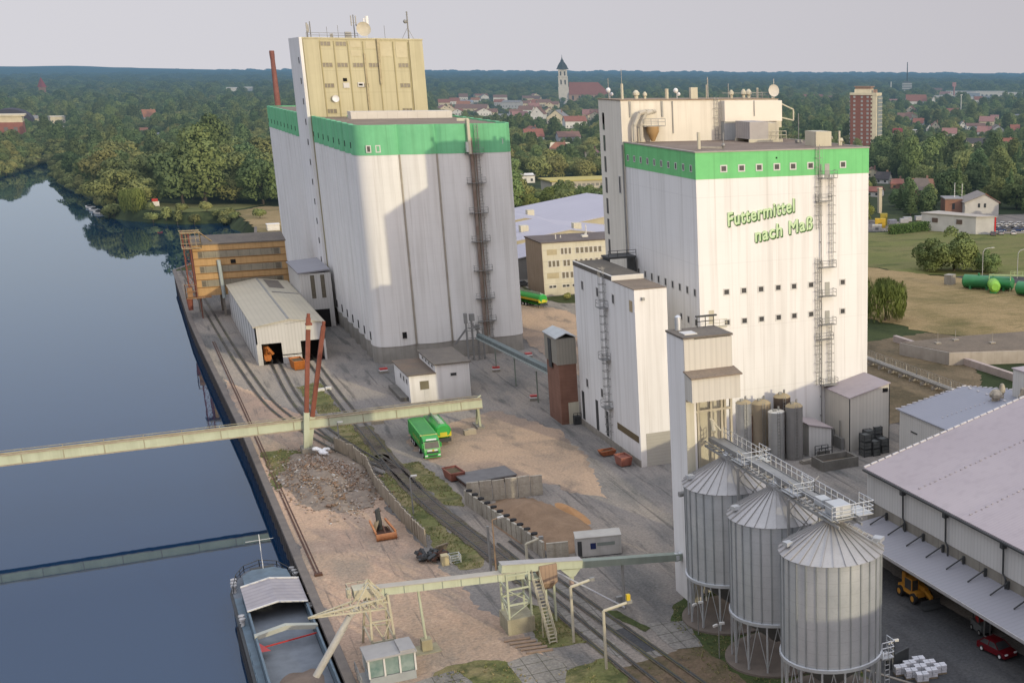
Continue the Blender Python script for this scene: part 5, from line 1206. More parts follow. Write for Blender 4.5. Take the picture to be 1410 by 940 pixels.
def gallery_tower():
    s=thing('gallery_tower','cream lattice support tower with steep stairs under the front gallery','support tower',(30.8,124.4,0))
    mb=MB(); mb.box(29.4,32.2,122.7,126.0,0,1.7); obj('plinth',mb,mat('cream_plinth',(.43,.40,.28),(.33,.31,.23),scale=.8,streak=.5,speck=.3),s)
    mb=MB()
    P=((29.7,123.0),(32.0,123.0),(29.7,125.7),(32.0,125.7))
    for x,y in P: mb.box(x-.1,x+.1,y-.1,y+.1,1.7,6.6)
    for z in (3.2,4.9,6.4):
        mb.box(29.7,32,122.94,123.06,z-.1,z+.1).box(29.7,32,125.64,125.76,z-.1,z+.1).box(29.64,29.76,123,125.7,z-.1,z+.1).box(31.94,32.06,123,125.7,z-.1,z+.1)
    mb.beam((29.7,123,1.8),(32,123,3.2),.08,.08).beam((32,123,3.2),(29.7,123,4.9),.08,.08).beam((29.7,125.7,1.8),(32,125.7,3.2),.08,.08).beam((29.7,123,1.8),(29.7,125.7,3.2),.08,.08).beam((29.7,125.7,3.2),(29.7,123,4.9),.08,.08)
    obj('lattice',mb,PALEG,s)
    mb=MB(); mb.box(33.1,34.9,122.8,124.4,4.9,6.9); mb.add([(33.1,122.8,4.9),(34.9,122.8,4.9),(34.9,124.4,4.9),(33.1,124.4,4.9),(33.7,123.3,4.1),(34.3,123.3,4.1),(34.3,123.9,4.1),(33.7,123.9,4.1)],[(0,1,5,4),(1,2,6,5),(2,3,7,6),(3,0,4,7),(4,5,6,7)]); obj('hopper',mb,mat('pinkish_tan_boards',(.38,.27,.19),(.31,.22,.155),scale=.8,rib=('xy',.4),ribamt=.3),s)
    mb=MB(); mb.box(33.7,33.9,123.5,123.7,0,4.2).box(34.7,34.9,123.9,124.1,0,4.9); obj('hopper_leg',mb,PALEG,s)
    st=MB(); a=Vector((32.3,123.0,5.6)); b=Vector((32.5,118.7,0.05))
    for q in (0,.75): st.beam(a+Vector((q,0,0)),b+Vector((q,0,0)),.06,.2)
    for i in range(19): 
        p=a.lerp(b,(i+.5)/19); st.box(p.x+.02,p.x+.75,p.y-.14,p.y+.1,p.z,p.z+.04)
    for q in (0,.75):
        st.beam(a+Vector((q,0,1.05)),b+Vector((q,0,1.05)),.05,.05).beam(a+Vector((q,0,.55)),b+Vector((q,0,.55)),.04,.04)
        for i in range(7): p=a.lerp(b,i/6); st.box(p.x+q-.03,p.x+q+.03,p.y-.03,p.y+.03,p.z,p.z+1.05)
    st.box(32.35,32.45,120.6,120.7,0,2.6)
    obj('stairs',st,mat('cream_stairs',(.48,.45,.34),(.38,.33,.23),scale=1.2),s)
    mb=MB(); mb.box(31.9,33.2,122.9,124.6,5.55,5.62); rail_fence(mb,[(33.2,124.6,5.6),(31.9,124.6,5.6)],1.1,.04,.7); obj('landing',mb,PALEG,s)
gallery_tower()
def sleepers_stack():
    s=thing('timber_steps','row of old timber sleepers laid as steps beside the tower plinth','timber steps',(31,120,0))
    mb=MB()
    for i in range(5): mb.obox((29.9+i*.30,121.3-i*.95,.12),(2.6,.4,.16),-.18)
    obj('sleeper',mb,mat('old_timber',(.27,.20,.15),(.20,.15,.11),scale=2),s)
sleepers_stack()
def barge_loader():
    s=thing('barge_loader','cream lattice loading boom and spout standing on the quay beside the barge','ship loader',(17,124,0))
    Pm=mat('cream_loader_paint',(.52,.49,.36),(.42,.38,.27),scale=1,streak=.3)
    mb=MB()
    for x,y in ((16.1,122.4),(18.4,122.4),(16.1,128.4),(18.4,127.4)): mb.beam((x,y,0),(17.2+(x-17.2)*.75,122.9+(y-122.9)*.35,7.0),.2,.2)
    for z in (2.3,4.4,6.2): 
        k=1-.25*z/7; ky=1-.65*z/7
        p=[(17.2+(x-17.2)*k,122.9+(y-122.9)*ky,z) for x,y in ((16.1,122.4),(18.4,122.4),(18.4,127.4),(16.1,128.4))]
        for a,b in zip(p,p[1:]+p[:1]): mb.beam(a,b,.14,.14)
    mb.beam((16.1,122.4,0),(18.1,122.6,4.4),.1,.1).beam((18.4,122.4,0),(16.5,122.7,4.4),.1,.1).beam((18.4,127.4,0),(18.0,123.5,4.4),.1,.1)
    obj('support_frame',mb,Pm,s)
    mb=MB(); tip=Vector((10.6,120.6,6.9))
    top=[Vector((16.2,121.2,9.0)),Vector((16.4,122.6,8.9))]; A=[Vector((17.6,120.8,7.4)),Vector((17.6,122.9,7.4))]; B=[Vector((17.6,120.8,6.3)),Vector((17.6,122.9,6.3))]
    for i in (0,1):
        mb.beam(tip,A[i],.16,.16).beam(tip,B[i],.16,.16)
        for k in range(8):
            t=(k+1)/9; u=(k+2)/9
            mb.beam(tip.lerp(A[i],t),tip.lerp(B[i],min(u,1)),.08,.08).beam(tip.lerp(A[i],t),tip.lerp(B[i],t),.08,.08)
        mb.beam(top[i],A[i],.14,.14).beam(top[i],tip.lerp(A[i],.62),.12,.12).beam(top[i],B[i],.14,.14)
    for k in range(8):
        t=(k+1)/9; mb.beam(tip.lerp(A[0],t),tip.lerp(A[1],t),.07,.07).beam(tip.lerp(B[0],t),tip.lerp(B[1],t),.07,.07)
    obj('boom',mb,Pm,s)
    mb=MB(); mb.path([(16.0,121.6,6.9),(15.2,121.4,6.7),(14.3,121.2,6.1),(13.0,121,4.3)],.28,10); mb.tube((13.4,121,4.8),(10.7,121,.75),.33,10).tube((14.0,121.35,5.0),(11.8,121.35,1.9),.06,6).beam((11.7,121.1,2.0),(11.9,121.5,2.2),.5,.2); obj('spout',mb,mat('pale_spout',(.47,.46,.41),(.40,.385,.34),scale=1,streak=.2),s,smooth=True)
    mb=MB(); mb.tube((14.4,121.4,6.0),(11.6,121,.0+2.4),.03,4); obj('rope',mb,STEELD,s)
    mb=MB(); mb.box(15.0,16.6,122,123.6,7.2,8.2).obox((14.6,122.8,7.8),(.4,.6,.9)); rail_fence(mb,[(14.6,122,7.2),(14.6,124,7.2),(16.8,124,7.2)],1.1,.04,.8); obj('drive_platform',mb,Pm,s)
barge_loader()
def cabin():
    s=thing('control_cabin','glazed control cabin with pale flat roof at the foot of the barge loader','cabin',(17,119,0))
    mb=MB(); mb.box(15.0,19.2,117.6,120.6,.0,.9); obj('base',mb,mat('cabin_base',(.34,.37,.37),(.28,.3,.3),scale=.8),s)
    mb=MB(); mb.box(14.8,19.4,117.4,120.8,2.75,2.95).obox((18.6,119,3.05),(1.4,3,.2)); obj('roof',mb,mat('cabin_roof',(.36,.355,.34),(.30,.295,.285),scale=.8),s)
    for x in (15.0,16.4,17.8,19.2):
        for y in (117.6,120.6):
            mb=MB(); mb.box(x-.08,x+.08,y-.08,y+.08,.9,2.75); obj('corner_post',mb,FRAME,s)
    mb=MB(); mb.box(15.1,19.1,117.66,117.70,.95,2.7).box(15.05,15.1,117.7,120.5,.95,2.7).box(19.1,19.14,117.7,120.5,.95,2.7).box(15.1,19.1,120.5,120.54,.95,2.7); obj('glazing',mb,mat('greenish_cabin_glass',(.12,.20,.18),(.30,.36,.33),scale=.9,rough=.12,spec=.6),s)
    mb=MB(); mb.box(15.9,17.9,118.4,119.6,.95,2.3); obj('desk',mb,FRAME,s)
    mb=MB(); mb.box(14.2,15,117.2,120.6,0,.35); rail_fence(mb,[(14.2,117.2,.35),(14.2,121,.35)],1.1,.05,.9); obj('step_platform',mb,STEEL,s)
cabin()

def lamp_post(x,y,h,label,arm=.9,m=PARQ,adir=(1,-.35)):
    s=thing('lamp_post',label,'lamp post',(x,y,0))
    d=Vector((*adir,0)).normalized()*arm
    mb=MB(); mb.tube((x,y,0),(x,y,h),.11,8,.07); mb.tube((x,y,h),(x+d.x,y+d.y,h+.1),.06,6); obj('pole',mb,m,s)
    mb=MB(); mb.obox((x+d.x,y+d.y,h+.12),(.75,.32,.16),math.atan2(d.y,d.x)); obj('lamp_head',mb,PARQ,s)
lamp_post(25.2,201.9,4.3,'grey lamp post behind the rubble heap below the river gantry',.4,STEEL)
lamp_post(28.75,166.2,5.1,'grey lamp post in the grass between panel fence and main track',.5,STEEL,(1,0))
lamp_post(32.7,140.0,6.7,'lamp post with rusty lower shaft by the bunker corner',1.0,mat('rusty_cream_post',(.42,.33,.2),(.30,.16,.09),scale=.7),(1,.2))
s=thing('steel_post','plain grey steel post just left of the rusty lamp post','post',(32.4,141.2,0)); mb=MB(); mb.tube((32.4,141.2,0),(32.4,141.2,5.6),.15,8); obj('shaft',mb,STEEL,s)
def arm_post(x,y,h,L,label,light=False):
    s=thing('barrier_post',label,'arm post',(x,y,0))
    mb=MB(); mb.tube((x,y,0),(x,y,h),.15,8); mb.tube((x,y,h),(x+L,y-.1,h+.45),.15,8); obj('shaft',mb,mat('cream_tube',(.52,.49,.38),(.44,.41,.31),scale=1,streak=.3),s)
    mb=MB(); mb.obox((x+L,y-.1,h+.47),(.5,.34,.34)); obj('arm_end',mb,STEEL,s)
    if light:
        mb=MB(); mb.obox((x+L-.1,y-.1,h+.95),(.35,.35,.6)); obj('warning_lamp',mb,YEL,s)
arm_post(34.75,117.9,6.1,2.2,'cream angled arm post in the grass, middle one of the three')
arm_post(35.65,110.6,6.1,2.6,'nearest cream angled arm post carrying a yellow warning lamp',True)
arm_post(34.9,134.5,5.2,1.7,'cream angled arm post behind the gallery, next to the bunker')
for x,y,h,lb in ((46.2,107.4,3.6,'thin grey floodlight stand beside the middle bin'),(46.6,113.6,3.4,'thin grey floodlight stand beside the farthest bin'),(59.6,96.4,3.2,'thin grey floodlight stand right of the nearest bin')):
    s=thing('floodlight_stand',lb,'floodlight',(x,y,0)); mb=MB(); mb.tube((x,y,0),(x,y,h),.05,6); obj('stand',mb,STEEL,s); mb=MB(); mb.obox((x-.35,y,h),(.5,.2,.22),.3); mb.obox((x+.35,y,h+.1),(.5,.2,.22),-.2); obj('floodlight',mb,PARQ,s)

# ------------------------------------------------------------------ bunker, site container, fences, heaps
def bunker():
    s=thing('storage_bunker','weathered concrete panel bunker open to the yard, filled with grain','bunker',(40,155,0))
    W=mat('bunker_concrete',(.50,.46,.37),(.32,.295,.245),scale=.45,streak=.6,speck=.35,bump=.3,seam=(('z',.9,.05,.35),))
    def run(mb,a,b,h,t=.3,seg=1.5):
        a=Vector(a); b=Vector(b); k=max(1,int((b-a).length/seg))
        for i in range(k):
            p=a.lerp(b,i/k); q=a.lerp(b,(i+1)/k-.01); mb.beam((p.x,p.y,h/2),(q.x,q.y,h/2+RND.uniform(-.04,.04)),t,h+RND.uniform(-.12,.12))
    mb=MB(); run(mb,(35.7,166.9),(39.1,142.4),2.0); obj('river_side_wall',mb,W,s)
    mb=MB(); run(mb,(36.0,167.1),(46.0,166.0),2.9); obj('back_wall',mb,W,s)
    mb=MB(); run(mb,(39.3,142.2),(41.8,141.6),1.9); obj('front_wall',mb,W,s)
    mb=MB()
    for i in range(11):
        t=(i+.4)/12; x=35.7+3.4*t; y=166.9-24.5*t; mb.lathe([(.2,0),(.42,.05),(.42,.22),(.2,.26)],(x+.25,y,2.0),10)
    obj('weighting_tyre',mb,TYRE,s)
bunker()
def heap(name,label,cat,poly_c,rx,ry,h,m,rz=0,seed=0,rough=.25,n=26,kind=None):
    mb=MB(); v=[];f=[]
    for j in range(n+1):
        for i in range(n+1):
            u=i/n*2-1; w=j/n*2-1; r=min(1,math.hypot(u,w)) if max(abs(u),abs(w))<1.01 else 1
            rr=math.hypot(u,w)*(1+.35*rough*pnoise((u*2.2+seed,w*2.2,7)))
            k=max(0,1-rr); z=h*(1-(1-k)**1.5)*(.85+.4*pnoise((u*1.5+seed,w*1.5,seed)))+rough*k**.5*pnoise((u*5+seed,w*5,3))
            x=u*rx; y=w*ry; c,s_=math.cos(rz),math.sin(rz)
            v.append((poly_c[0]+x*c-y*s_,poly_c[1]+x*s_+y*c,max(z,-.05)+.0))
    for j in range(n):
        for i in range(n): f.append((j*(n+1)+i,j*(n+1)+i+1,(j+1)*(n+1)+i+1,(j+1)*(n+1)+i))
    mb.add(v,f); o=obj(name,mb,m,None,smooth=True,fixn=False,angle=60); tag(o,label,cat,None,kind); return o
heap('grain_heap','large brown grain heap filling the concrete bunker','grain heap',(42.0,154.6),4.9,12.2,2.5,HEAP,rad(8),2,.3)
heap('spilled_grain','small orange-brown spill of grain at the open edge of the bunker','grain spill',(47.0,156.5),1.0,5.2,.7,mat('orange_grain',(.42,.23,.10),(.34,.19,.085),scale=.8),rad(6),5,.1)
RUBM=mat('rubble_mix',(.30,.24,.18),(.15,.125,.10),scale=1.2,speck=.5,bump=.6)
heap('rubble_heap','grey brown rubble and scrap heap on the quay against the panel fence','rubble heap',(21.3,187.0),6.0,15.5,1.7,RUBM,rad(4),7,.9)
# loose stones over the heap belong to it as stuff
def stones():
    mb=MB(); 
    for _ in range(2600):
        u=RND.gauss(0,.5); w=RND.gauss(0,.5)
        if math.hypot(u,w)>1.35+.3*pnoise((u*3,w*3,9)): continue
        x=21.3+u*6.2-w*1.0; y=187+w*15.5; k=max(0,1-math.hypot(u,w)); z=1.7*(1-(1-k)**1.5)*.9
        s=RND.uniform(.06,.17)*(2.4 if RND.random()<.08 else 1.2); mb.cur=RND.choice((0,0,0,0,1,2,2,2,2))
        mb.obox((x,y,z+.08),(s*RND.uniform(.6,1.8),s,s*.6),RND.uniform(0,3),RND.uniform(-.5,.5),RND.uniform(-.5,.5))
    o=obj('rubble_stones',mb,[mat('grey_rubble',(.33,.27,.21),(.21,.17,.135),scale=2),mat('pale_rubble',(.44,.42,.39),scale=2),mat('brown_rubble',(.28,.18,.115),(.17,.115,.075),scale=2)],None)
    tag(o,'loose broken stones and debris strewn over the quay rubble heap','rubble',kind='stuff')
stones()
s=thing('tarpaulin_bundle','crumpled white tarpaulin lying at the top of the rubble heap','tarpaulin',(22.6,199,0))
mb=MB(); 
for i in range(7): mb.ball((22.3+RND.uniform(-.9,.9),199+RND.uniform(-1.6,1.2),.9+RND.uniform(0,.4)),RND.uniform(.35,.6),8,5,.6)
obj('sheeting',mb,WHITEP,s)
def panel_fence():
    s=thing('panel_fence','weathered concrete panel fence bending round the rubble heap beside the tracks','fence',(26.5,178,0))
    pts=[(24.4,202),(26.2,196),(26.9,188),(26.4,180.5),(26.9,163.6),(27.6,153)]
    mb=MB(); W=mat('fence_panels',(.42,.36,.27),(.31,.265,.2),scale=.6,streak=.6,speck=.3)
    for a,b in zip(pts,pts[1:]):
        a=Vector(a); b=Vector(b); k=max(1,int((b-a).length/1.15))
        for i in range(k):
            p=a.lerp(b,(i+.04)/k); q=a.lerp(b,(i+.96)/k); h=2.15+RND.uniform(-.15,.15); j=RND.uniform(-.08,.08)
            mb.beam((p.x+j,p.y,h/2),(q.x-j,q.y,h/2+RND.uniform(-.05,.05)),.16,h)
    obj('panel',mb,W,s)
    mb=MB()
    for a,b in zip(pts,pts[1:]):
        a=Vector(a); b=Vector(b); k=max(1,int((b-a).length/1.15))
        for i in range(k): p=a.lerp(b,i/k); mb.box(p.x+.05,p.x+.25,p.y-.1,p.y+.1,0,2.2)
    obj('post',mb,CONCD,s)
panel_fence()
def site_container():
    s=thing('site_container','white site cabin container with a dark blue notice by the bunker','container',(45,140,0))
    a=Vector((42.4,140.5)); b=Vector((47.6,139.3)); d=(b-a); rz=math.atan2(d.y,d.x); c=(a+b)/2
    n=Vector((-d.y,d.x)).normalized()
    s.location=(c.x+n.x*1.25,c.y+n.y*1.25,0); s.rotation_euler=(0,0,rz); L=d.length
    mb=MB(); mb.box(-L/2,L/2,-1.25,1.25,.12,2.4); obj('body',mb,mat('container_white',(.50,.49,.46),(.43,.42,.39),scale=.6,streak=.3),s,local=True)
    mb=MB(); mb.box(-L/2-.06,L/2+.06,-1.3,1.3,2.4,2.52); obj('roof',mb,mat('container_roof',(.44,.42,.37),(.36,.34,.30),scale=.6),s,local=True)
    mb=MB(); mb.box(-1.0,-.35,-1.29,-1.252,1.0,1.75); obj('notice',mb,mat('navy_notice',(.02,.03,.10),scale=2),s,local=True)
    mb=MB(); mb.box(-.2,1.9,-1.29,-1.252,1.35,1.75); obj('window_strip',mb,mat('grey_green_strip',(.22,.25,.22),scale=1),s,local=True)
    mb=MB(); mb.box(-2.5,-2.0,-1.29,-1.252,.2,2.1); obj('door',mb,STEELD,s,local=True)
    mb=MB(); mb.box(-L/2,L/2,-1.2,1.2,0,.12); obj('skid',mb,STEELD,s,local=True)
site_container()
def skip(label,x,y,rz,L=2.6,W=1.7,H=1.25,m=PINK,fill=True):
    s=thing('skip',label,'skip',(x,y,.012),rz)
    mb=MB(); a,b=L/2,W/2
    v=[(-a*.75,-b*.85,.15),(a*.75,-b*.85,.15),(a*.75,b*.85,.15),(-a*.75,b*.85,.15),(-a,-b,H),(a,-b,H),(a,b,H),(-a,b,H)]
    mb.add(v,[(0,3,2,1),(0,1,5,4),(1,2,6,5),(2,3,7,6),(3,0,4,7)]); obj('body',mb,m,s,local=True)
    mb=MB(); mb.box(-a,a,-b-.05,-b+.05,H-.1,H+.04).box(-a,a,b-.05,b+.05,H-.1,H+.04).box(-a-.05,-a+.05,-b,b,H-.1,H+.04).box(a-.05,a+.05,-b,b,H-.1,H+.04)
    for q in (-.5,0,.5): mb.beam((q*L*.8,-b*.87,.2),(q*L,-b*1.0-.03,H-.1),.1,.08)
    for q in (-.6,.6): mb.beam((-a*.77,q*b,.2),(-a-.03,q*b,H-.1),.08,.1).beam((a*.77,q*b,.2),(a+.03,q*b,H-.1),.08,.1)
    obj('rim',mb,m,s,local=True)
    mb=MB(); mb.box(-a*.7,a*.7,-b*.8,b*.8,0,.15); obj('skid',mb,STEELD,s,local=True)
    if fill:
        mb=MB(); mb.box(-a*.93,a*.93,-b*.92,b*.92,H-.35,H-.25); obj('load',mb,G_EARTH if fill is True else fill,s,local=True)
skip('faded red skip between the green truck and the concrete bunker',36.9,178.9,rad(97),3.6,2.0,1.4)
skip('low orange red skip at the foot of the loading block, the farther of the pair',59.8,179.6,rad(5),2.3,1.5,.85,mat('orange_red_skip',(.42,.15,.07),(.34,.12,.06),scale=1,streak=.3))
skip('taller flat lidded pink skip at the loading block foot, nearer of the pair',60.2,173.6,rad(95),2.6,1.7,1.5,PINK,PINK)
skip('bright orange skip standing in front of the white shed doorways',27.0,264.2,rad(96),4.4,2.1,1.9,SKIPO)
def flat_slab_deck():
    s=thing('flat_trailer','low grey covered flat trailer parked behind the bunker wall','trailer',(40.6,176,0))
    s.rotation_euler=(0,0,rad(5))
    mb=MB(); mb.box(-3.6,3.8,-2.4,2.6,.75,.95); obj('tarpaulin',mb,mat('grey_tarp',(.17,.165,.16),(.13,.125,.12),scale=.8),s,local=True)
    mb=MB(); mb.box(-3.5,3.7,-2.3,2.5,.35,.75); obj('chassis',mb,RUSTD,s,local=True)
    for x in (-2.2,2.2):
        for y in (-1.9,2.1):
            mb=MB(); mb.tube((x,y-.15,.35),(x,y+.15,.35),.35,12); obj('wheel',mb,TYRE,s,local=True)
flat_slab_deck()
def loader_in_shed():
    s=thing('orange_loader','orange loader standing just inside the left doorway of the shed','loader',(22.6,272,0))
    mb=MB(); mb.box(21.9,23.2,271.2,273.4,.6,2.0).box(22.0,23.0,272.2,273.6,2.0,3.2); obj('body',mb,SKIPO,s)
    mb=MB(); mb.beam((22.2,271.3,1.8),(22.6,269.9,3.6),.35,.3).beam((22.6,269.9,3.6),(23.5,269.6,2.2),.6,.3); obj('arm',mb,SKIPO,s)
    for x in (21.9,23.2):
        for y in (271.5,273.2):
            mb=MB(); mb.tube((x-.15,y,.5),(x+.15,y,.5),.5,12); obj('wheel',mb,TYRE,s)
loader_in_shed()
def grab():
    s=thing('clamshell_grab','rusty orange clamshell grab resting on the sandy quay','grab',(24,159.6,0))
    mb=MB(); mb.tube((22.7,158.0,.45),(25.1,158.0,.45),.42,12); mb.beam((22.75,158.2,.9),(22.75,162.4,1.3),.2,.25).beam((25.05,158.2,.9),(24.6,162.4,1.3),.2,.25); obj('jaw',mb,mat('orange_rust_jaw',(.50,.22,.09),(.34,.14,.06),scale=1.2),s)
    mb=MB(); mb.box(23.0,24.8,158.5,162,.1,.45).beam((23.9,158.2,.6),(23.9,160,1.2),.15,.2); obj('frame',mb,RUSTD,s)
    for q in (-1,1):
        mb=MB(); mb.add([(23.8+q*.85,159.9,.5),(23.8+q*.85,162.1,.5),(23.8+q*.25,161.6,2.0),(23.8+q*.25,160.4,1.7)],[(0,1,2,3)]); obj('side_plate',mb,mat('beige_plate',(.45,.35,.2),scale=1),s,fixn=False)
    mb=MB(); mb.tube((23.7,161.0,.5),(23.6,161.2,2.9),.32,8).beam((23.4,161.2,2.9),(23.9,161.2,3.2),.3,.2); obj('head',mb,STEELD,s)
grab()
def scrap():
    s=thing('scrap_pile','small pile of dark scrap and old machine parts at the end of the panel fence','scrap pile',(27.8,147.8,0))
    mb=MB()
    for _ in range(70):
        g1=max(-1.5,min(1.5,RND.gauss(0,.7))); g2=max(-1.6,min(1.6,RND.gauss(0,.7)))
        c=(27.4+g1,148.4+g2,RND.uniform(.1,.8)); q=RND.uniform(.4,1.1)
        mb.cur=RND.choice((0,0,1)); mb.obox(c,(q,q*.5,q*.4),RND.uniform(0,3),RND.uniform(-.6,.6),RND.uniform(-.6,.6))
    obj('scrap',mb,[STEELD,RUSTD],s)
    s=thing('plastic_tank','cream plastic tank in a broken cage beside the scrap pile','tank',(28.3,146.2,0)); mb=MB(); mb.box(27.9,28.7,145.7,146.7,0,1.2); obj('tank_body',mb,mat('cream_plastic',(.50,.43,.25),(.42,.36,.22),scale=1),s)
    s=thing('wire_cage','empty pale wire cage lying next to the scrap pile','cage',(29.4,146.4,0)); mb=MB()
    for x in (28.9,30.1):
        for y in (145.9,147): mb.box(x-.04,x+.04,y-.04,y+.04,0,1.0)
    for z in (.05,.35,.65,.95):
        for y in (145.9,147): mb.box(28.9,30.1,y-.03,y+.03,z-.03,z+.03)
        for x in (28.9,30.1): mb.box(x-.03,x+.03,145.9,147,z-.03,z+.03)
    obj('wire_frame',mb,GALV,s)
    s=thing('timber_bundle','short bundle of weathered timber leaning at the fence end','timber',(28.6,150.6,0)); mb=MB()
    for i in range(5): mb.obox((28.5+i*.12,150.4,.2+i*.18),(1.6,.3,.15),.1*i)
    obj('timber',mb,WOOD,s)
scrap()
def yard_hut():
    s=thing('weighbridge_house','small white two part yard house with dark flat roofs below the grain silo','yard house',(45.5,231,0))
    mb=MB(); mb.box(40.6,45.2,226.4,239.6,0,4.7); obj('wall',mb,WHITE,s)
    mb=MB(); mb.box(45.2,51.0,226.4,239.6,0,6.2); obj('upper_wall',mb,WHITE,s)
    mb=MB(); mb.extrude_yz([(226.1,4.75),(239.9,4.75),(239.9,4.95),(226.1,4.9)],40.3,45.19); obj('low_roof',mb,mat('brown_flat_roof',(.17,.125,.09),(.12,.105,.085),scale=.2,speck=.3),s)
    mb=MB(); mb.box(44.9,51.3,226.1,239.9,6.2,6.42); obj('high_roof',mb,ROOFG,s)
    for y in (229,231.5,234,236.6): win_x(s,y,5.6,1.2,.45,45.2,fw=.08)
    for y in (228.4,231,233.6): win_x(s,y,3.4,1.1,.9,40.6,fw=.1)
    win_y(s,48.2,4.3,1.0,.5,226.4,fw=.1)
    win_y(s,43.1,2.9,1.5,1.5,226.4,fw=.06,pane=mat('dim_pane',(.20,.18,.12),scale=1))
    w=MB(); w.box(43.0,43.8,226.33,226.41,.05,2.1); obj('door',w,FRAME,s)
    mb=MB(); mb.box(39.2,40.55,228,239,0,.7); obj('ramp',mb,CONCD,s)
yard_hut()
def bollard(label,x,y):
    s=thing('collision_block',label,'bollard',(x,y,.012),RND.uniform(-.2,.2),'red and white collision blocks in the yard')
    mb=MB(); mb.box(-.75,.75,-.5,.5,0,.45); obj('base',mb,CONC,s,local=True)
    mb=MB(); mb.box(-.72,.72,-.47,.47,.45,.68); obj('white_band',mb,WHITEP,s,local=True)
    mb=MB(); mb.box(-.7,.7,-.45,.45,.68,.95); obj('red_top',mb,REDP,s,local=True)
bollard('red and white block at the front corner of the grain silo',40.8,252.6)
bollard('red and white block beside the belt conveyor post',59.9,243.5)
bollard('red and white block near the right end of the silo front',68.9,253)
bollard('red and white block nearest the brick conveyor house',59.9,218)
for x,y,lb in ((44.6,201.3,'pale concrete block by the right leg of the river gantry'),(33.0,215,'pale concrete block between the tracks behind the gantry girder')):
    s=thing('concrete_block',lb,'concrete block',(x,y,0)); mb=MB(); mb.obox((x,y,.4),(1.9,.8,.8),.1).obox((x+.2,y+.1,.85),(1.2,.6,.12),.3); obj('block',mb,mat('yellowish_block',(.42,.37,.28),(.33,.29,.22),scale=1.5,speck=.3),s)
s=thing('manhole_blocks','two pale kerb stones lying beside the shed track','kerb stones',(28.5,243,0)); mb=MB(); mb.obox((28.2,243,.25),(1.2,.6,.5),.2).obox((29.6,243.6,.25),(1.0,.6,.5),-.1); obj('stone',mb,FRAME,s)

# ------------------------------------------------------------------ belt conveyor at the silo foot
def belt():
    s=thing('bucket_elevator','dark grey bucket elevator tower and its pipes at the silo foot','bucket elevator',(58.6,256,0))
    mb=MB()
    for x,y in ((57.6,255.4),(58.7,255.4),(59.8,255.6),(60.9,255.8)): mb.box(x-.16,x+.16,y-.16,y+.16,0,8.6 if x<59 else 6.6)
    mb.box(57.3,57.9,255.1,255.8,7.6,9.6).box(58.4,59.3,255.0,256,8.0,9.4).box(59.5,60.2,255.2,256,6.2,7.2)
    for z in (1.5,3,4.5,6): mb.box(57.6,60.9,255.3,255.45,z,z+.1)
    mb.beam((57.7,255.4,6.6),(55.6,257.4,3.2),.3,.3).beam((58.7,255.4,7.5),(60.2,255.4,5.2),.3,.3)
    obj('casing',mb,STEEL,s)
    mb=MB(); rail_fence(mb,[(58,254.8,6.6),(60.8,254.8,6.6)],1.1,.05,.8); mb.box(58,60.8,254.8,256,6.5,6.6); obj('platform',mb,STEEL,s)
    s=thing('belt_conveyor','long inclined covered belt conveyor from the silo elevator down to the brick house','belt conveyor',(58,225,0))
    mb=MB(); mb.beam((59.9,255.0,5.0),(60.2,204.5,7.6),1.1,.7); obj('belt_cover',mb,mat('conveyor_cover',(.17,.20,.19),(.12,.145,.14),scale=.8,rib=('y',1.4),ribamt=.3),s)
    mb=MB()
    for q in (-.75,.75): mb.beam((59.9+q,255,4.6),(60.2+q,204.5,7.2),.12,.3)
    obj('side_girder',mb,mat('pale_girder',(.36,.40,.37),scale=1),s)
    for y in (243.6,230,216):
        mb=MB(); mb.box(59.9,60.1,y-.1,y+.1,0,5.6); obj('support_post',mb,PALEGD,s)
belt()
def brick_house():
    s=thing('conveyor_house','brick tower house with grey sheet clad top beside the loading block','tower house',(60.6,203,0))
    mb=MB(); mb.box(59.2,62.1,199.7,206.3,0,10.0); obj('brick_wall',mb,BRICK,s)
    mb=MB(); mb.box(59.0,62.2,199.6,206.4,10.0,14.3); obj('cladding',mb,mat('beige_grey_sheet',(.30,.28,.23),(.25,.235,.195),scale=.3,rib=('xy',.5),ribamt=.2),s)
    mb=MB(); mb.extrude_xz([(58.8,14.3),(60.6,15.1),(62.4,14.3),(62.4,14.45),(60.6,15.25),(58.8,14.45)],199.4,206.6); obj('roof',mb,GALV,s)
    mb=MB(); mb.box(60.4,62.1,199.55,199.69,0,3.6); obj('door_panel',mb,CREAM,s)
    mb=MB(); mb.box(58.9,59.0,202.6,204.2,9,13.8); obj('opening',mb,STEELD,s)
    mb=MB(); mb.box(61.0,62.0,198.6,199.6,0,1.4); rail_fence(mb,[(60.8,198.5,0),(62.1,198.5,0)],2.0,.05,.6); obj('steel_cage',mb,STEELD,s)
brick_house()

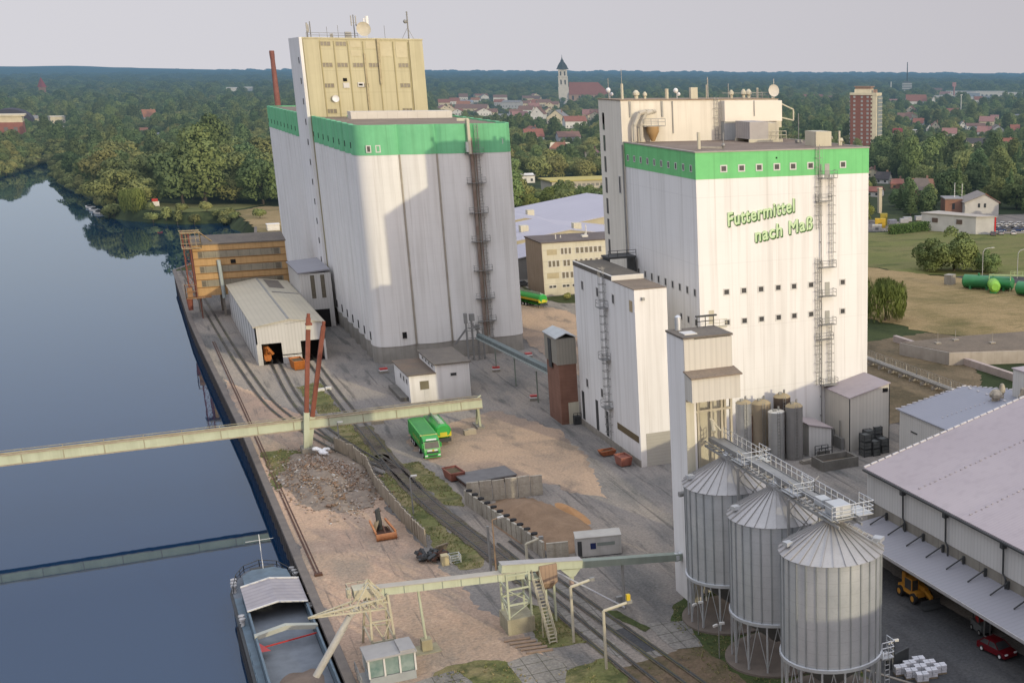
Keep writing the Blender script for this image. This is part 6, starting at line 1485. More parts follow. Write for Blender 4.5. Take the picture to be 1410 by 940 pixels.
# ------------------------------------------------------------------ vehicles
def wheel(parent,x,y,r,w,hub=WHITEP,local=True):
    mb=MB(); mb.tube((x-w/2,y,r),(x+w/2,y,r),r,18); t=obj('wheel',mb,TYRE,parent,local=True)
    h=MB(); h.tube((x-w/2-.012,y,r),(x+w/2+.012,y,r),r*.55,12); obj('rim',h,hub,t,local=True)
def tipper_truck():
    s=thing('articulated_truck','bright green articulated lorry with tall tarpaulin covered tipper trailer','lorry',(36.45,190.0,.02),rad(-1.5))
    # built with the nose at y=0 pointing to -Y
    mb=MB(); mb.extrude_yz([(0,.55),(0,1.15),(.05,1.5),(.32,2.75),(.65,3.1),(2.0,3.25),(2.05,.9),(1.2,.55)],-1.15,1.15); obj('cab',mb,GVEH,s,local=True)
    mb=MB(); mb.add([(-1.02,.06,1.72),(1.02,.06,1.72),(.98,.285,2.62),(-.98,.285,2.62)],[(0,1,2,3)]); 
    mb.v=[(x,y-.03,z) for x,y,z in mb.v]; obj('windscreen',mb,GLASS,s,local=True,fixn=False)
    mb=MB(); mb.obox((0,-.04,1.42),(1.5,.08,.22)); obj('name_strip',mb,WHITEP,s,local=True)
    mb=MB(); mb.obox((0,.12,2.8),(2.0,.25,.10)); obj('visor',mb,STEELD,s,local=True)
    mb=MB(); mb.obox((0,-.05,1.12),(1.7,.08,.28)); obj('grille',mb,STEELD,s,local=True)
    mb=MB(); mb.obox((0,-.14,.62),(1.3,.08,.22)); obj('lower_grille',mb,STEELD,s,local=True)
    mb=MB(); mb.box(-1.15,1.15,-.12,.3,.35,.85); obj('bumper',mb,GVEH,s,local=True)
    for x in (-.92,.92):
        mb=MB(); mb.obox((x,-.13,.68),(.36,.06,.22)); obj('headlight',mb,WHITEP,s,local=True)
        mb=MB(); mb.obox((x*1.42,.25,2.15),(.2,.25,.7)); obj('mirror',mb,GVEH,s,local=True)
        mb=MB(); mb.box(min(x*1.26,x*1.252),max(x*1.26,x*1.252),.5,1.35,1.75,2.5); obj('side_window',mb,GLASS,s,local=True)
    mb=MB()
    mb.obox((0,.34,3.0),(1.5,.05,.2),0,0,-.5)
    obj('roof_marking',mb,WHITEP,s,local=True)
    mb=MB(); mb.obox((.1,-.06,1.42),(.3,.1,.22)); obj('nose_badge',mb,YEL,s,local=True)
    mb=MB(); mb.extrude_yz([(2.1,1.15),(2.1,3.35),(12.6,3.35),(13.0,1.15)],-1.22,1.22); obj('trailer_body',mb,GVEH,s,local=True)
    mb=MB(); mb.extrude_xz([(-1.25,3.3),(-.6,3.46),(.6,3.46),(1.25,3.3)],2.05,12.7); obj('tarpaulin',mb,GTARP,s,local=True)
    mb=MB(); mb.box(-1.26,1.26,2.02,2.2,3.18,3.36); obj('yellow_top_rail',mb,mat('gold_rail',(.55,.50,.22),scale=1),s,local=True)
    mb=MB()
    for i in range(8): mb.box(-1.27,-1.22,2.6+i*1.3,2.72+i*1.3,1.2,3.3).box(1.22,1.27,2.6+i*1.3,2.72+i*1.3,1.2,3.3)
    obj('side_rib',mb,GVEH,s,local=True)
    mb=MB(); mb.box(-1.28,-1.225,3,8.5,1.7,2.3); obj('side_lettering_band',mb,mat('olive_band',(.22,.33,.06),(.12,.30,.06),scale=2),s,local=True)
    mb=MB(); mb.box(-.5,.5,.6,13,.65,1.1).box(-1.1,1.1,2.6,3.6,.5,1.0); obj('chassis',mb,STEELD,s,local=True)
    for y in (1.25,4.3,8.6,9.9,11.2):
        for x in (-1.0,1.0): wheel(s,x,y,.5,.36)
tipper_truck()
def silo_trailer(name,label,loc,rz,yellow_side=False,cab=False,dark_cab=False):
    s=thing(name,label,'tank trailer',loc,rz)
    mb=MB(); mb.obox((0,5,2.5),(.01,.01,.01))
    prof=[]
    for k in range(18):
        t=2*PI*k/18; prof.append((math.cos(t)*1.22,2.3+math.sin(t)*1.12))
    mb=MB(); mb.extrude_xz(prof,.5,9.5); obj('barrel',mb,GVEH,s,local=True,smooth=True)
    mb=MB(); v=[(a,.5,b) for a,b in prof]+[(a*.8,.2,2.3+(b-2.3)*.8) for a,b in prof]; n=18; mb.add(v,[(i,(i+1)%n,n+(i+1)%n,n+i) for i in range(n)]+[tuple(range(n,2*n))]); obj('front_dome',mb,GVEH,s,local=True,smooth=True)
    mb=MB(); mb.lathe([(1.27,-.42),(1.27,.30)],(0,0,0),20); mb.v=[(a,.62-abs(b)*0+ (.0 if False else -.47*max(0,-b/1.27)),1.85+c) for a,b,c in mb.v]; obj('yellow_band',mb,mat('yellow_tank_end',(.60,.52,.04),(.54,.46,.04),scale=1,rough=.4),s,local=True)
    mb=MB(); mb.add([(-1.1,.6,1.3),(1.1,.6,1.3),(1.1,9.4,1.3),(-1.1,9.4,1.3),(-.5,1.5,.6),(.5,1.5,.6),(.5,8.6,.6),(-.5,8.6,.6)],[(0,1,5,4),(1,2,6,5),(2,3,7,6),(3,0,4,7),(4,5,6,7)]); obj('hopper_bottom',mb,mat('bright_green_hopper',(.05,.42,.05),scale=1,rough=.4),s,local=True)
    if yellow_side:
        for q in (-1,1):
            mb=MB(); mb.box(min(q*1.2,q*1.26),max(q*1.2,q*1.26),.6,9.3,1.75,2.25); obj('yellow_stripe',mb,YEL,s,local=True)
    mb=MB(); mb.box(-.35,.35,.7,9.3,3.40,3.46).box(-.55,-.5,.7,9.3,3.42,3.9); 
    for i in range(4): mb.lathe([(.32,0),(.32,.14)],(0,1.8+i*2.2,3.42),12)
    obj('walkway',mb,mat('pale_walkway',(.40,.50,.36),scale=1),s,local=True)
    mb=MB(); mb.box(-.45,.45,.4,9.4,.85,1.05).box(-1.1,1.1,.25,.4,.6,1.2); obj('chassis',mb,STEELD,s,local=True)
    for y in (6.2,7.5,8.8):
        for x in (-1.0,1.0): wheel(s,x,y,.5,.34)
    for x in (-.7,.7):
        mb=MB(); mb.box(x-.06,x+.06,1.6,1.75,0,.9); obj('landing_leg',mb,STEELD,s,local=True)
    if cab:
        c=-1 
        mb=MB(); mb.extrude_yz([(9.9,.55),(9.9,3.1),(11.4,3.1),(11.9,2.6),(12.1,1.5),(12.1,.5)],-1.15,1.15); obj('cab',mb,mat('orange_red_cab',(.50,.12,.03),scale=1,rough=.4),s,local=True)
        mb=MB(); mb.box(-1.17,-1.152,10.6,11.5,1.7,2.5).box(1.152,1.17,10.6,11.5,1.7,2.5); obj('side_window',mb,GLASS,s,local=True)
        mb=MB(); mb.box(-1.16,1.16,9.85,9.9,.7,3.0); obj('cab_back',mb,WHITEP,s,local=True)
        for x in (-1.0,1.0): wheel(s,x,11.2,.5,.34)
    return s
silo_trailer('tank_trailer','green silo tank trailer with yellow end parked behind the green lorry',(39.6,196.4,.02),rad(-1))
silo_trailer('tank_lorry','green and yellow silo tank lorry with orange red cab by the office building',(88.0,305.5,.02),rad(18),True,True)

def make_car():
    r=thing('parked_car','','car',(0,0,0))
    m=bpy.data.materials.get('car_paint') or CARP
    mb=MB(); mb.extrude_yz([(-2.05,.3),(-2.08,.62),(-1.85,.78),(-1.0,.90),(1.55,.95),(2.0,.88),(2.05,.5),(2.0,.28)],-.85,.85); b=obj('body',mb,m,r,local=True)
    mb=MB(); mb.add([(-.82,-1.1,.9),(.82,-1.1,.9),(.82,1.75,.94),(-.82,1.75,.94),(-.64,-.35,1.40),(.64,-.35,1.40),(.64,1.2,1.40),(-.64,1.2,1.40)],[(0,1,5,4),(1,2,6,5),(2,3,7,6),(3,0,4,7),(4,5,6,7)]); obj('glasshouse',mb,GLASS,r,local=True)
    mb=MB(); mb.box(-.66,.66,-.36,1.2,1.395,1.44); mb.beam((-.66,-.36,1.42),(-.84,-1.1,.9),.06,.06).beam((.66,-.36,1.42),(.84,-1.1,.9),.06,.06).beam((-.66,1.2,1.42),(-.84,1.72,.94),.08,.08).beam((.66,1.2,1.42),(.84,1.72,.94),.08,.08).beam((-.66,.4,1.42),(-.84,.4,.92),.06,.06).beam((.66,.4,1.42),(.84,.4,.92),.06,.06); obj('roof',mb,m,r,local=True)
    for x in (-.62,.62):
        mb=MB(); mb.obox((x,-2.0,.68),(.36,.14,.14)); obj('headlight',mb,WHITEP,r,local=True)
        mb=MB(); mb.obox((x,2.0,.78),(.32,.12,.14)); obj('tail_light',mb,REDP,r,local=True)
    for y in (-1.3,1.3):
        for x in (-.78,.78): wheel(r,x,y,.31,.2)
    return r
def car_mats(r,m):
    for ch in r.children:
        if ch.name.split('.')[0] in ('body','roof'):
            ch.data=ch.data.copy(); ch.data.materials[0]=m
CARP=mat('car_paint',(.5,.5,.5),rough=.3)
car=make_car(); car.location=(70.9,94.9,.02); car.rotation_euler=(0,0,rad(8)); car['label']='dark red estate car parked in the shade by the warehouse canopy'; car_mats(car,REDCAR)
def telehandler():
    s=thing('telehandler','orange yellow telehandler with extended boom and wide bucket under the warehouse canopy','telehandler',(71.2,110.6,.02),rad(0))
    mb=MB(); mb.box(-.9,.9,-1.6,2.2,.75,1.3).box(.15,.95,-.4,2.0,1.3,1.85); obj('chassis',mb,TELEY,s,local=True)
    mb=MB(); mb.box(-.95,-.05,-.7,.8,1.3,2.5); c=obj('cab',mb,GLASS,s,local=True)
    mb=MB(); mb.box(-.97,-.03,-.72,.82,2.5,2.6); 
    for x in (-.93,-.07):
        for y in (-.68,.78): mb.box(x-.05,x+.05,y-.05,y+.05,1.3,2.5)
    obj('cab_frame',mb,TELEY,c,local=True)
    mb=MB(); mb.beam((.2,2.3,2.0),(.2,-1.9,1.6),.45,.5).beam((.2,-1.5,1.65),(.2,-3.0,1.0),.36,.4).box(-.2,.7,1.8,2.5,1.2,2.4); obj('boom',mb,TELEY,s,local=True)
    mb=MB(); mb.extrude_yz([(-3.0,.95),(-3.0,.15),(-3.75,.1),(-3.7,.22),(-3.15,.4),(-3.1,.95)],-1.2,1.2); obj('bucket',mb,STEELD,s,local=True)
    for y in (-1.15,1.6):
        for x in (-.95,.95): wheel(s,x,y,.6,.42,TELEY)
telehandler()
def tractor():
    s=thing('forklift','small grey forklift with red seat cover parked at the warehouse wall','forklift',(72.5,99.8,.02),rad(-6))
    mb=MB(); mb.box(-.65,.65,-1.0,1.2,.25,1.15); obj('body',mb,mat('grey_forklift',(.14,.15,.15),(.11,.115,.115),scale=1.5),s,local=True)
    mb=MB(); 
    for x in (-.58,.58):
        for y in (-.5,.8): mb.box(x-.05,x+.05,y-.05,y+.05,1.15,2.2)
    mb.box(-.65,.65,-.6,.9,2.2,2.27); obj('roll_cage',mb,STEELD,s,local=True)
    mb=MB(); mb.obox((0,.2,1.45),(.9,.7,.5),0,0,.5); obj('seat_cover',mb,REDP,s,local=True)
    mb=MB(); mb.box(-.4,-.3,-1.25,-1.1,.1,2.4).box(.3,.4,-1.25,-1.1,.1,2.4).box(-.4,-.25,-2.2,-1.2,.1,.17).box(.25,.4,-2.2,-1.2,.1,.17); obj('mast',mb,STEEL,s,local=True)
    for y in (-.7,.9):
        for x in (-.6,.6): wheel(s,x,y,.32,.22,STEEL)
tractor()
def pallet_load(i,x,y,label):
    if i==0:
        r=thing('pallet_load',label,'pallet',(x,y,.02),rad(-12),'pallets of shrink wrapped white sacks'); globals()['PAL0']=r
        mb=MB(); mb.box(-.6,.6,-.4,.4,0,.14); obj('pallet',mb,WOOD,r,local=True)
        mb=MB()
        for a in (-.3,.3):
            for b in (-.2,.2):
                for z in range(3): mb.obox((a,b,.28+z*.26),(.55,.37,.22),.05*((z%2)*2-1))
        obj('sacks',mb,mat('white_sacks',(.62,.62,.64),(.42,.43,.45),scale=2.5),r,local=True)
    else: dup(PAL0,(x,y,.02),rad(-12+RND.uniform(-4,4)),label)
i=0
for a in range(3):
    for b in range(3):
        pallet_load(i,60.0+a*.05+b*1.25+a*.45,95.6-a*1.15+b*.35,'pallet of white sacks in the small block beside the dark barrier wall' ); i+=1
s=thing('barrier_wall','short dark barrier wall behind the pallets of white sacks','barrier',(60.7,97.2,0)); mb=MB(); mb.beam((59.2,96.9,.7),(62.3,97.9,.7),.2,1.4); obj('panel',mb,STEELD,s)
mb=MB(); mb.beam((57.0,99,.06),(60.5,92,.06),.3,.12); o=struct('verge_kerb',mb,CONC)

# ------------------------------------------------------------------ the barge
def barge():
    s=thing('cargo_barge','grey blue river barge with open hatch and part cargo, moored at the quay','barge',(9.6,120,-4))
    XL,XR=5.8,13.0; Y1=160.5
    def hullpoly(o,y0=40):
        return [(XL-o,y0),(XR+o,y0),(XR+o,153+o),(12.4+o*.6,156.6+o),(11.3,159.3+o),(9.5,160.6+o),(7.7,159.4+o),(6.5-o*.6,156.8+o),(XL-o,153+o)]
    mb=MB(); mb.prism(hullpoly(0),-6,-1.7); obj('hull',mb,HULL,s)
    mb=MB(); mb.prism(hullpoly(.14),-2.0,-1.66); obj('rubbing_strake',mb,STEELD,s)
    mb=MB(); mb.box(XL-.35,XL-.1,40,143.5,-4.2,-1.9); obj('side_fender',mb,mat('black_rubber_strip',(.02,.02,.022),scale=1),s)
    mb=MB(); mb.prism(hullpoly(-.15),-1.7,-1.6); obj('deck',mb,mat('deck_grey',(.16,.18,.20),(.12,.135,.15),scale=.8),s)
    # coaming
    mb=MB(); mb.box(6.75,6.95,40,150.6,-1.6,-.3).box(12.55,12.75,40,150.6,-1.6,-.3).box(6.75,12.75,150.6,150.8,-1.6,-.3); obj('coaming',mb,BLUED,s)
    mb=MB(); mb.box(5.95,6.7,60,151,-1.6,-1.52).box(12.8,12.95,60,151,-1.6,-1.5); obj('side_deck',mb,BLUED,s)
    mb=MB(); mb.extrude_xz([(6.7,-.28),(9.75,.25),(12.8,-.28),(12.8,-.18),(9.75,.37),(6.7,-.18)],143.0,150.7); obj('hatch_cover',mb,HATCH,s)
    mb=MB(); mb.extrude_xz([(6.7,-.20),(9.75,.33),(12.8,-.20),(12.8,-.08),(9.75,.48),(6.7,-.08)],142.8,143.05); mb.extrude_xz([(6.7,-.20),(9.75,.33),(12.8,-.20),(12.8,-.08),(9.75,.48),(6.7,-.08)],150.5,150.75); obj('hatch_edge',mb,FRAME,s)
    mb=MB(); mb.extrude_xz([(6.7,-.6),(9.75,-.05),(12.8,-.6),(12.8,-.15),(9.75,.45),(6.7,-.15)],135.6,136.3); obj('hold_beam',mb,mat('pale_beam',(.42,.43,.36),(.35,.36,.31),scale=.8),s)
    mb=MB(); mb.box(6.95,12.55,40,150.6,-3.6,-3.5); obj('hold_floor',mb,RUSTD,s)
    mb=MB(); mb.box(6.96,7.0,40,150.6,-3.5,-1.6).box(12.5,12.54,40,150.6,-3.5,-1.6).box(6.95,12.55,150.5,150.59,-3.5,-1.0); obj('hold_side',mb,mat('hold_brown',(.10,.06,.045),(.075,.045,.035),scale=.8),s)
    # cargo surface
    mb=MB(); v=[];f=[]; nx,ny=14,60
    for j in range(ny+1):
        for i in range(nx+1):
            x=6.96+5.58*i/nx; y=60+76*j/ny; u=i/nx*2-1
            z=-1.9+.55*(1-u*u)+.35*pnoise((x*.5,y*.16,1))-max(0,(y-126)/10)*1.1
            v.append((x,y,z))
    for j in range(ny):
        for i in range(nx): f.append((j*(nx+1)+i,j*(nx+1)+i+1,(j+1)*(nx+1)+i+1,(j+1)*(nx+1)+i))
    mb.add(v,f); obj('cargo',mb,GRAINC,s,smooth=True,fixn=False)
    mb=MB(); mb.beam((7.2,134.2,-.9),(12.5,134.9,-.7),.1,.14).add([(6.9,134.6,-.4),(7.9,133.0,-.9),(7.0,132.6,-.7)],[(0,1,2)]); obj('red_spreader',mb,REDP,s)
    # bow fittings
    mb=MB(); mb.prism([(7.2,151.6),(12.3,151.6),(12.1,156.0),(10.8,157.6),(8.4,157.6),(7.3,156.0)],-1.6,-.85); obj('fore_deckhouse',mb,BLUED,s)
    mb=MB(); mb.obox((9.6,158.0,-1.2),(2.6,.8,.7)).tube((8.4,158.0,-1.1),(10.8,158,-1.1),.32,10); obj('anchor_winch',mb,STEELD,s)
    mb=MB()
    for p,q in zip(hullpoly(-.25)[2:],hullpoly(-.25)[3:]): rail_fence(mb,[(*p,-1.6),(*q,-1.6)],.9,.05,1.3,(1,.5))
    obj('bow_rail',mb,STEELD,s)
    mb=MB(); mb.tube((9.7,157.6,-1.6),(9.7,157.6,3.4),.045,6); mb.beam((8.2,157.6,2.7),(11.2,157.6,2.7),.035,.035); obj('mast',mb,WHITEP,s)
    for x,y in ((6.3,155.2),(6.2,154.2),(6.15,153.2),(12.6,156),(12.75,155),(12.8,154),(6.1,143.6),(6.1,142.6),(12.85,143.6),(12.85,142.8)):
        mb=MB(); mb.lathe([(.26,-1.6),(.2,-1.5),(.2,-.95),(.34,-.9),(.34,-.72),(.1,-.68)],(x,y,0),10); obj('bollard',mb,mat('white_top_bollard',(.6,.58,.54),(.2,.2,.2),scale=1.4),s,smooth=True)
    mb=MB(); mb.tube((12.8,154.5,-1),(13.7,160,.15),.03,4).tube((12.85,143.2,-1),(15,138,.1),.03,4); obj('mooring_rope',mb,STEELD,s)
    mb=MB()
    for y0 in (118,112,106): mb.beam((6.1,y0,-1.5),(6.1,y0+5,-.9),.14,.5)
    rail_fence(mb,[(6.0,100,-1.55),(6.0,134,-1.55)],.9,.03,2.2,(1,))
    obj('gangway',mb,BLUED,s)
barge()

# ------------------------------------------------------------------ green tanks on the meadow side, office, halls
def green_tank(label,a,b,r,ends=True):
    a=Vector(a); b=Vector(b)
    s=thing('storage_tank',label,'tank',(a.x,a.y,0))
    mb=MB(); d=(b-a).normalized(); mb.tube(a,b,r,24)
    for p,sg in ((a,-1),(b,1)): mb.tube(p,p+d*sg*r*.28,r,24,r*.6)
    obj('shell',mb,GTANK,s,smooth=True,angle=30)
    mb=MB()
    for t in (.15,.5,.85):
        p=a.lerp(b,t); mb.obox((p.x,p.y,.5),(r*1.7,.6,1.1),math.atan2(d.y,d.x)+PI/2)
    obj('saddle',mb,GTANK,s)
    mb=MB(); 
    for t in (.3,.6): p=a.lerp(b,t); mb.tube((p.x,p.y,a.z+r-.1),(p.x,p.y,a.z+r+.5),.3,8)
    obj('manhole',mb,GTANK,s)
green_tank('long horizontal green tank lying at the field edge, the leftmost of the group',(195.6,282.5,2.0),(204.0,272.6,2.0),1.75)
green_tank('long horizontal green tank continuing out of the right picture edge',(201.5,266.5,2.0),(211.0,251.0,2.0),1.75)
def light_tank():
    s=thing('tank_end','bright lime green domed tank seen end on between the dark green tanks','tank',(197.4,272.0,0))
    mb=MB(); mb.tube((197.4,271.2,1.9),(199.6,275,1.9),1.55,20).tube((197.4,271.2,1.9),(197.1,270.6,1.9),1.55,20,.9); obj('shell',mb,mat('lime_tank',(.25,.50,.08),(.2,.44,.07),scale=.8,rough=.4),s,smooth=True)
    mb=MB(); mb.obox((198,272.2,.4),(2.4,1.6,.9),.6); obj('saddle',mb,GTANK,s)
light_tank()
def tank_bridge():
    s=thing('tank_walkway','pale lime pipe bridge standing over the green tanks','pipe bridge',(203,274,0))
    mb=MB(); mb.beam((199,276,4.2),(210,264,4.6),.4,.4)
    for t in (0,.35,.7,1): mb.tube((199+11*t,276-12*t,0),(199+11*t,276-12*t,4.4),.12,6)
    rail_fence(mb,[(203,272,4.4),(208,266.5,4.5)],1.0,.06,1.0); mb.beam((206,270,4.5),(211,262,3.2),.3,.3)
    obj('pipe',mb,mat('lime_pipe',(.42,.52,.28),scale=1),s)
    s=thing('concrete_cube','plain grey concrete box beside the left green tank','concrete box',(195,290,0)); mb=MB(); mb.obox((195.6,289.5,1.3),(2.6,2.2,2.6),.5); mb.obox((195.6,289.5,2.65),(2.8,2.4,.15),.5); obj('box',mb,mat('grey_box',(.36,.34,.29),scale=.8,streak=.3,haze=True),s)
tank_bridge()
for x,y,h,lb in ((211,296,8.0,'grey street lamp with curved arm behind the left green tank'),(218,289,8.0,'grey street lamp with curved arm behind the middle of the green tanks'),(214,274,8.0,'grey street lamp with curved arm at the right picture edge')):
    s=thing('street_lamp',lb,'street lamp',(x,y,0)); mb=MB(); mb.path([(x,y,0),(x,y,h-1),(x+.5,y-.1,h-.2),(x+1.4,y-.3,h+.1),(x+2.6,y-.6,h+.2)],.1,6); obj('pole',mb,mat('lamp_grey',(.42,.42,.40),scale=1),s); mb=MB(); mb.obox((x+2.8,y-.65,h+.2),(.9,.35,.16),-.2); obj('lamp_head',mb,PARQ,s)

def office():
    s=thing('office_building','cream three storey flat roofed office building seen between the two silo blocks','office building',(102,330,0))
    X0,X1,Y0,Y1,H=93.2,124,322.7,337.5,13.4
    OW=mat('office_panel',(.62,.59,.47),(.55,.52,.41),scale=.3,streak=.2,seam=(('z',2.9,.12,.35),('x',3.1,.08,.2)))
    mb=MB(); mb.box(X0,X1,Y0,Y1,0,H); obj('wall',mb,OW,s)
    mb=MB(); mb.box(X0-.25,X1+.25,Y0-.25,Y1+.25,H,H+.3); obj('roof',mb,mat('office_roof',(.11,.09,.085),(.16,.135,.12),scale=.2,speck=.3),s)
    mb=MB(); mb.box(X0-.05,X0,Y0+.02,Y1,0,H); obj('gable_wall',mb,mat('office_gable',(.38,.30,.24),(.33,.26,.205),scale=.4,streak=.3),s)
    for x in (98.4,99.35,100.4): win_y(s,x,11.2,.6,1.5,Y0,pane=GLASSB)
    for x in (102.4,103.6,104.8,106.0,107.2,108.4): win_y(s,x,11.2,.8,1.4,Y0,pane=GLASSB)
    for x in (95.0,96.05,97.1,98.9,99.9,101.9,103.3,104.6,105.9,107.4,108.7): win_y(s,x,8.15,.7,1.5,Y0,pane=GLASSB)
    for x in (98.4,99.4,100.6,102,104,105.2,107): win_y(s,x,5.05,.7,1.5,Y0,pane=GLASSB)
    for x in (94.9,95.9,98.4,99.4,101,102.2,104,105.5): win_y(s,x,2.3,.8,.6,Y0,pane=GLASS)
    mb=MB(); mb.box(94.1,97.2,Y0-.05,Y0,4.4,5.8).box(94.4,97.0,Y0-.05,Y0,10.4,11.8); obj('infill_panel',mb,mat('infill',(.47,.41,.27),scale=1),s)
    mb=MB(); 
    for x,y,h in ((98.5,328,1.2),(107,330,.8),(107,329,3.2),(100.4,330,.6)): mb.tube((x,y,H+.3),(x,y,H+.3+h),.15,6)
    mb.obox((106.4,328.6,H+.6),(1.6,1.2,.5)); obj('roof_vent',mb,FRAME,s)
office()
def mid_halls():
    # low halls with pale violet blue roofs behind the office
    def gable(name,label,x0,x1,y0,y1,e,r,roofm,wallm,boxes=()):
        s=thing(name,label,'hall',((x0+x1)/2,y0,0)); xm=(x0+x1)/2
        mb=MB(); mb.extrude_xz([(x0,0),(x1,0),(x1,e),(xm,r),(x0,e)],y0,y1); obj('wall',mb,wallm,s)
        mb=MB(); mb.extrude_xz([(x0-.4,e),(xm,r+.05),(x1+.4,e),(x1+.4,e+.22),(xm,r+.28),(x0-.4,e+.22)],y0-.4,y1+.4); obj('roof',mb,roofm,s)
        for bx,by in boxes:
            mb=MB(); z=e+(r-e)*(1-abs(bx-xm)/(xm-x0)); mb.box(bx-1.2,bx+1.2,by-1.2,by+1.2,z,z+2.0); obj('roof_vent',mb,CREAM,s)
    VR=mat('violet_blue_roof',(.44,.43,.48),(.39,.38,.43),scale=.05,rough=.5,rib=('x',1.2),ribamt=.08,haze=True)
    CW=mat('hall_cream_wall',(.50,.45,.32),(.44,.40,.28),scale=.3,haze=True)
    gable('storage_hall','wide hall with violet grey roof and two box vents directly behind the office',96,140,378,412,6.4,9.6,VR,CW,((108,392),(122,384)))
    gable('storage_hall','hall with large plain blue violet gable roof left of the mill stair wall',128,184,416,476,6.5,10.8,VR,CW)
    gable('storage_hall','narrow pale roofed hall partly hidden behind the right side of the grain silo',104,134,430,474,5.5,8.0,VR,CW,((126,448),))
    gable('storage_hall','small hall with lean violet roof beside the left end of the office',94,112,352,372,5.6,7.2,VR,mat('grey_hall_wall',(.22,.21,.20),scale=.3,haze=True))
    s=thing('long_hall','long low cream hall with thin yellow roof edge at the back of the works','hall',(196,610,0))
    W2=mat('long_hall_wall',(.55,.51,.41),(.50,.46,.37),scale=.2,haze=True)
    mb=MB(); mb.box(180,232,600,618,0,5.2); obj('wall',mb,W2,s)
    mb=MB(); mb.box(179,233,599,619,5.2,5.7); obj('roof',mb,mat('yellow_eaves',(.52,.44,.14),scale=.5,haze=True),s)
    w=MB(); 
    for i in range(9): w.box(188+i*2.2,189.6+i*2.2,599.94,600.01,2.6,3.9)
    obj('sign_marking',w,mat('grey_marking',(.28,.27,.25),scale=1,haze=True),s)
mid_halls()

def south_shade_block():  # unseen block, added only to cast shade on the nearest bin
    s=thing('added_shade_block','unseen white block added beyond the right foreground to shade the nearest bin','shade block',(68,38,0))
    mb=MB(); mb.box(60.5,73,26,44,0,18.0); obj('wall',mb,WHITE,s)
    mb=MB(); mb.box(60.3,73.2,25.8,44.2,18.0,18.4); obj('roof',mb,ROOFG,s)
south_shade_block()

# ------------------------------------------------------------------ the town and other things in the distance
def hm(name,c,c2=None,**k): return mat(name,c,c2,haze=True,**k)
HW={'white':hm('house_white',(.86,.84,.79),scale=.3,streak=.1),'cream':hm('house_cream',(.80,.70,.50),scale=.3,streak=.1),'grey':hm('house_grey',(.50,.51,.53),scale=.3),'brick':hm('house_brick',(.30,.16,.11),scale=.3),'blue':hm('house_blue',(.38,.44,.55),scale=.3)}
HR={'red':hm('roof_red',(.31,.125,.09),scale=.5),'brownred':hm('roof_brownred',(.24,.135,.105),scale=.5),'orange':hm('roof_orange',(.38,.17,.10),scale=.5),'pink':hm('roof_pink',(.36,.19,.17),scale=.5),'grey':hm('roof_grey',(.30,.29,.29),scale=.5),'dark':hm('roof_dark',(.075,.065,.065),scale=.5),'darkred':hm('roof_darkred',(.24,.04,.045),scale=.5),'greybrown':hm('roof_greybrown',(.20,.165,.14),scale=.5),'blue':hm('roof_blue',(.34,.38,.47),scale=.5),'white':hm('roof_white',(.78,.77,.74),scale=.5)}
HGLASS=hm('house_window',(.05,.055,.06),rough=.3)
HCHIM=hm('house_chimney',(.34,.20,.15))
def house(i,x,y,w,hw,hr,k,wc,rc,label,group=None):
    face=math.atan2(x,y)                       # most houses turn a gable or an eave towards the river
    rz=-face+RND.uniform(-.25,.25)
    w=max(w,6.5); dp=max(8,w*RND.uniform(.75,1.1)) if k=='e' else w*1.3
    t=thing("house",label,"house",(x,y,0),rz,group)
    hw=max(hw,2.4); a,b=w/2,dp/2
    mb=MB()
    if k=='g': mb.extrude_xz([(-a,0),(a,0),(a,hw),(0,hw+hr),(-a,hw)],0,dp)
    else: mb.extrude_yz([(0,0),(dp,0),(dp,hw),(b,hw+hr*.96),(0,hw)],-a,a)
    obj('wall',mb,HW[wc],t,local=True)
    mb=MB(); o=.45; th=.28
    if hr>1.3:
        if k=='g':
            s=hr/a; mb.extrude_xz([(-a-o,hw-o*s),(0,hw+hr),(a+o,hw-o*s),(a+o,hw-o*s+th),(0,hw+hr+th),(-a-o,hw-o*s+th)],-o,dp+o)
        elif 'hipped' in label:
            q=a*.5; v=[(-a-o,-o,hw),(a+o,-o,hw),(a+o,dp+o,hw),(-a-o,dp+o,hw),(-q,b,hw+hr),(q,b,hw+hr)]
            mb.add(v,[(0,1,5,4),(1,2,5),(2,3,4,5),(3,0,4),(3,2,1,0)])
        else:
            s=hr/b; mb.extrude_yz([(-o,hw-o*s),(b,hw+hr),(dp+o,hw-o*s),(dp+o,hw-o*s+th),(b,hw+hr+th),(-o,hw-o*s+th)],-a-o,a+o)
    else: mb.box(-a-o,a+o,-o,dp+o,hw,hw+.4)
    r=obj('roof',mb,HR[rc],t,local=True)
    if hr>2:
        mb=MB(); mb.box(a*.35,a*.35+.9,b+.3,b+1.2,hw+hr*.5,hw+hr+1.1); obj('chimney',mb,HCHIM,r,local=True)
    n=max(1,min(6,int(w/3.2)))
    for q in range(n):
        xx=-a+w*(q+.5)/n
        mb=MB(); mb.box(xx-.55,xx+.55,-.06,.02,max(.7,hw*.45-.7),max(1.6,hw*.45+.6)); obj('window',mb,HGLASS,t,local=True)
    if k=='g' and hr>3:
        mb=MB(); mb.box(-.5,.5,-.06,.02,hw+hr*.2,hw+hr*.2+1.3); obj('window',mb,HGLASS,t,local=True)
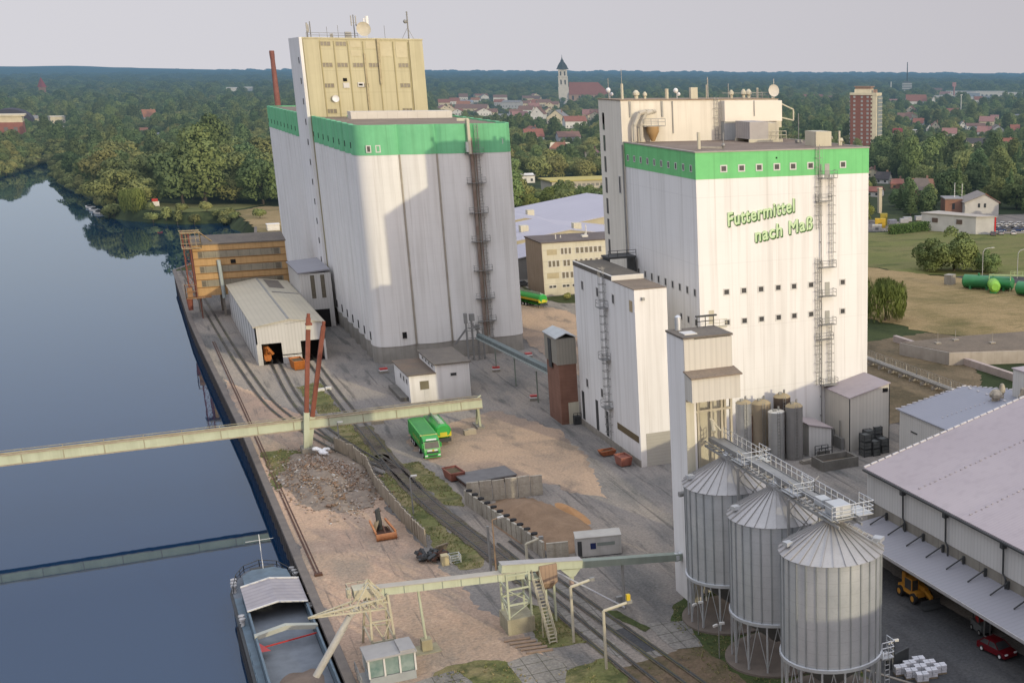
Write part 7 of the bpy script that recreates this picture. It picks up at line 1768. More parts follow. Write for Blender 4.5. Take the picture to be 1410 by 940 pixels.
HOUSES=[
(421.3, 1444.1, 14.5, 7.7, 7.7, 'g', 'white', 'brownred', 'tall white gabled house facing the works, left of the two bright gables in mid town'),
(405.9, 1325.4, 18.9, 7.9, 7.1, 'g', 'cream', 'grey', 'cream gabled house with grey roof, right of the two bright gables in mid town'),
(389.3, 1208.3, 20.2, 8.6, 4.3, 'e', 'white', 'red', 'white house with flat annex and red roof below the church'),
(297.3, 1028.8, 14.6, 4.3, 5.5, 'e', 'white', 'red', 'white house with steep red roof standing alone above the dark trees'),
(275.2, 895.6, 13.3, 2.1, 4.3, 'e', 'cream', 'orange', 'low house with orange hipped roof among trees beside the mill stair wall'),
(273.1, 821.0, 7.9, 3.9, 2.9, 'g', 'cream', 'pink', 'small cream gable house closest to the mill stair wall'),
(186.0, 659.8, 4.7, 3.5, 1.2, 'e', 'white', 'grey', 'small white building behind the bushy tree right of the grain silo'),
(514.9, 1553.2, 12.1, 2.8, 5.6, 'e', 'cream', 'pink', 'pinkish roofed house half hidden at the edge of the church hill'),
(440.8, 1823.4, 42.5, 3.2, 5.3, 'e', 'cream', 'brownred', 'long low brown red roof at the left end of the town'),
(455.7, 2043.7, 16.6, 5.9, 4.7, 'e', 'cream', 'red', 'cream house with red roof at the far left end of the town row'),
(499.1, 2160.9, 15.1, 5.0, 5.0, 'e', 'white', 'red', 'little white house with red roof, second from the left in the town row'),
(515.0, 2155.5, 22.6, 3.8, 2.5, 'e', 'grey', 'blue', 'low hall with shiny blue grey roof at the left of the town'),
(617.7, 2440.2, 14.3, 5.7, 4.3, 'g', 'white', 'grey', 'tiny white gable house on the far side of the town'),
(601.7, 2275.8, 22.7, 8.0, 4.0, 'e', 'white', 'brownred', 'broad white house with chimney in the middle of the far town edge'),
(508.7, 1868.3, 25.2, 9.9, 2.2, 'e', 'grey', 'grey', 'grey flat roofed apartment block in the middle of the town'),
(555.3, 1966.7, 16.2, 5.8, 3.5, 'e', 'cream', 'brownred', 'cream house right behind the grey apartment block'),
(579.1, 1999.6, 15.3, 5.9, 3.5, 'e', 'cream', 'red', 'cream house with red roof, third from the right in the town row'),
(580.2, 1957.8, 15.0, 6.9, 3.5, 'e', 'cream', 'brownred', 'cream house with brown roof, second from the right in the town row'),
(558.5, 1849.8, 12.0, 6.6, 3.3, 'g', 'cream', 'red', 'small cream gable house at the right end of the town row'),
(405.0, 1521.0, 11.6, 3.6, 1.8, 'e', 'white', 'grey', 'low white house in the trees below the town row'),
(411.1, 1471.1, 17.3, 4.3, 5.2, 'e', 'cream', 'pink', 'house with faded pink roof directly left of the tall white gabled house'),
(430.5, 1670.4, 11.7, 2.9, 3.9, 'e', 'cream', 'brownred', 'small brown roofed house among trees at the left town edge'),
(651.2, 2061.9, 11.0, 3.7, 4.9, 'g', 'white', 'grey', 'tiny white gable house standing in front of the church roof'),
(674.8, 2687.0, 25.1, 3.1, 3.1, 'e', 'cream', 'red', 'red roofed row at the far back of the town'),
(680.6, 2361.1, 30.6, 4.2, 4.2, 'e', 'cream', 'brownred', 'long brown roofed row at the far back of the town, near the church'),
(1165.6, 1835.4, 33.3, 7.4, 9.9, 'e', 'white', 'red', 'large white hall with bright red roof below the office tower'),
(740.8, 1163.0, 10.9, 3.1, 4.7, 'e', 'white', 'red', 'house with crimson red roof among trees right of the brown tower block'),
(609.2, 989.4, 7.9, 3.3, 3.3, 'e', 'white', 'darkred', 'small white house with dark red roof close to the brown tower block'),
(688.8, 1060.4, 5.0, 2.2, 3.6, 'g', 'white', 'grey', 'very small white gable house between darker roofs on the right'),
(719.9, 1097.9, 8.9, 2.2, 5.2, 'g', 'cream', 'pink', 'pinkish gabled house beside the very small white gable'),
(533.2, 792.4, 9.8, 4.3, 3.8, 'e', 'cream', 'dark', 'cream house with dark roof and tall white chimney'),
(764.5, 1114.8, 5.4, 1.5, 3.8, 'g', 'white', 'grey', 'lone little white gable in the trees at the right'),
(739.0, 1055.0, 18.3, 4.4, 2.2, 'e', 'white', 'brownred', 'broad white building with low brown roof at the right'),
(723.3, 997.3, 14.0, 2.8, 4.9, 'g', 'white', 'greybrown', 'grey brown roofed house with white gable at the right'),
(566.6, 806.3, 14.5, 3.9, 3.4, 'e', 'cream', 'dark', 'cream house with long dark roof and dormer at the right'),
(576.6, 781.7, 9.9, 3.3, 5.0, 'e', 'brick', 'red', 'steep red roofed house near the right picture edge'),
(747.1, 1002.4, 8.5, 2.8, 4.3, 'e', 'cream', 'red', 'smaller red roofed house at the right picture edge'),
(646.1, 1016.5, 7.5, 3.4, 0.7, 'e', 'white', 'grey', 'low white flat roofed building between the trees on the right'),
(543.2, 837.8, 7.9, 2.3, 1.1, 'e', 'grey', 'grey', 'low grey shed behind the bushes right of the tower block'),
(1321.1, 1877.5, 7.8, 3.9, 3.9, 'g', 'white', 'grey', 'small white gable in front of the shopping hall'),
(1271.6, 1945.6, 6.6, 7.9, 4.0, 'g', 'white', 'grey', 'narrow white house right of the large red roofed hall'),
(939.0, 1303.1, 10.0, 2.7, 1.8, 'e', 'cream', 'pink', 'pale low house in the far right trees'),
(962.3, 1293.6, 11.0, 3.7, 1.8, 'e', 'grey', 'grey', 'grey flat house in the far right trees'),
(362.0, 613.8, 5.3, 2.4, 2.4, 'g', 'cream', 'brownred', 'cream gable house peeping out right behind the mill edge'),
(345.1, 575.4, 6.9, 1.9, 3.1, 'e', 'white', 'dark', 'house with dark roof and white gable beside the mill edge'),
(305.0, 516.3, 4.4, 2.4, 1.7, 'e', 'white', 'red', 'low red roofed white house beside the mill edge'),
(328.1, 512.7, 11.8, 1.7, 5.2, 'e', 'brick', 'greybrown', 'big house with wide grey brown hipped roof in the near trees'),
(337.0, 546.6, 3.3, 0.7, 2.2, 'e', 'brick', 'red', 'small reddish roof left of the big grey brown hipped roof'),
(1182.3, 2262.2, 24.6, 4.3, 5.8, 'e', 'cream', 'red', 'red roofed row behind the mill dish, leftmost'),
(1206.6, 2254.5, 21.7, 4.3, 5.8, 'e', 'white', 'red', 'red roofed row behind the mill dish, second from left'),
(1198.1, 2195.1, 19.8, 4.3, 4.3, 'e', 'white', 'brownred', 'white row with brown roof behind the mill dish'),
(1218.0, 2188.7, 17.0, 4.3, 4.3, 'e', 'white', 'red', 'red roofed row next to the brown tower block'),
(1650.2, 2483.9, 23.7, 5.1, 5.1, 'e', 'cream', 'pink', 'pink roofed house at the far side right of the office tower'),
(1898.9, 2892.8, 27.4, 5.9, 5.9, 'e', 'cream', 'brownred', 'brown roofed house far behind the red hall'),
(48.7, 1598.6, 12.7, 4.5, 7.3, 'e', 'white', 'orange', 'small white house with orange roof alone in the river woods'),
(-57.0, 1541.5, 9.6, 6.1, 2.6, 'e', 'cream', 'grey', 'cream building corner with pale roof right of the brick factory'),
(-34.6, 1532.0, 13.0, 7.8, 0.9, 'e', 'cream', 'white', 'flat roofed cream building in the trees right of the brick factory'),
(-30.0, 1361.3, 5.4, 3.1, 1.5, 'e', 'blue', 'white', 'small bluish flat building below the flat roofed cream building'),
(-123.0, 2467.1, 12.6, 5.6, 4.2, 'e', 'white', 'pink', 'white house with pinkish roof at the far left edge'),
(-126.7, 3061.1, 10.4, 5.2, 1.7, 'e', 'white', 'white', 'tiny white building in the far left woods'),
(249.8, 2956.7, 36, 15, 1.2, 'e', 'white', 'white', 'white slab building in the far woods, left one of the pair'),
(288.3, 3107.7, 30, 14, 1.2, 'e', 'white', 'white', 'white slab building in the far woods, right one of the pair'),
(32.2, 1304.2, 6.7, 2.2, 2.2, 'e', 'cream', 'orange', 'little orange roofed hut deep in the river woods'),
(38.0, 1220.0, 4.2, 2.1, 1.4, 'e', 'white', 'grey', 'little white hut deep in the river woods')]

for i,h in enumerate(HOUSES): house(i,*h)
def town_rows():
    rs=random.Random(9); extra=[]
    def at(px,py):       # a point of the flat land seen in that direction
        d=56/math.tan(max(.004,(py-(91.2+.005*(px-124)))/1765.5)*1.0)*1.02
        az=rad(29.8866)+math.atan((px-1178.9)/1843); return math.sin(az)*d,math.cos(az)*d
    for n,(a,b,c,d,lab,grp) in ((24,(604,768,133,156,'small red roofed house in the dense town rows left of the church','town houses left of the church')),(6,(640,830,158,200,'small house among garden trees below the town rows','garden houses below the town rows')),(15,(1215,1408,138,205,'small red roofed house in the leafy suburb right of the tower block','suburb houses right of the tower block')),(10,(1290,1408,128,140,'low pale block in the far town beside the shopping halls','pale blocks beside the shopping halls'))):
        for _ in range(n):
            px,py=rs.uniform(a,b),rs.uniform(c,d); x,y=at(px,py); D=math.hypot(x,y)
            if any(math.hypot(x-h[0],y-h[1])<22+D*.006 for h in HOUSES+extra): continue
            if math.hypot(x-719,y-2292)<120 or math.hypot(x-456,y-786)<40: continue
            w=rs.uniform(10,15)*(1+D/6000); hw=rs.uniform(3.5,6.5); hr=rs.uniform(3.5,5.5)
            pal='pale' in lab
            extra.append((x,y,w*(2 if pal else 1),hw,1.0 if pal else hr,'e' if pal or rs.random()<.7 else 'g',rs.choice(('white','cream','cream','white','grey')),rs.choice(('white','grey')) if pal else rs.choice(('red','brownred','orange','red','pink','brownred')),lab,grp))
    return extra
TOWN=town_rows()
for i,h in enumerate(TOWN): house(i,*h)

def church():
    s=thing('church','white baroque church tower with dark cap and large red hipped nave roof','church',(719,2292,0),-.32)
    W=hm('church_white',(.82,.78,.70),scale=.2,streak=.2); D=hm('church_cap',(.055,.06,.07)); Rf=hm('church_roof',(.30,.115,.09),(.26,.095,.075),scale=.1)
    mb=MB(); mb.box(-9,9,-9,9,0,24).box(-8.2,8.2,-8.2,8.2,24,42).box(-7.4,7.4,-7.4,7.4,42,54); obj('tower_wall',mb,W,s,local=True)
    mb=MB(); mb.box(-9.4,9.4,-9.4,9.4,23.5,24.4).box(-8.8,8.8,-8.8,8.8,41.6,42.6).box(-8.2,8.2,-8.2,8.2,53.6,54.6); obj('cornice',mb,W,s,local=True)
    mb=MB()
    for z,h in ((44,7),(29,8)):
        for x in (-3.5,3.5): mb.box(x-1.2,x+1.2,-8.45 if z<42 else -7.6,-7.3,z,z+h)
    obj('belfry_opening',mb,hm('belfry_dark',(.10,.085,.08)),s,local=True)
    mb=MB(); mb.lathe([(11,54.4),(9.2,57),(7.6,61),(5.0,65),(3.0,67.5),(2.6,69.5),(1.2,71.5),(.4,75),(.2,79)],(0,0,0),8); obj('cap',mb,D,s,local=True)
    mb=MB(); mb.box(8,80,-12,14,0,13); obj('nave_wall',mb,hm('nave_wall',(.50,.33,.25),scale=.2),s,local=True)
    mb=MB(); v=[(9,-13.5,12),(81.5,-13.5,12),(81.5,15.5,12),(9,15.5,12),(9.5,1,33),(60,1,33)]; mb.add(v,[(0,1,5,4),(1,2,5),(2,3,4,5),(3,0,4),(3,2,1,0)]); obj('nave_roof',mb,Rf,s,local=True)
    mb=MB()
    for i in range(6): mb.box(14+i*11,17+i*11,-12.1,-11.9,3,10)
    obj('nave_window',mb,HGLASS,s,local=True)
church()
def tower_block():
    s=thing('tower_block','brown and cream residential tower block with glazed corner balconies and roof crown','tower block',(456,786,0),rad(-44))
    BR=hm('tower_brown',(.25,.10,.075),(.22,.085,.06),scale=.3); CR=hm('tower_cream',(.75,.68,.50),scale=.3); GL=hm('tower_balcony',(.33,.37,.37),(.20,.23,.24),scale=.5,rough=.3); H=41.0
    mb=MB(); mb.box(-9.2,6.4,0,15,0,H-1.5); obj('brown_wall',mb,BR,s,local=True)
    mb=MB(); mb.box(6.4,9.2,-.4,15.2,0,H-1.5); obj('cream_wall',mb,CR,s,local=True)
    mb=MB(); mb.box(9.2,10.0,2.5,14.5,0,H-2); obj('balcony_front',mb,GL,s,local=True)
    mb=MB(); mb.box(-9.5,9.5,-.6,15.4,H-1.5,H); obj('top_band',mb,CR,s,local=True)
    wf=hm('tower_window_white',(.50,.50,.49),(.20,.21,.22),scale=.55)
    for i in range(14):
        z=2.2+i*2.72
        for x,w in ((-6.3,1.5),(-1.0,1.5),(3.1,1.6)):
            mb=MB(); mb.box(x-w/2,x+w/2,-.12,.02,z,z+1.45); obj('window',mb,wf,s,local=True)
        mb=MB(); mb.box(5.3,6.2,-.3,.02,z,z+1.4); obj('loggia',mb,CR,s,local=True)
        mb=MB(); mb.box(-9.9,-9.2,.3,4,z-.1,z+1.1); obj('side_balcony',mb,wf,s,local=True)
        mb=MB(); mb.box(9.9,10.12,2.4,14.6,z-.5,z-.1); obj('balcony_slab',mb,CR,s,local=True)
    mb=MB(); mb.box(-7,4.5,3,12,H,H+2.4); obj('roof_storey',mb,CR,s,local=True)
    mb=MB(); mb.box(-6.6,4.2,3.4,11.6,H+2.4,H+3.8).box(-7.4,5,2.6,12.4,H+3.8,H+4.3).box(6,8,4,8,H,H+2.2); obj('roof_crown',mb,hm('roof_crown',(.36,.24,.18)),s,local=True)
tower_block()
def office_tower():
    s=thing('office_tower','distant banded office tower with a tall dark roof mast','office tower',(1659,2655,0),rad(-32))
    mb=MB(); mb.box(-11,11,0,22,0,27); obj('wall',mb,hm('office_tower_wall',(.16,.18,.21),scale=.2),s,local=True)
    mb=MB()
    for i in range(7): mb.box(-11.4,11.4,-.4,22.4,1.6+i*3.9,3.3+i*3.9)
    obj('white_bands',mb,hm('office_tower_band',(.85,.85,.83)),s,local=True)
    mb=MB(); mb.box(-8,8,3,19,27,31); obj('roof_storey',mb,hm('office_roof_storey',(.14,.15,.17)),s,local=True)
    mb=MB(); mb.tube((0,10,31),(0,10,74),1.6,8,.8); obj('mast',mb,hm('dark_mast',(.035,.035,.04)),s,local=True)
    s=thing('thin_chimney','slim pale chimney left of the distant banded office tower','chimney',(1625,2672,0)); mb=MB(); mb.tube((1625,2672,0),(1625,2672,30),1.6,10,1.2); obj('shaft',mb,HW['white'],s)
office_tower()
def big_hall(label,x,y,w,d,h,rz,wc='white',bands=0):
    s=thing('shopping_hall',label,'hall',(x,y,0),rz)
    mb=MB(); mb.box(-w/2,w/2,0,d,0,h); obj('wall',mb,HW[wc],s,local=True)
    mb=MB(); mb.box(-w/2-.5,w/2+.5,-.5,d+.5,h,h+.7); obj('roof',mb,HR['white'],s,local=True)
    mb=MB()
    for i in range(int(w/9)): mb.box(-w/2+3+i*9,-w/2+7+i*9,-.15,.02,h*.35,h*.6)
    obj('window_row',mb,hm('hall_window',(.22,.24,.27)),s,local=True)
big_hall('long pale shopping hall in the right distance, lowest and leftmost of the cluster',1800,2617,95,40,8,-.6)
big_hall('white shopping hall with window row in the middle of the right distance',1617,2262,60,40,14,-.6)
big_hall('white hall with grey stripe at the far right edge in the distance',1616,2192,46,30,13,-.62)
big_hall('very long flat white hall on the skyline of the right distance',2357,3288,140,60,9,-.62)
big_hall('bluish grey flat hall squeezed between the white distant halls',1560,2240,26,30,12,-.6,'blue')
s=thing('light_mast','tall white flood mast standing among the trees in the right distance','mast',(1024,1500,0)); mb=MB(); mb.tube((1024.5,1500.1,0),(1024.5,1500.1,24),.7,8,.45); mb.box(1022.8,1026.2,1499.4,1500.6,23.4,24.4); obj('shaft',mb,HW['white'],s)
s=thing('advertising_pylon','pinkish advertising pylon beside the distant shopping halls','pylon',(1640,2430,0)); mb=MB(); mb.box(1638.5,1641.5,2429,2431,0,22).box(1635,1645,2429,2431,22,31); obj('pylon',mb,hm('pylon_pink',(.5,.25,.25)),s)
def factory():
    s=thing('brick_factory','red brick factory with pale flat top at the left picture edge','factory',(-63,1183,0))
    mb=MB(); mb.box(-110,-50,1183,1215,0,15); obj('wall',mb,hm('factory_brick',(.34,.13,.095),scale=.3),s)
    mb=MB(); mb.box(-111,-48,1182,1216,19.5,20.5).box(-110,-50,1183.5,1215,15,19.5); obj('top_storey',mb,HW['cream'],s)
    fw=hm('factory_window',(.20,.17,.16))
    for i in range(9):
        for z in (3,8.5):
            mb=MB(); mb.box(-106+i*6.2,-103.4+i*6.2,1182.9,1183.1,z,z+3); obj('window',mb,fw,s)
    s=thing('arched_hall','dark barrel roofed hall behind the brick factory','hall',(-65,1408,0))
    prof=[(-17,0)]+[(-17*math.cos(PI*k/10)*1.0,7+12*math.sin(PI*k/10)) for k in range(11)]+[(17,0)]
    mb=MB(); mb.extrude_xz([(x-68,z) for x,z in prof],1400,1450); obj('roof_shell',mb,hm('dark_barrel',(.06,.045,.065)),s)
    s=thing('brick_spire','small pointed red brick spire in the far left woods','spire',(-74,2603,0)); mb=MB(); mb.box(-79,-69,2603,2613,0,22); obj('wall',mb,HW['brick'],s); mb=MB(); mb.lathe([(7,22),(.2,38)],(-74,2608,0),4); obj('roof',mb,hm('spire_roof',(.30,.05,.06)),s)
factory()
s=thing('factory_chimney','tall red brick factory chimney rising behind the grain silo','chimney',(63,572,0))
mb=MB(); mb.lathe([(1.8,0),(.78,62)],(62.9,572.8,0),20); mb.lathe([(.82,58.5),(.95,60.5),(.95,62),(.8,62.2)],(62.9,572.8,0),20); obj('shaft',mb,hm('chimney_brick',(.27,.115,.09),(.20,.08,.065),scale=.5,streak=.4),s,smooth=True)
mb=MB(); mb.tube((65.4,572.6,0),(65.2,572.6,27),.3,6); obj('side_pipe',mb,HW['cream'],s)

def red_gate_hall():
    s=thing('workshop_box','white box shaped workshop with red corner stripe beside the car lot','workshop',(268,376,0))
    W=hm('workshop_white',(.56,.55,.52),scale=.3)
    p=[(255.5,397.5),(265.6,377.5),(272,374.6),(264.5,400)]
    mb=MB(); mb.prism(p,0,6.1); obj('wall',mb,W,s)
    mb=MB(); mb.prism([(255.1,397.7),(265.4,377),(272.4,374.2),(264.7,400.4)],6.1,6.4); obj('roof',mb,hm('pale_roof',(.46,.42,.36)),s)
    a=Vector((265.6,377.5)); b=Vector((272,374.6)); d=(b-a).normalized(); n=Vector((d.y,-d.x))
    mb=MB(); mb.beam((b.x-d.x*.35+n.x*.06,b.y-d.y*.35+n.y*.06,3.1),(b.x+d.x*.2+n.x*.06,b.y+d.y*.2+n.y*.06,3.1),.2,6.3); obj('red_stripe',mb,hm('stripe_red',(.55,.03,.03)),s)
    mb=MB()
    for t,h in ((.25,1.6),(.7,1.6)):
        q=Vector(p[0]).lerp(Vector(p[1]),t); e=(Vector(p[1])-Vector(p[0])).normalized(); m2=Vector((e.y,-e.x)); mb.beam((q.x+m2.x*.06-e.x*1.2,q.y+m2.y*.06-e.y*1.2,4.0),(q.x+m2.x*.06+e.x*1.2,q.y+m2.y*.06+e.y*1.2,4.0),.14,h)
    obj('window',mb,hm('brown_window',(.13,.09,.07)),s)
red_gate_hall()
def gable_pair():
    s=thing('gabled_office','white gabled office house with brick annex behind the box workshop','office house',(300,425,0),rad(-24))
    mb=MB(); mb.extrude_xz([(-5.6,0),(8.2,0),(8.2,5.6),(2.6,8.6),(-5.6,5.4)],0,16); obj('wall',mb,hm('gable_white',(.60,.58,.54),scale=.3),s,local=True)
    mb=MB(); mb.extrude_xz([(-6.1,5.3),(2.6,8.65),(8.8,5.4),(8.8,5.7),(2.6,9.0),(-6.1,5.6)],-.5,16.5); obj('roof',mb,hm('gable_roof',(.28,.25,.22),scale=.4),s,local=True)
    mb=MB(); mb.extrude_xz([(8.3,5.5),(8.9,5.2),(2.6,9.0),(2.6,9.2)],-.6,-.4); obj('red_verge',mb,hm('verge_red',(.5,.10,.05)),s,local=True)
    for x in (.2,2.6):
        mb=MB(); mb.box(x-.45,x+.45,-.1,.02,3.6,5.2); obj('window',mb,HGLASS,s,local=True)
    mb=MB(); mb.box(-12.6,-5.6,5,16,0,6.4); a=obj('brick_annex',mb,HW['brick'],s,local=True)
    mb=MB(); mb.box(-12.9,-5.4,4.7,16.3,6.4,6.8); obj('annex_roof',mb,HR['grey'],a,local=True)
    mb=MB(); mb.box(-9.7,-8.7,4.9,5.02,2.5,4.8); obj('annex_window',mb,HGLASS,a,local=True)
    mb=MB(); mb.tube((-8,10,6.8),(-8,10,12.5),.12,6).tube((-4.6,12,6),(-4.6,12,12),.12,6); obj('flag_pole',mb,HW['white'],s,local=True)
    mb=MB(); mb.box(-5.55,-5.4,-.0,4.0,1.8,4.4); obj('side_window',mb,HGLASS,s,local=True)
gable_pair()
s=thing('white_column','free standing tall white chimney column in front of the near trees','column',(272,455,0)); mb=MB(); mb.box(271.3,272.7,454.3,455.7,0,9.5).box(271.1,272.9,454.1,455.9,9.5,10.1); obj('shaft',mb,hm('column_white',(.56,.50,.38)),s)
# storage containers and boxes in the yard right of the mill
for x,y,w,d,h,c,lb in ((246,411,3.8,3,3.2,(.60,.40,.04),'bright yellow storage box standing in the yard right of the mill'),(250.5,416,2.6,3,4.4,(.36,.30,.05),'taller dull yellow container behind the bright yellow storage box'),(240.2,414,3.6,3,4.0,(.58,.57,.54),'white container left of the bright yellow storage box'),(240.5,404,3.4,2.5,2.0,(.55,.54,.50),'low white box in front of the white container'),(241,437,5,4,3.2,(.30,.32,.34),'grey container behind the white container by the mill edge'),(241.5,395,3,2,2.0,(.45,.14,.09),'small reddish crate at the mill edge by the hedge'),(246.5,395.5,3.4,2,2.6,(.45,.42,.33),'pale timber crate stack at the left end of the hedge')):
    s=thing('storage_box',lb,'container',(x,y,0),rad(-28)); mb=MB(); mb.box(-w/2,w/2,-d/2,d/2,.1,h).box(-w/2-.05,w/2+.05,-d/2-.05,d/2+.05,h,h+.12); obj('box_body',mb,hm('storage_box_paint',c,scale=.8,streak=.2),s,local=True)
    mb=MB(); mb.box(-w*.2,w*.15,-d/2-.04,-d/2+.01,.4,h*.6); obj('hatch',mb,hm('storage_hatch',tuple(q*.35 for q in c)),s,local=True)
for i,(x,y) in enumerate(((262,420),(266,424),(272,425),(277,428),(281,426),(256,419))):
    if i==0:
        r=thing('pallet_stack','wrapped grey pallet stack in the storage row behind the hedge','pallet stack',(x,y,0),rad(-20),'grey pallet stacks behind the hedge'); PST=r
        mb=MB(); mb.box(-1.6,1.6,-1,1,.15,1.7); obj('load',mb,hm('grey_load',(.42,.42,.43),(.3,.3,.31),scale=1.2),r,local=True); mb=MB(); mb.box(-1.6,1.6,-1,1,0,.15); obj('pallet',mb,WOOD,r,local=True)
    else: dup(PST,(x,y,0),rad(-20+i*3))
# cars in the lot
CC={'white':(.62,.62,.61),'silver':(.36,.37,.38),'black':(.02,.02,.022),'blue':(.03,.06,.16),'red':(.30,.02,.02),'grey':(.12,.125,.13)}
CMAT={k:hm('lot_car_'+k,v,rough=.3) for k,v in CC.items()}
protos={}
def place_car(x,y,rz,col,label,group=None):
    if col not in protos:
        c=make_car(); car_mats(c,CMAT[col]); protos[col]=c; c.location=(x,y,.03); c.rotation_euler=(0,0,rz); c['label']=label
        if group: c['group']=group
        return c
    return dup(protos[col],(x,y,.03),rz,label,group)
rows=[((282,399),(299,391),7,'white','white car in the back row of the car lot beside the workshop'),((280,393.5),(302,383),9,'white','white car in the second row of the car lot beside the workshop'),((277.5,387.5),(301,377),9,None,'dark car in the third row of the car lot beside the workshop'),((276,382),(296,372.5),8,None,'dark car in the front row of the car lot beside the workshop')]
for a,b,n,c,lb in rows:
    for i in range(n):
        p=Vector(a).lerp(Vector(b),i/(n-1)); col=c or RND.choice(('black','blue','grey','black','grey'))
        place_car(p.x,p.y,rad(65)+RND.uniform(-.05,.05),col,lb,'cars standing in rows in the car lot')
place_car(273.5,373.2,rad(150),'silver','silver car parked in front of the box workshop')
place_car(277.5,371.2,rad(150),'white','white car parked in front of the box workshop')
place_car(269.5,374.0-1.6,rad(150),'grey','dark grey car nearest the red striped corner of the workshop')
place_car(91.3,346,rad(100),'white','white car parked beside the gable wall of the office building')
place_car(92.6,341.5,rad(110),'grey','dark grey car behind the tank lorry near the office building')
place_car(156.5,496,rad(100),'red','bright red car beside the violet hall roofs')
s=thing('delivery_van','white delivery van at the back corner of the car lot','van',(306,389,.03),rad(65)); mb=MB(); mb.extrude_yz([(-2.6,.35),(-2.6,1.0),(-1.8,1.2),(-1.2,2.3),(2.7,2.35),(2.7,.35)],-1,1); obj('body',mb,CMAT['white'],s,local=True)
mb=MB(); mb.box(-1.02,-1.001,-1.4,-.3,1.25,2.0).box(1.001,1.02,-1.4,-.3,1.25,2.0); obj('side_window',mb,GLASS,s,local=True)
for y in (-1.7,1.8):
    for x in (-.9,.9): wheel(s,x,y,.36,.22)
# boats under the trees
for x,y,rz,L,lb in ((-5.5,636,.5,6.5,'small white motor boat moored under the riverside trees, nearest the willow'),(-7.0,650,.7,5.5,'white boat with canvas moored just behind the nearest boat'),(-8.6,664,.6,5.0,'small pale boat farthest along the wooded bank')):
    s=thing('motor_boat',lb,'boat',(x,y,WZ),rz)
    mb=MB(); a=L/2; mb.add([(-1,-a,.05),(1,-a,.05),(1.05,a*.4,.05),(0,a,.2),(-1.05,a*.4,.05),(-1.1,-a,.8),(1.1,-a,.8),(1.2,a*.4,.85),(0,a*1.1,1.05),(-1.2,a*.4,.85)],[(0,1,6,5),(1,2,7,6),(2,3,8,7),(3,4,9,8),(4,0,5,9),(5,6,7,8,9),(4,3,2,1,0)]); obj('hull',mb,HW['white'],s,local=True)
    mb=MB(); mb.add([(-.8,-a*.4,.82),(.8,-a*.4,.82),(.7,a*.3,.85),(-.7,a*.3,.85),(-.7,-a*.3,1.6),(.7,-a*.3,1.6),(.5,a*.1,1.6),(-.5,a*.1,1.6)],[(0,1,5,4),(1,2,6,5),(2,3,7,6),(3,0,4,7),(4,5,6,7)]); obj('cabin',mb,HGLASS,s,local=True)
s=thing('red_white_hut','tiny white booth with red roof on the grassy peninsula','booth',(16.2,617,0)); mb=MB(); mb.box(15,17.4,616,618.5,0,2.0); obj('wall',mb,HW['white'],s); mb=MB(); mb.box(14.8,17.0,615.8,618.7,2.0,3.0); obj('roof',mb,hm('booth_red',(.5,.05,.04)),s)
s=thing('white_shed_small','small white roofed shed on the dry grass bank beside the silo','shed',(48,503,0)); mb=MB(); mb.box(47,51,503,506,0,2.2).box(46.8,51.2,502.8,506.2,2.2,2.4); obj('wall',mb,HW['white'],s)

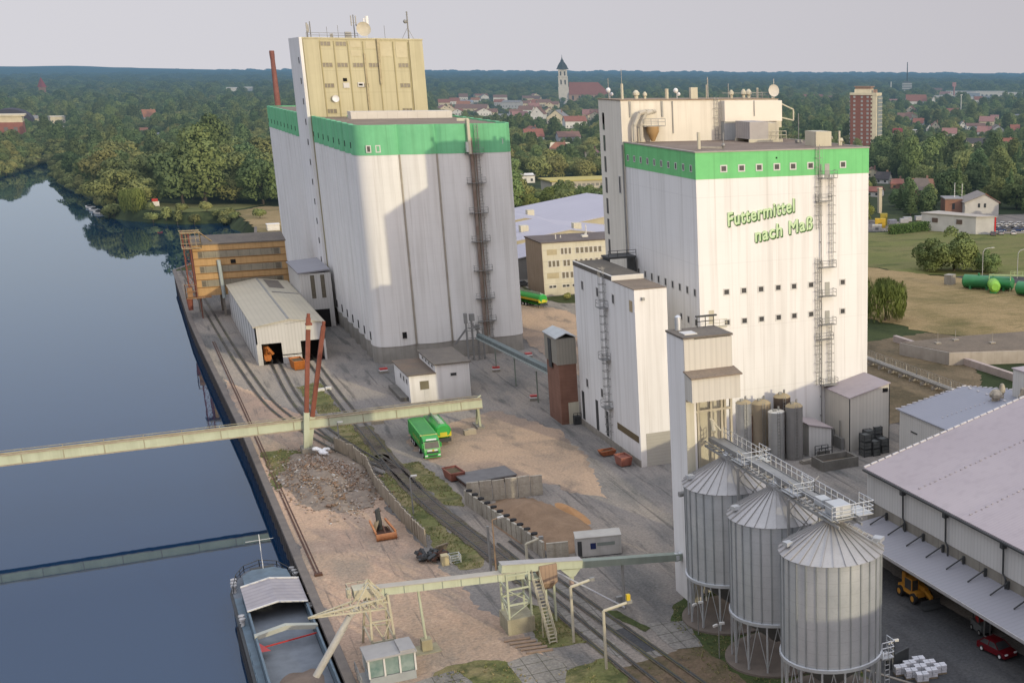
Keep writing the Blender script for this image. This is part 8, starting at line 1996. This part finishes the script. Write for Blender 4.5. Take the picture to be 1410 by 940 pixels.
# ------------------------------------------------------------------ trees and woods
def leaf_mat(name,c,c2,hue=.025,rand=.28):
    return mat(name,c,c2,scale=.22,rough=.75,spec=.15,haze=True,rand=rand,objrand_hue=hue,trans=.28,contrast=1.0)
LM=[leaf_mat('foliage_mid',(.255,.315,.118),(.19,.245,.092)),
    leaf_mat('foliage_dark',(.175,.235,.098),(.13,.18,.076)),
    leaf_mat('foliage_olive',(.32,.335,.122),(.25,.27,.10)),
    leaf_mat('foliage_willow',(.33,.37,.095),(.25,.29,.075),.01,.1)]
TRUNKM=mat('tree_bark',(.10,.08,.06),(.06,.05,.04),scale=1,haze=True)
def crown_mesh(name,seed,kind,n,leaf,m):
    """leafy crown of many small leaf-clump faces, about 1 m in radius units scaled by 6 m wide and h tall"""
    rs=np.random.RandomState(seed); lobes=[]
    if kind=='round':
        lobes=[((0,0,7.5),(4.6,4.6,4.2))]
        for i in range(9):
            a=2*PI*i/9+rs.rand()*.7; r=2.6+rs.rand()*1.5; z=4.6+rs.rand()*5.2; q=1.7+rs.rand()*1.3
            lobes.append(((r*math.cos(a),r*math.sin(a),z),(q,q,q*.95)))
        for i in range(4): a=rs.rand()*6.3; lobes.append(((1.4*math.cos(a),1.4*math.sin(a),10.2+rs.rand()*1.5),(1.9,1.9,1.7)))
    elif kind=='tall':
        for i in range(11):
            t=i/10; a=i*2.4; r=1.0+1.4*math.sin(PI*min(1,t*1.05)); z=2.6+t*12.5; q=1.5+1.7*math.sin(PI*(.12+.78*t))
            lobes.append(((r*math.cos(a)*.8,r*math.sin(a)*.8,z),(q,q,q*1.05)))
    elif kind=='broad':
        for i in range(14):
            a=2*PI*i/14+rs.rand(); r=1.2+rs.rand()*4.6; z=4.0+rs.rand()*3.6+(1-r/6)*2.6; q=1.6+rs.rand()*1.3
            lobes.append(((r*math.cos(a),r*math.sin(a),z),(q*1.15,q*1.15,q*.85)))
    elif kind=='spruce':
        for i in range(9):
            t=i/8; q=2.9*(1-t)+.35; lobes.append(((0,0,1.6+t*12.2),(q,q,1.15)))
    elif kind=='willow':
        for i in range(16):
            a=2*PI*i/16+rs.rand()*.3; r=3.2+rs.rand()*1.8; lobes.append(((r*math.cos(a),r*math.sin(a),4.6+rs.rand()*.8),(1.25,1.25,3.9+rs.rand()*.5)))
        for i in range(7): a=rs.rand()*6.3; r=rs.rand()*2.6; lobes.append(((r*math.cos(a),r*math.sin(a),7.6),(2.3,2.3,2.2)))
    elif kind=='bushy':
        for i in range(26):
            a=rs.rand()*6.3; r=5.2*math.sqrt(rs.rand()); z=1.4+rs.rand()*(8.6-r*.9); q=1.5+rs.rand()*1.3; lobes.append(((r*math.cos(a),r*math.sin(a),z),(q,q,q*1.1)))
    elif kind=='bush':
        for i in range(8): a=rs.rand()*6.3; r=rs.rand()*1.6; lobes.append(((r*math.cos(a),r*math.sin(a),1.2+rs.rand()*1.3),(1.2,1.2,1.1)))
    if kind in ('round','broad'): lobes=[((c[0],c[1],max(c[2]-1.7,r[2]*.75)),r) for c,r in lobes]+[((2.6*math.cos(q),2.6*math.sin(q),2.2),(1.9,1.9,1.7)) for q in np.arange(5)*1.256]
    C=np.array([l[0] for l in lobes]); Rr=np.array([l[1] for l in lobes])
    w=(Rr[:,0]*Rr[:,2]); pick=rs.choice(len(lobes),n,p=w/w.sum())
    d=rs.normal(size=(n,3)); d/=np.linalg.norm(d,axis=1)[:,None]
    d[:,2]=np.where((d[:,2]<-.35)&(kind not in ('willow',)),-d[:,2],d[:,2])
    rad_=.70+.36*rs.rand(n)**.6
    P=C[pick]+d*Rr[pick]*rad_[:,None]
    P[:,2]=np.maximum(P[:,2],.25)
    nr=d/Rr[pick]; nr/=np.linalg.norm(nr,axis=1)[:,None]
    jit=rs.normal(size=(n,3))*.75; fn=nr+jit; fn/=np.linalg.norm(fn,axis=1)[:,None]
    t=np.cross(fn,rs.normal(size=(n,3))); t/=np.linalg.norm(t,axis=1)[:,None]
    if kind=='willow': t=np.stack([rs.normal(size=n)*.12,rs.normal(size=n)*.12,-np.ones(n)],1); t/=np.linalg.norm(t,axis=1)[:,None]
    b=np.cross(fn,t); b/=np.linalg.norm(b,axis=1)[:,None]
    s=(leaf*(.6+.8*rs.rand(n)))[:,None]; asp=.62 if kind!='willow' else .28; sl=1.0 if kind!='willow' else 2.1
    # leaf clump = bent pair of triangles (kite)
    center=np.array([0,0,P[:,2].mean()*.75]); out=P-center; out/=np.linalg.norm(out,axis=1)[:,None]
    sn=nr*.75+out*.5+rs.normal(size=(n,3))*.16; sn/=np.linalg.norm(sn,axis=1)[:,None]
    flip=((np.cross(b,t)*sn).sum(1)<0); b=np.where(flip[:,None],-b,b)
    V=np.concatenate([P-t*s*sl,P+b*s*asp+fn*s*.18,P+t*s*sl,P-b*s*asp+fn*s*.12],0)
    idx=np.arange(n); 
    me=bpy.data.meshes.new(name); nv=4*n
    me.vertices.add(nv); me.vertices.foreach_set('co',V.astype(np.float32).ravel())
    loops=np.stack([idx,idx+n,idx+2*n,idx+3*n],1).ravel()
    me.loops.add(nv); me.loops.foreach_set('vertex_index',loops.astype(np.int32))
    me.polygons.add(n); me.polygons.foreach_set('loop_start',(np.arange(n)*4).astype(np.int32)); me.polygons.foreach_set('loop_total',np.full(n,4,np.int32))
    me.materials.append(m); me.update(calc_edges=True); me.validate()
    sn4=np.concatenate([sn,sn,sn,sn],0)
    me.polygons.foreach_set('use_smooth',[True]*n)
    me.normals_split_custom_set_from_vertices(sn4.tolist())
    return me
KINDS=[('round',0,'rounded mid green broadleaf tree'),('round',1,'dark green rounded tree'),('tall',0,'tall slender mid green tree'),('broad',2,'broad olive green tree'),('tall',1,'tall dark green tree'),('broad',0,'broad mid green tree'),('spruce',1,'dark conifer'),('round',2,'olive toned rounded tree')]
CROWNS=[crown_mesh('crown',40+i,k,3600,.38,LM[m]) for i,(k,m,_) in enumerate(KINDS)]
def trunk_mesh(h,r):
    mb=MB(); mb.tube((0,0,-.3),(0,0,h),r,7,r*.55)
    for i in range(4): a=i*1.7; mb.tube((0,0,h*.7),(math.cos(a)*1.6,math.sin(a)*1.6,h*1.25),r*.4,5,r*.15)
    me=bpy.data.meshes.new('trunk'); me.from_pydata(mb.v,[],mb.f); me.materials.append(TRUNKM); return me
TRUNK=trunk_mesh(5.2,.34); TRUNKS=trunk_mesh(1.0,.15)
def tree(x,y,scale,mesh,label,group=None,name='tree',rz=None,trunk=TRUNK,z=0):
    t=bpy.data.objects.new(name,None); COL.objects.link(t); t.location=(x,y,z); t.rotation_euler=(0,0,RND.uniform(0,6.28) if rz is None else rz)
    t.scale=scale if isinstance(scale,tuple) else (scale,)*3
    tag(t,label,'tree' if name!='bush' else 'bush',group)
    c=bpy.data.objects.new('crown',mesh); COL.objects.link(c); c.parent=t
    k=bpy.data.objects.new('trunk',trunk); COL.objects.link(k); k.parent=t
    return t
WIL=crown_mesh('willow_crown',91,'willow',5200,.30,LM[3]); WIL2=crown_mesh('weeping_crown',92,'willow',6200,.26,leaf_mat('foliage_weeping',(0.194,0.254,0.071),(0.126,0.169,0.051),.01,.05))
BUSH=crown_mesh('bush_crown',93,'bush',1200,.30,LM[2]); BIGT=crown_mesh('big_crown',94,'bushy',9000,.30,LM[0]); BRIGHT=crown_mesh('bright_crown',95,'round',4200,.36,leaf_mat('foliage_bright',(0.304,0.329,0.092),(0.211,0.254,0.071),.01,.05))
tree(7.6,605.5,(.98,.98,1.0),WIL,'yellow green weeping willow at the water edge of the peninsula',name='willow_tree',z=-1.5)
tree(152.9,252.6,(1.02,1.02,.98),WIL2,'dark green weeping tree standing in the dry field right beside the mill',name='weeping_tree')
tree(210.5,309.5,(1.35,1.2,1.25),BIGT,'big bushy tree in the meadow behind the green tanks',name='broadleaf_tree')
tree(204.5,313.5,(.85,.8,.9),BIGT,'smaller bushy tree grown into the left side of the big meadow tree',name='broadleaf_tree')
tree(217,303,(.7,.7,.65),BIGT,'low bushy tree on the right side of the big meadow tree',name='broadleaf_tree')
tree(109.5,312.5,(.62,.62,.62),BRIGHT,'light green tree in front of the right end of the office building',name='broadleaf_tree')
tree(160,533,(1.1,1.1,.85),BRIGHT,'bright bushy tree behind the violet hall roofs',name='broadleaf_tree')
tree(146,520,(.7,.7,.7),BRIGHT,'small bright tree close to the right edge of the grain silo',name='broadleaf_tree')
tree(257,452,(1.0,1.0,.9),CROWNS[3],'tree with light leaves left of the box workshop',name='broadleaf_tree')
tree(249,428,(.62,.62,.75),BRIGHT,'small bright tree right in front of the free standing white column',name='broadleaf_tree')
tree(268,385,(.5,.5,.6),BUSH,'low bush at the foot of the box workshop',name='bush',trunk=TRUNKS)
for i,(x,y,s,lb) in enumerate(((49,548,1.1,'green bush on the dry grass bank next to the silo'),(101,310.5,.55,'dark low bush in the verge before the office building'),(96.8,315,.5,'small bush at the left foot of the office building'),(24,584,1.1,'low shrub in the middle of the peninsula shore'),(33,583,1.2,'low shrub at the right end of the peninsula shore'),(14,597,1.0,'low shrub right beside the weeping willow'))):
    tree(x,y,s,BUSH,lb,name='bush',trunk=TRUNKS)
# shrubs that hang over the wooded shore
shr=0
path=SHORE[9:]+LEFTB[:6]
for a,b in zip(path,path[1:]):
    a=Vector(a); b=Vector(b); k=max(1,int((b-a).length/4.6)); d=(b-a).normalized()
    for i in range(k):
        if RND.random()<.12: continue
        p=a.lerp(b,(i+RND.random())/k); o=RND.uniform(.5,5.0); x,y=p.x-d.y*o,p.y+d.x*o
        if math.hypot(x-7.6,y-605.5)<9: continue
        tree(x,y,(RND.uniform(1.0,2.1),RND.uniform(1.0,2.1),RND.uniform(.9,1.8)),BUSH,'leafy shrub overhanging the water on the wooded shore','shrubs along the wooded shore',name='bush',trunk=TRUNKS,z=-3.6*max(0,o)/5.0-.6)
# hedge
mb=None
def hedge():
    rs=np.random.RandomState(5); n=5200; a=np.array([238.5,391.5]); b=np.array([263,396.5]); t=rs.rand(n)
    P=np.zeros((n,3)); P[:,:2]=a+(b-a)*t[:,None]; face=rs.rand(n)
    P[:,0]+=rs.normal(size=n)*.8; P[:,1]+=rs.normal(size=n)*.8; P[:,2]=rs.rand(n)*3.4
    m=MB()
    for p in P:
        e=Euler((rs.rand()*6,rs.rand()*6,rs.rand()*6)).to_matrix(); u=e@Vector((.26,0,0)); v=e@Vector((0,.2,0)); q=Vector(p); m.quad(q-u,q-v,q+u,q+v)
    h=thing('hedge','long clipped dark green hedge between meadow and storage yard','hedge',(250,394,0)); obj('foliage',m,leaf_mat('foliage_hedge',(0.119,0.203,0.059),(0.085,0.151,0.044),.01,.02),h,fixn=False)
hedge()

def project(x,y,z=0):
    yaw,pitch=rad(29.8866),rad(16.4208)
    dx,dy,dz=x,y,z-56
    fx=dx*math.sin(yaw)+dy*math.cos(yaw); r=dx*math.cos(yaw)-dy*math.sin(yaw)
    dep=fx*math.cos(pitch)-dz*math.sin(pitch); up=fx*math.sin(pitch)+dz*math.cos(pitch)
    return 1178.9+1765.5*r/dep, 616.8-1765.5*up/dep
def inpoly(x,y,poly):
    c=False; n=len(poly); j=n-1
    for i in range(n):
        xi,yi=poly[i]; xj,yj=poly[j]
        if (yi>y)!=(yj>y) and x<(xj-xi)*(y-yi)/(yj-yi)+xi: c=not c
        j=i
    return c
RIVER=SHORE+LEFTB
CLEAR=[  # places where nothing tall grows
 [(-20,-60),(60,-60),(180,150),(300,230),(420,330),(420,372),(303,366),(300,392),(302,432),(262,440),(232,448),(196,436),(178,352),(120,345),(100,352),(72,412),(13,420),(13,60)],
 [(90,345),(142,372),(190,410),(190,480),(152,508),(176,560),(236,596),(236,622),(214,642),(170,566),(140,510),(100,480),(88,420)],
 [(10,400),(110,400),(112,480),(96,575),(62,604),(36,600),(40,560),(42,500),(27,447)],
 [(44,580),(25,580),(8,600),(3,622),(10,628),(30,600),(60,592)],
]
HX=[(h[0],h[1],max(h[2],8),h[3]+h[4]) for h in HOUSES+TOWN]+[(719,2292,30,40),(456,786,20,30),(760,2330,75,30),(1659,2655,30,25),(1617,2262,60,14),(1616,2192,46,13),(1800,2617,95,8),(2357,3288,140,9),(1560,2240,26,12),(300,425,22,9),(-68,1190,40,16),(-68,1410,56,22),(272,455,3,9),(1024,1500,3,18),(206,610,54,6),(-74,2608,10,30)]
def free(x,y,r=5):
    if inpoly(x,y,RIVER): return False
    for p in CLEAR:
        if inpoly(x,y,p): return False
    return True
def headroom(x,y,r=5):
    """tallest tree that still leaves the houses behind it in view"""
    lim=99
    for hx,hy,w,hh in HX:
        dx,dy=x-hx,y-hy
        if abs(dx)>420 or abs(dy)>420: continue
        D=math.hypot(hx,hy); ux,uy=hx/D,hy/D
        along=dx*ux+dy*uy; side=abs(dx*uy-dy*ux)
        if -400<along<max(12,w*.9) and side<w/2+1.5+r*.8:
            if along>-9 and side<w/2+4: return 0
            lim=min(lim,hh*.22+52/D*max(0,-along)+.5)
    return lim
def individual():
    cand=[]
    step=11.5
    for iy in range(0,75):
        for ix in range(-14,60):
            x=ix*step+RND.uniform(-4.2,4.2); y=420+iy*step+RND.uniform(-4.2,4.2)
            px,py=project(x,y,8)
            if not(-40<px<1450): continue
            if (385<px<688) or (850<px<1180): continue
            if not free(x,y,6) or headroom(x,y)<4: continue
            if px<400 and RND.random()<.45: continue
            cand.append((math.hypot(x,y),x,y,px))
    # woods on the left bank at the picture edge
    cand.sort(); return cand
IND=individual(); NEAR=IND[:282]; DLIM=NEAR[-1][0]
for d,x,y,px in NEAR:
    area='in the woods along the river left of the silo' if px<400 else 'in the belt between the two silo blocks' if px<900 else 'in the gardens right of the mill'
    k=RND.choice((0,0,2,3,3,5,7,7,3,1)) if px<900 else RND.choice((0,1,1,2,3,4,5,6,6,7))
    s=RND.uniform(.72,1.35)*(1.55 if px<400 else .95); hl=headroom(x,y); s=min(s,hl/11) if hl<90 else s
    tree(x,y,(s*RND.uniform(.92,1.12),s*RND.uniform(.92,1.12),s*RND.uniform(.85,1.15)),CROWNS[k],KINDS[k][2]+' '+area,KINDS[k][2]+'s '+area)

def woods():
    """woods and town trees farther off: too many to count, spread from points over the land"""
    rs=random.Random(21); pts=[[] for _ in CROWNS]; nr=set(); 
    used=[(x,y) for _,x,y,_ in NEAR]; grid={}
    for x,y in used: grid.setdefault((int(x//12),int(y//12)),[]).append((x,y))
    d=430.0
    while d<15000:
        s=max(9.5,d/125); a0,a1=rad(-12),rad(52)
        n=int((a1-a0)*d/s)
        for i in range(n):
            a=a0+(a1-a0)*(i+rs.random())/n; dd=d+rs.uniform(-.5,.5)*s
            x,y=math.sin(a)*dd,math.cos(a)*dd
            if d<DLIM+15:
                px,py=project(x,y,8)
                vis=-40<px<1450 and not((385<px<688) or (850<px<1180))
                if vis and dd<DLIM: continue
            if dd<1600 and not free(x,y,6): continue
            hl=headroom(x,y,s*.5) if dd<3500 else 99
            if hl<2.5: continue
            # town and open ground thin the trees out
            px,py=project(x,y,5)
            if 590<px<850 and 1150<dd<2700 and rs.random()<.80: continue
            if px>1180 and 750<dd<2400 and rs.random()<.45: continue
            v=pnoise((x*.0016,y*.0016,4.2))
            if dd>2600 and v<-.42: continue
            k=rs.choice((0,0,1,2,3,3,5,5,7,7,4)); 
            g=s/10.5*rs.uniform(.85,1.3); h=min(g,1.05+.00006*dd)*rs.uniform(.8,1.2)
            if dd>2500: h*=1+.25*v
            if hl<90 and h*12.5>hl: h=hl/12.5; g=min(g,max(.35,h*1.3))
            pts[k].append((x,y,0,g,h))
        d+=s*.92
    tot=0
    for k,P in enumerate(pts):
        if not P: continue
        tot+=len(P)
        me=bpy.data.meshes.new('woodland'); me.from_pydata([p[:3] for p in P],[],[])
        at=me.attributes.new('tree_scale','FLOAT_VECTOR','POINT'); at.data.foreach_set('vector',[c for p in P for c in (p[3],p[3],p[4])])
        o=bpy.data.objects.new('distant_woodland',me); COL.objects.link(o)
        tag(o,['mid green rounded crowns','dark rounded crowns','slender mid green crowns','broad olive crowns','slender dark crowns','broad mid green crowns','conifers','olive rounded crowns'][k]+' of the distant woods stretching to the horizon','woodland',kind='stuff')
        ng=bpy.data.node_groups.new('scatter_crowns','GeometryNodeTree')
        ng.interface.new_socket('Geometry',in_out='INPUT',socket_type='NodeSocketGeometry'); ng.interface.new_socket('Geometry',in_out='OUTPUT',socket_type='NodeSocketGeometry')
        N=ng.nodes; L=ng.links; gi=N.new('NodeGroupInput'); go=N.new('NodeGroupOutput')
        ip=N.new('GeometryNodeInstanceOnPoints'); oi=N.new('GeometryNodeObjectInfo'); oi.inputs['As Instance'].default_value=True
        src=bpy.data.objects.get(SRC[k]); oi.inputs['Object'].default_value=src
        na=N.new('GeometryNodeInputNamedAttribute'); na.data_type='FLOAT_VECTOR'; na.inputs['Name'].default_value='tree_scale'
        rv=N.new('FunctionNodeRandomValue'); rv.data_type='FLOAT_VECTOR'; rv.inputs[0].default_value=(0,0,0); rv.inputs[1].default_value=(0,0,6.283)
        L.new(gi.outputs[0],ip.inputs['Points']); L.new(oi.outputs['Geometry'],ip.inputs['Instance'])
        L.new(na.outputs['Attribute'],ip.inputs['Scale']); L.new(rv.outputs[0],ip.inputs['Rotation']); L.new(ip.outputs[0],go.inputs[0])
        md=o.modifiers.new('scatter','NODES'); md.node_group=ng
    print('woods points',tot,'near trees',len(NEAR),'limit',DLIM)
SRC={}
for o in list(COL.objects):
    if o.name.split('.')[0]=='crown':
        for k,m in enumerate(CROWNS):
            if o.data==m and k not in SRC: SRC[k]=o.name
woods()
# low wooded hills on the skyline
def hills():
    mb=MB(); nx,ny=90,14; v=[]; f=[]
    for j in range(ny+1):
        for i in range(nx+1):
            az=rad(-14+60*i/nx); d=8200+j*520; x,y=math.sin(az)*d,math.cos(az)*d
            e=math.sin(PI*j/ny); w=max(0,1-((i/nx*60-14+2.5)/9.5)**2)
            w2=max(0,1-((i/nx*60-14-31)/16)**2)
            z=-4+e*(w*(44+7*pnoise((az*22,j*.25,0)))+w2*9+13+6*pnoise((az*40,j*.5,2))+3*pnoise((az*150,j*1.1,5)))
            v.append((x,y,z))
    for j in range(ny):
        for i in range(nx): f.append((j*(nx+1)+i,j*(nx+1)+i+1,(j+1)*(nx+1)+i+1,(j+1)*(nx+1)+i))
    mb.add(v,f); o=obj('hills',mb,G_LAND,None,smooth=True,kind='structure',fixn=False)
hills()

# tufts of rough grass along the verges (uncountable, one object)
def tufts():
    rs=random.Random(5); mb=MB()
    areas=[([(20.5,117),(24,118.5),(27.5,117),(29.5,112),(36.4,113),(37,108),(33,101),(24,96),(20,104)],900),([(31.6,119),(33.2,117.6),(35.9,117.2),(36.3,119.6),(35.2,126),(33.6,130),(32.2,126)],420),
      ([(27.6,186),(29.6,186.5),(30.3,176),(30.9,165),(31.6,156),(33.0,146),(31.6,143),(29.4,143.5),(28.4,150),(28.2,164),(27.4,176)],1100),([(31.8,190),(34.4,190),(35.4,178),(36.0,170),(35.2,166),(33.2,168),(32.0,178)],650),
      ([(25.4,222),(29.2,224),(29.4,196),(27.6,196)],500),([(24.6,248),(28.8,250),(29.0,226),(25.4,226)],420),([(14.4,206),(17.5,207),(20,203.5),(19.5,199),(15.5,188),(14.4,184)],420),([(45.6,84),(57,80),(57.2,124),(47.2,122),(45.2,117),(44.2,106)],1200),([(35.2,109),(45.3,111.2),(46,104),(47,84),(42,70),(33,70)],420)]
    for poly,n in areas:
        xs=[p[0] for p in poly]; ys=[p[1] for p in poly]; c=0; t=0
        n=int(n*.7)
        while c<n and t<n*12:
            t+=1; x=rs.uniform(min(xs)-.8,max(xs)+.8); y=rs.uniform(min(ys)-.8,max(ys)+.8)
            if not inpoly(x,y,poly) or pnoise((x*.35,y*.35,2))<-.15: continue
            if 46.4<x<57 and min((x-51.7)**2+(y-q)**2 for q in (94.2,105.3,116.4))<29: continue
            c+=1; s=rs.uniform(.10,.26); mb.cur=rs.choice((0,0,1))
            for _ in range(3):
                a=rs.uniform(0,6.28); dx,dy=math.cos(a)*s*.6,math.sin(a)*s*.6; h=s*rs.uniform(.7,1.5)
                mb.add([(x-dx*.5,y-dy*.5,.05),(x+dx*.5,y+dy*.5,.05),(x+dx+dy*.5,y+dy-dx*.4,h)],[(0,1,2)])
    o=obj('grass_tufts',mb,[leaf_mat('tuft_green',(.24,.26,.10),(.19,.21,.08),.01,.05),leaf_mat('tuft_dry',(.40,.34,.18),(.32,.27,.14),.01,.05)],None,fixn=False)
    tag(o,'rough grass tufts growing in the verges, between the rails and in the dry field','grass',kind='stuff')
tufts()
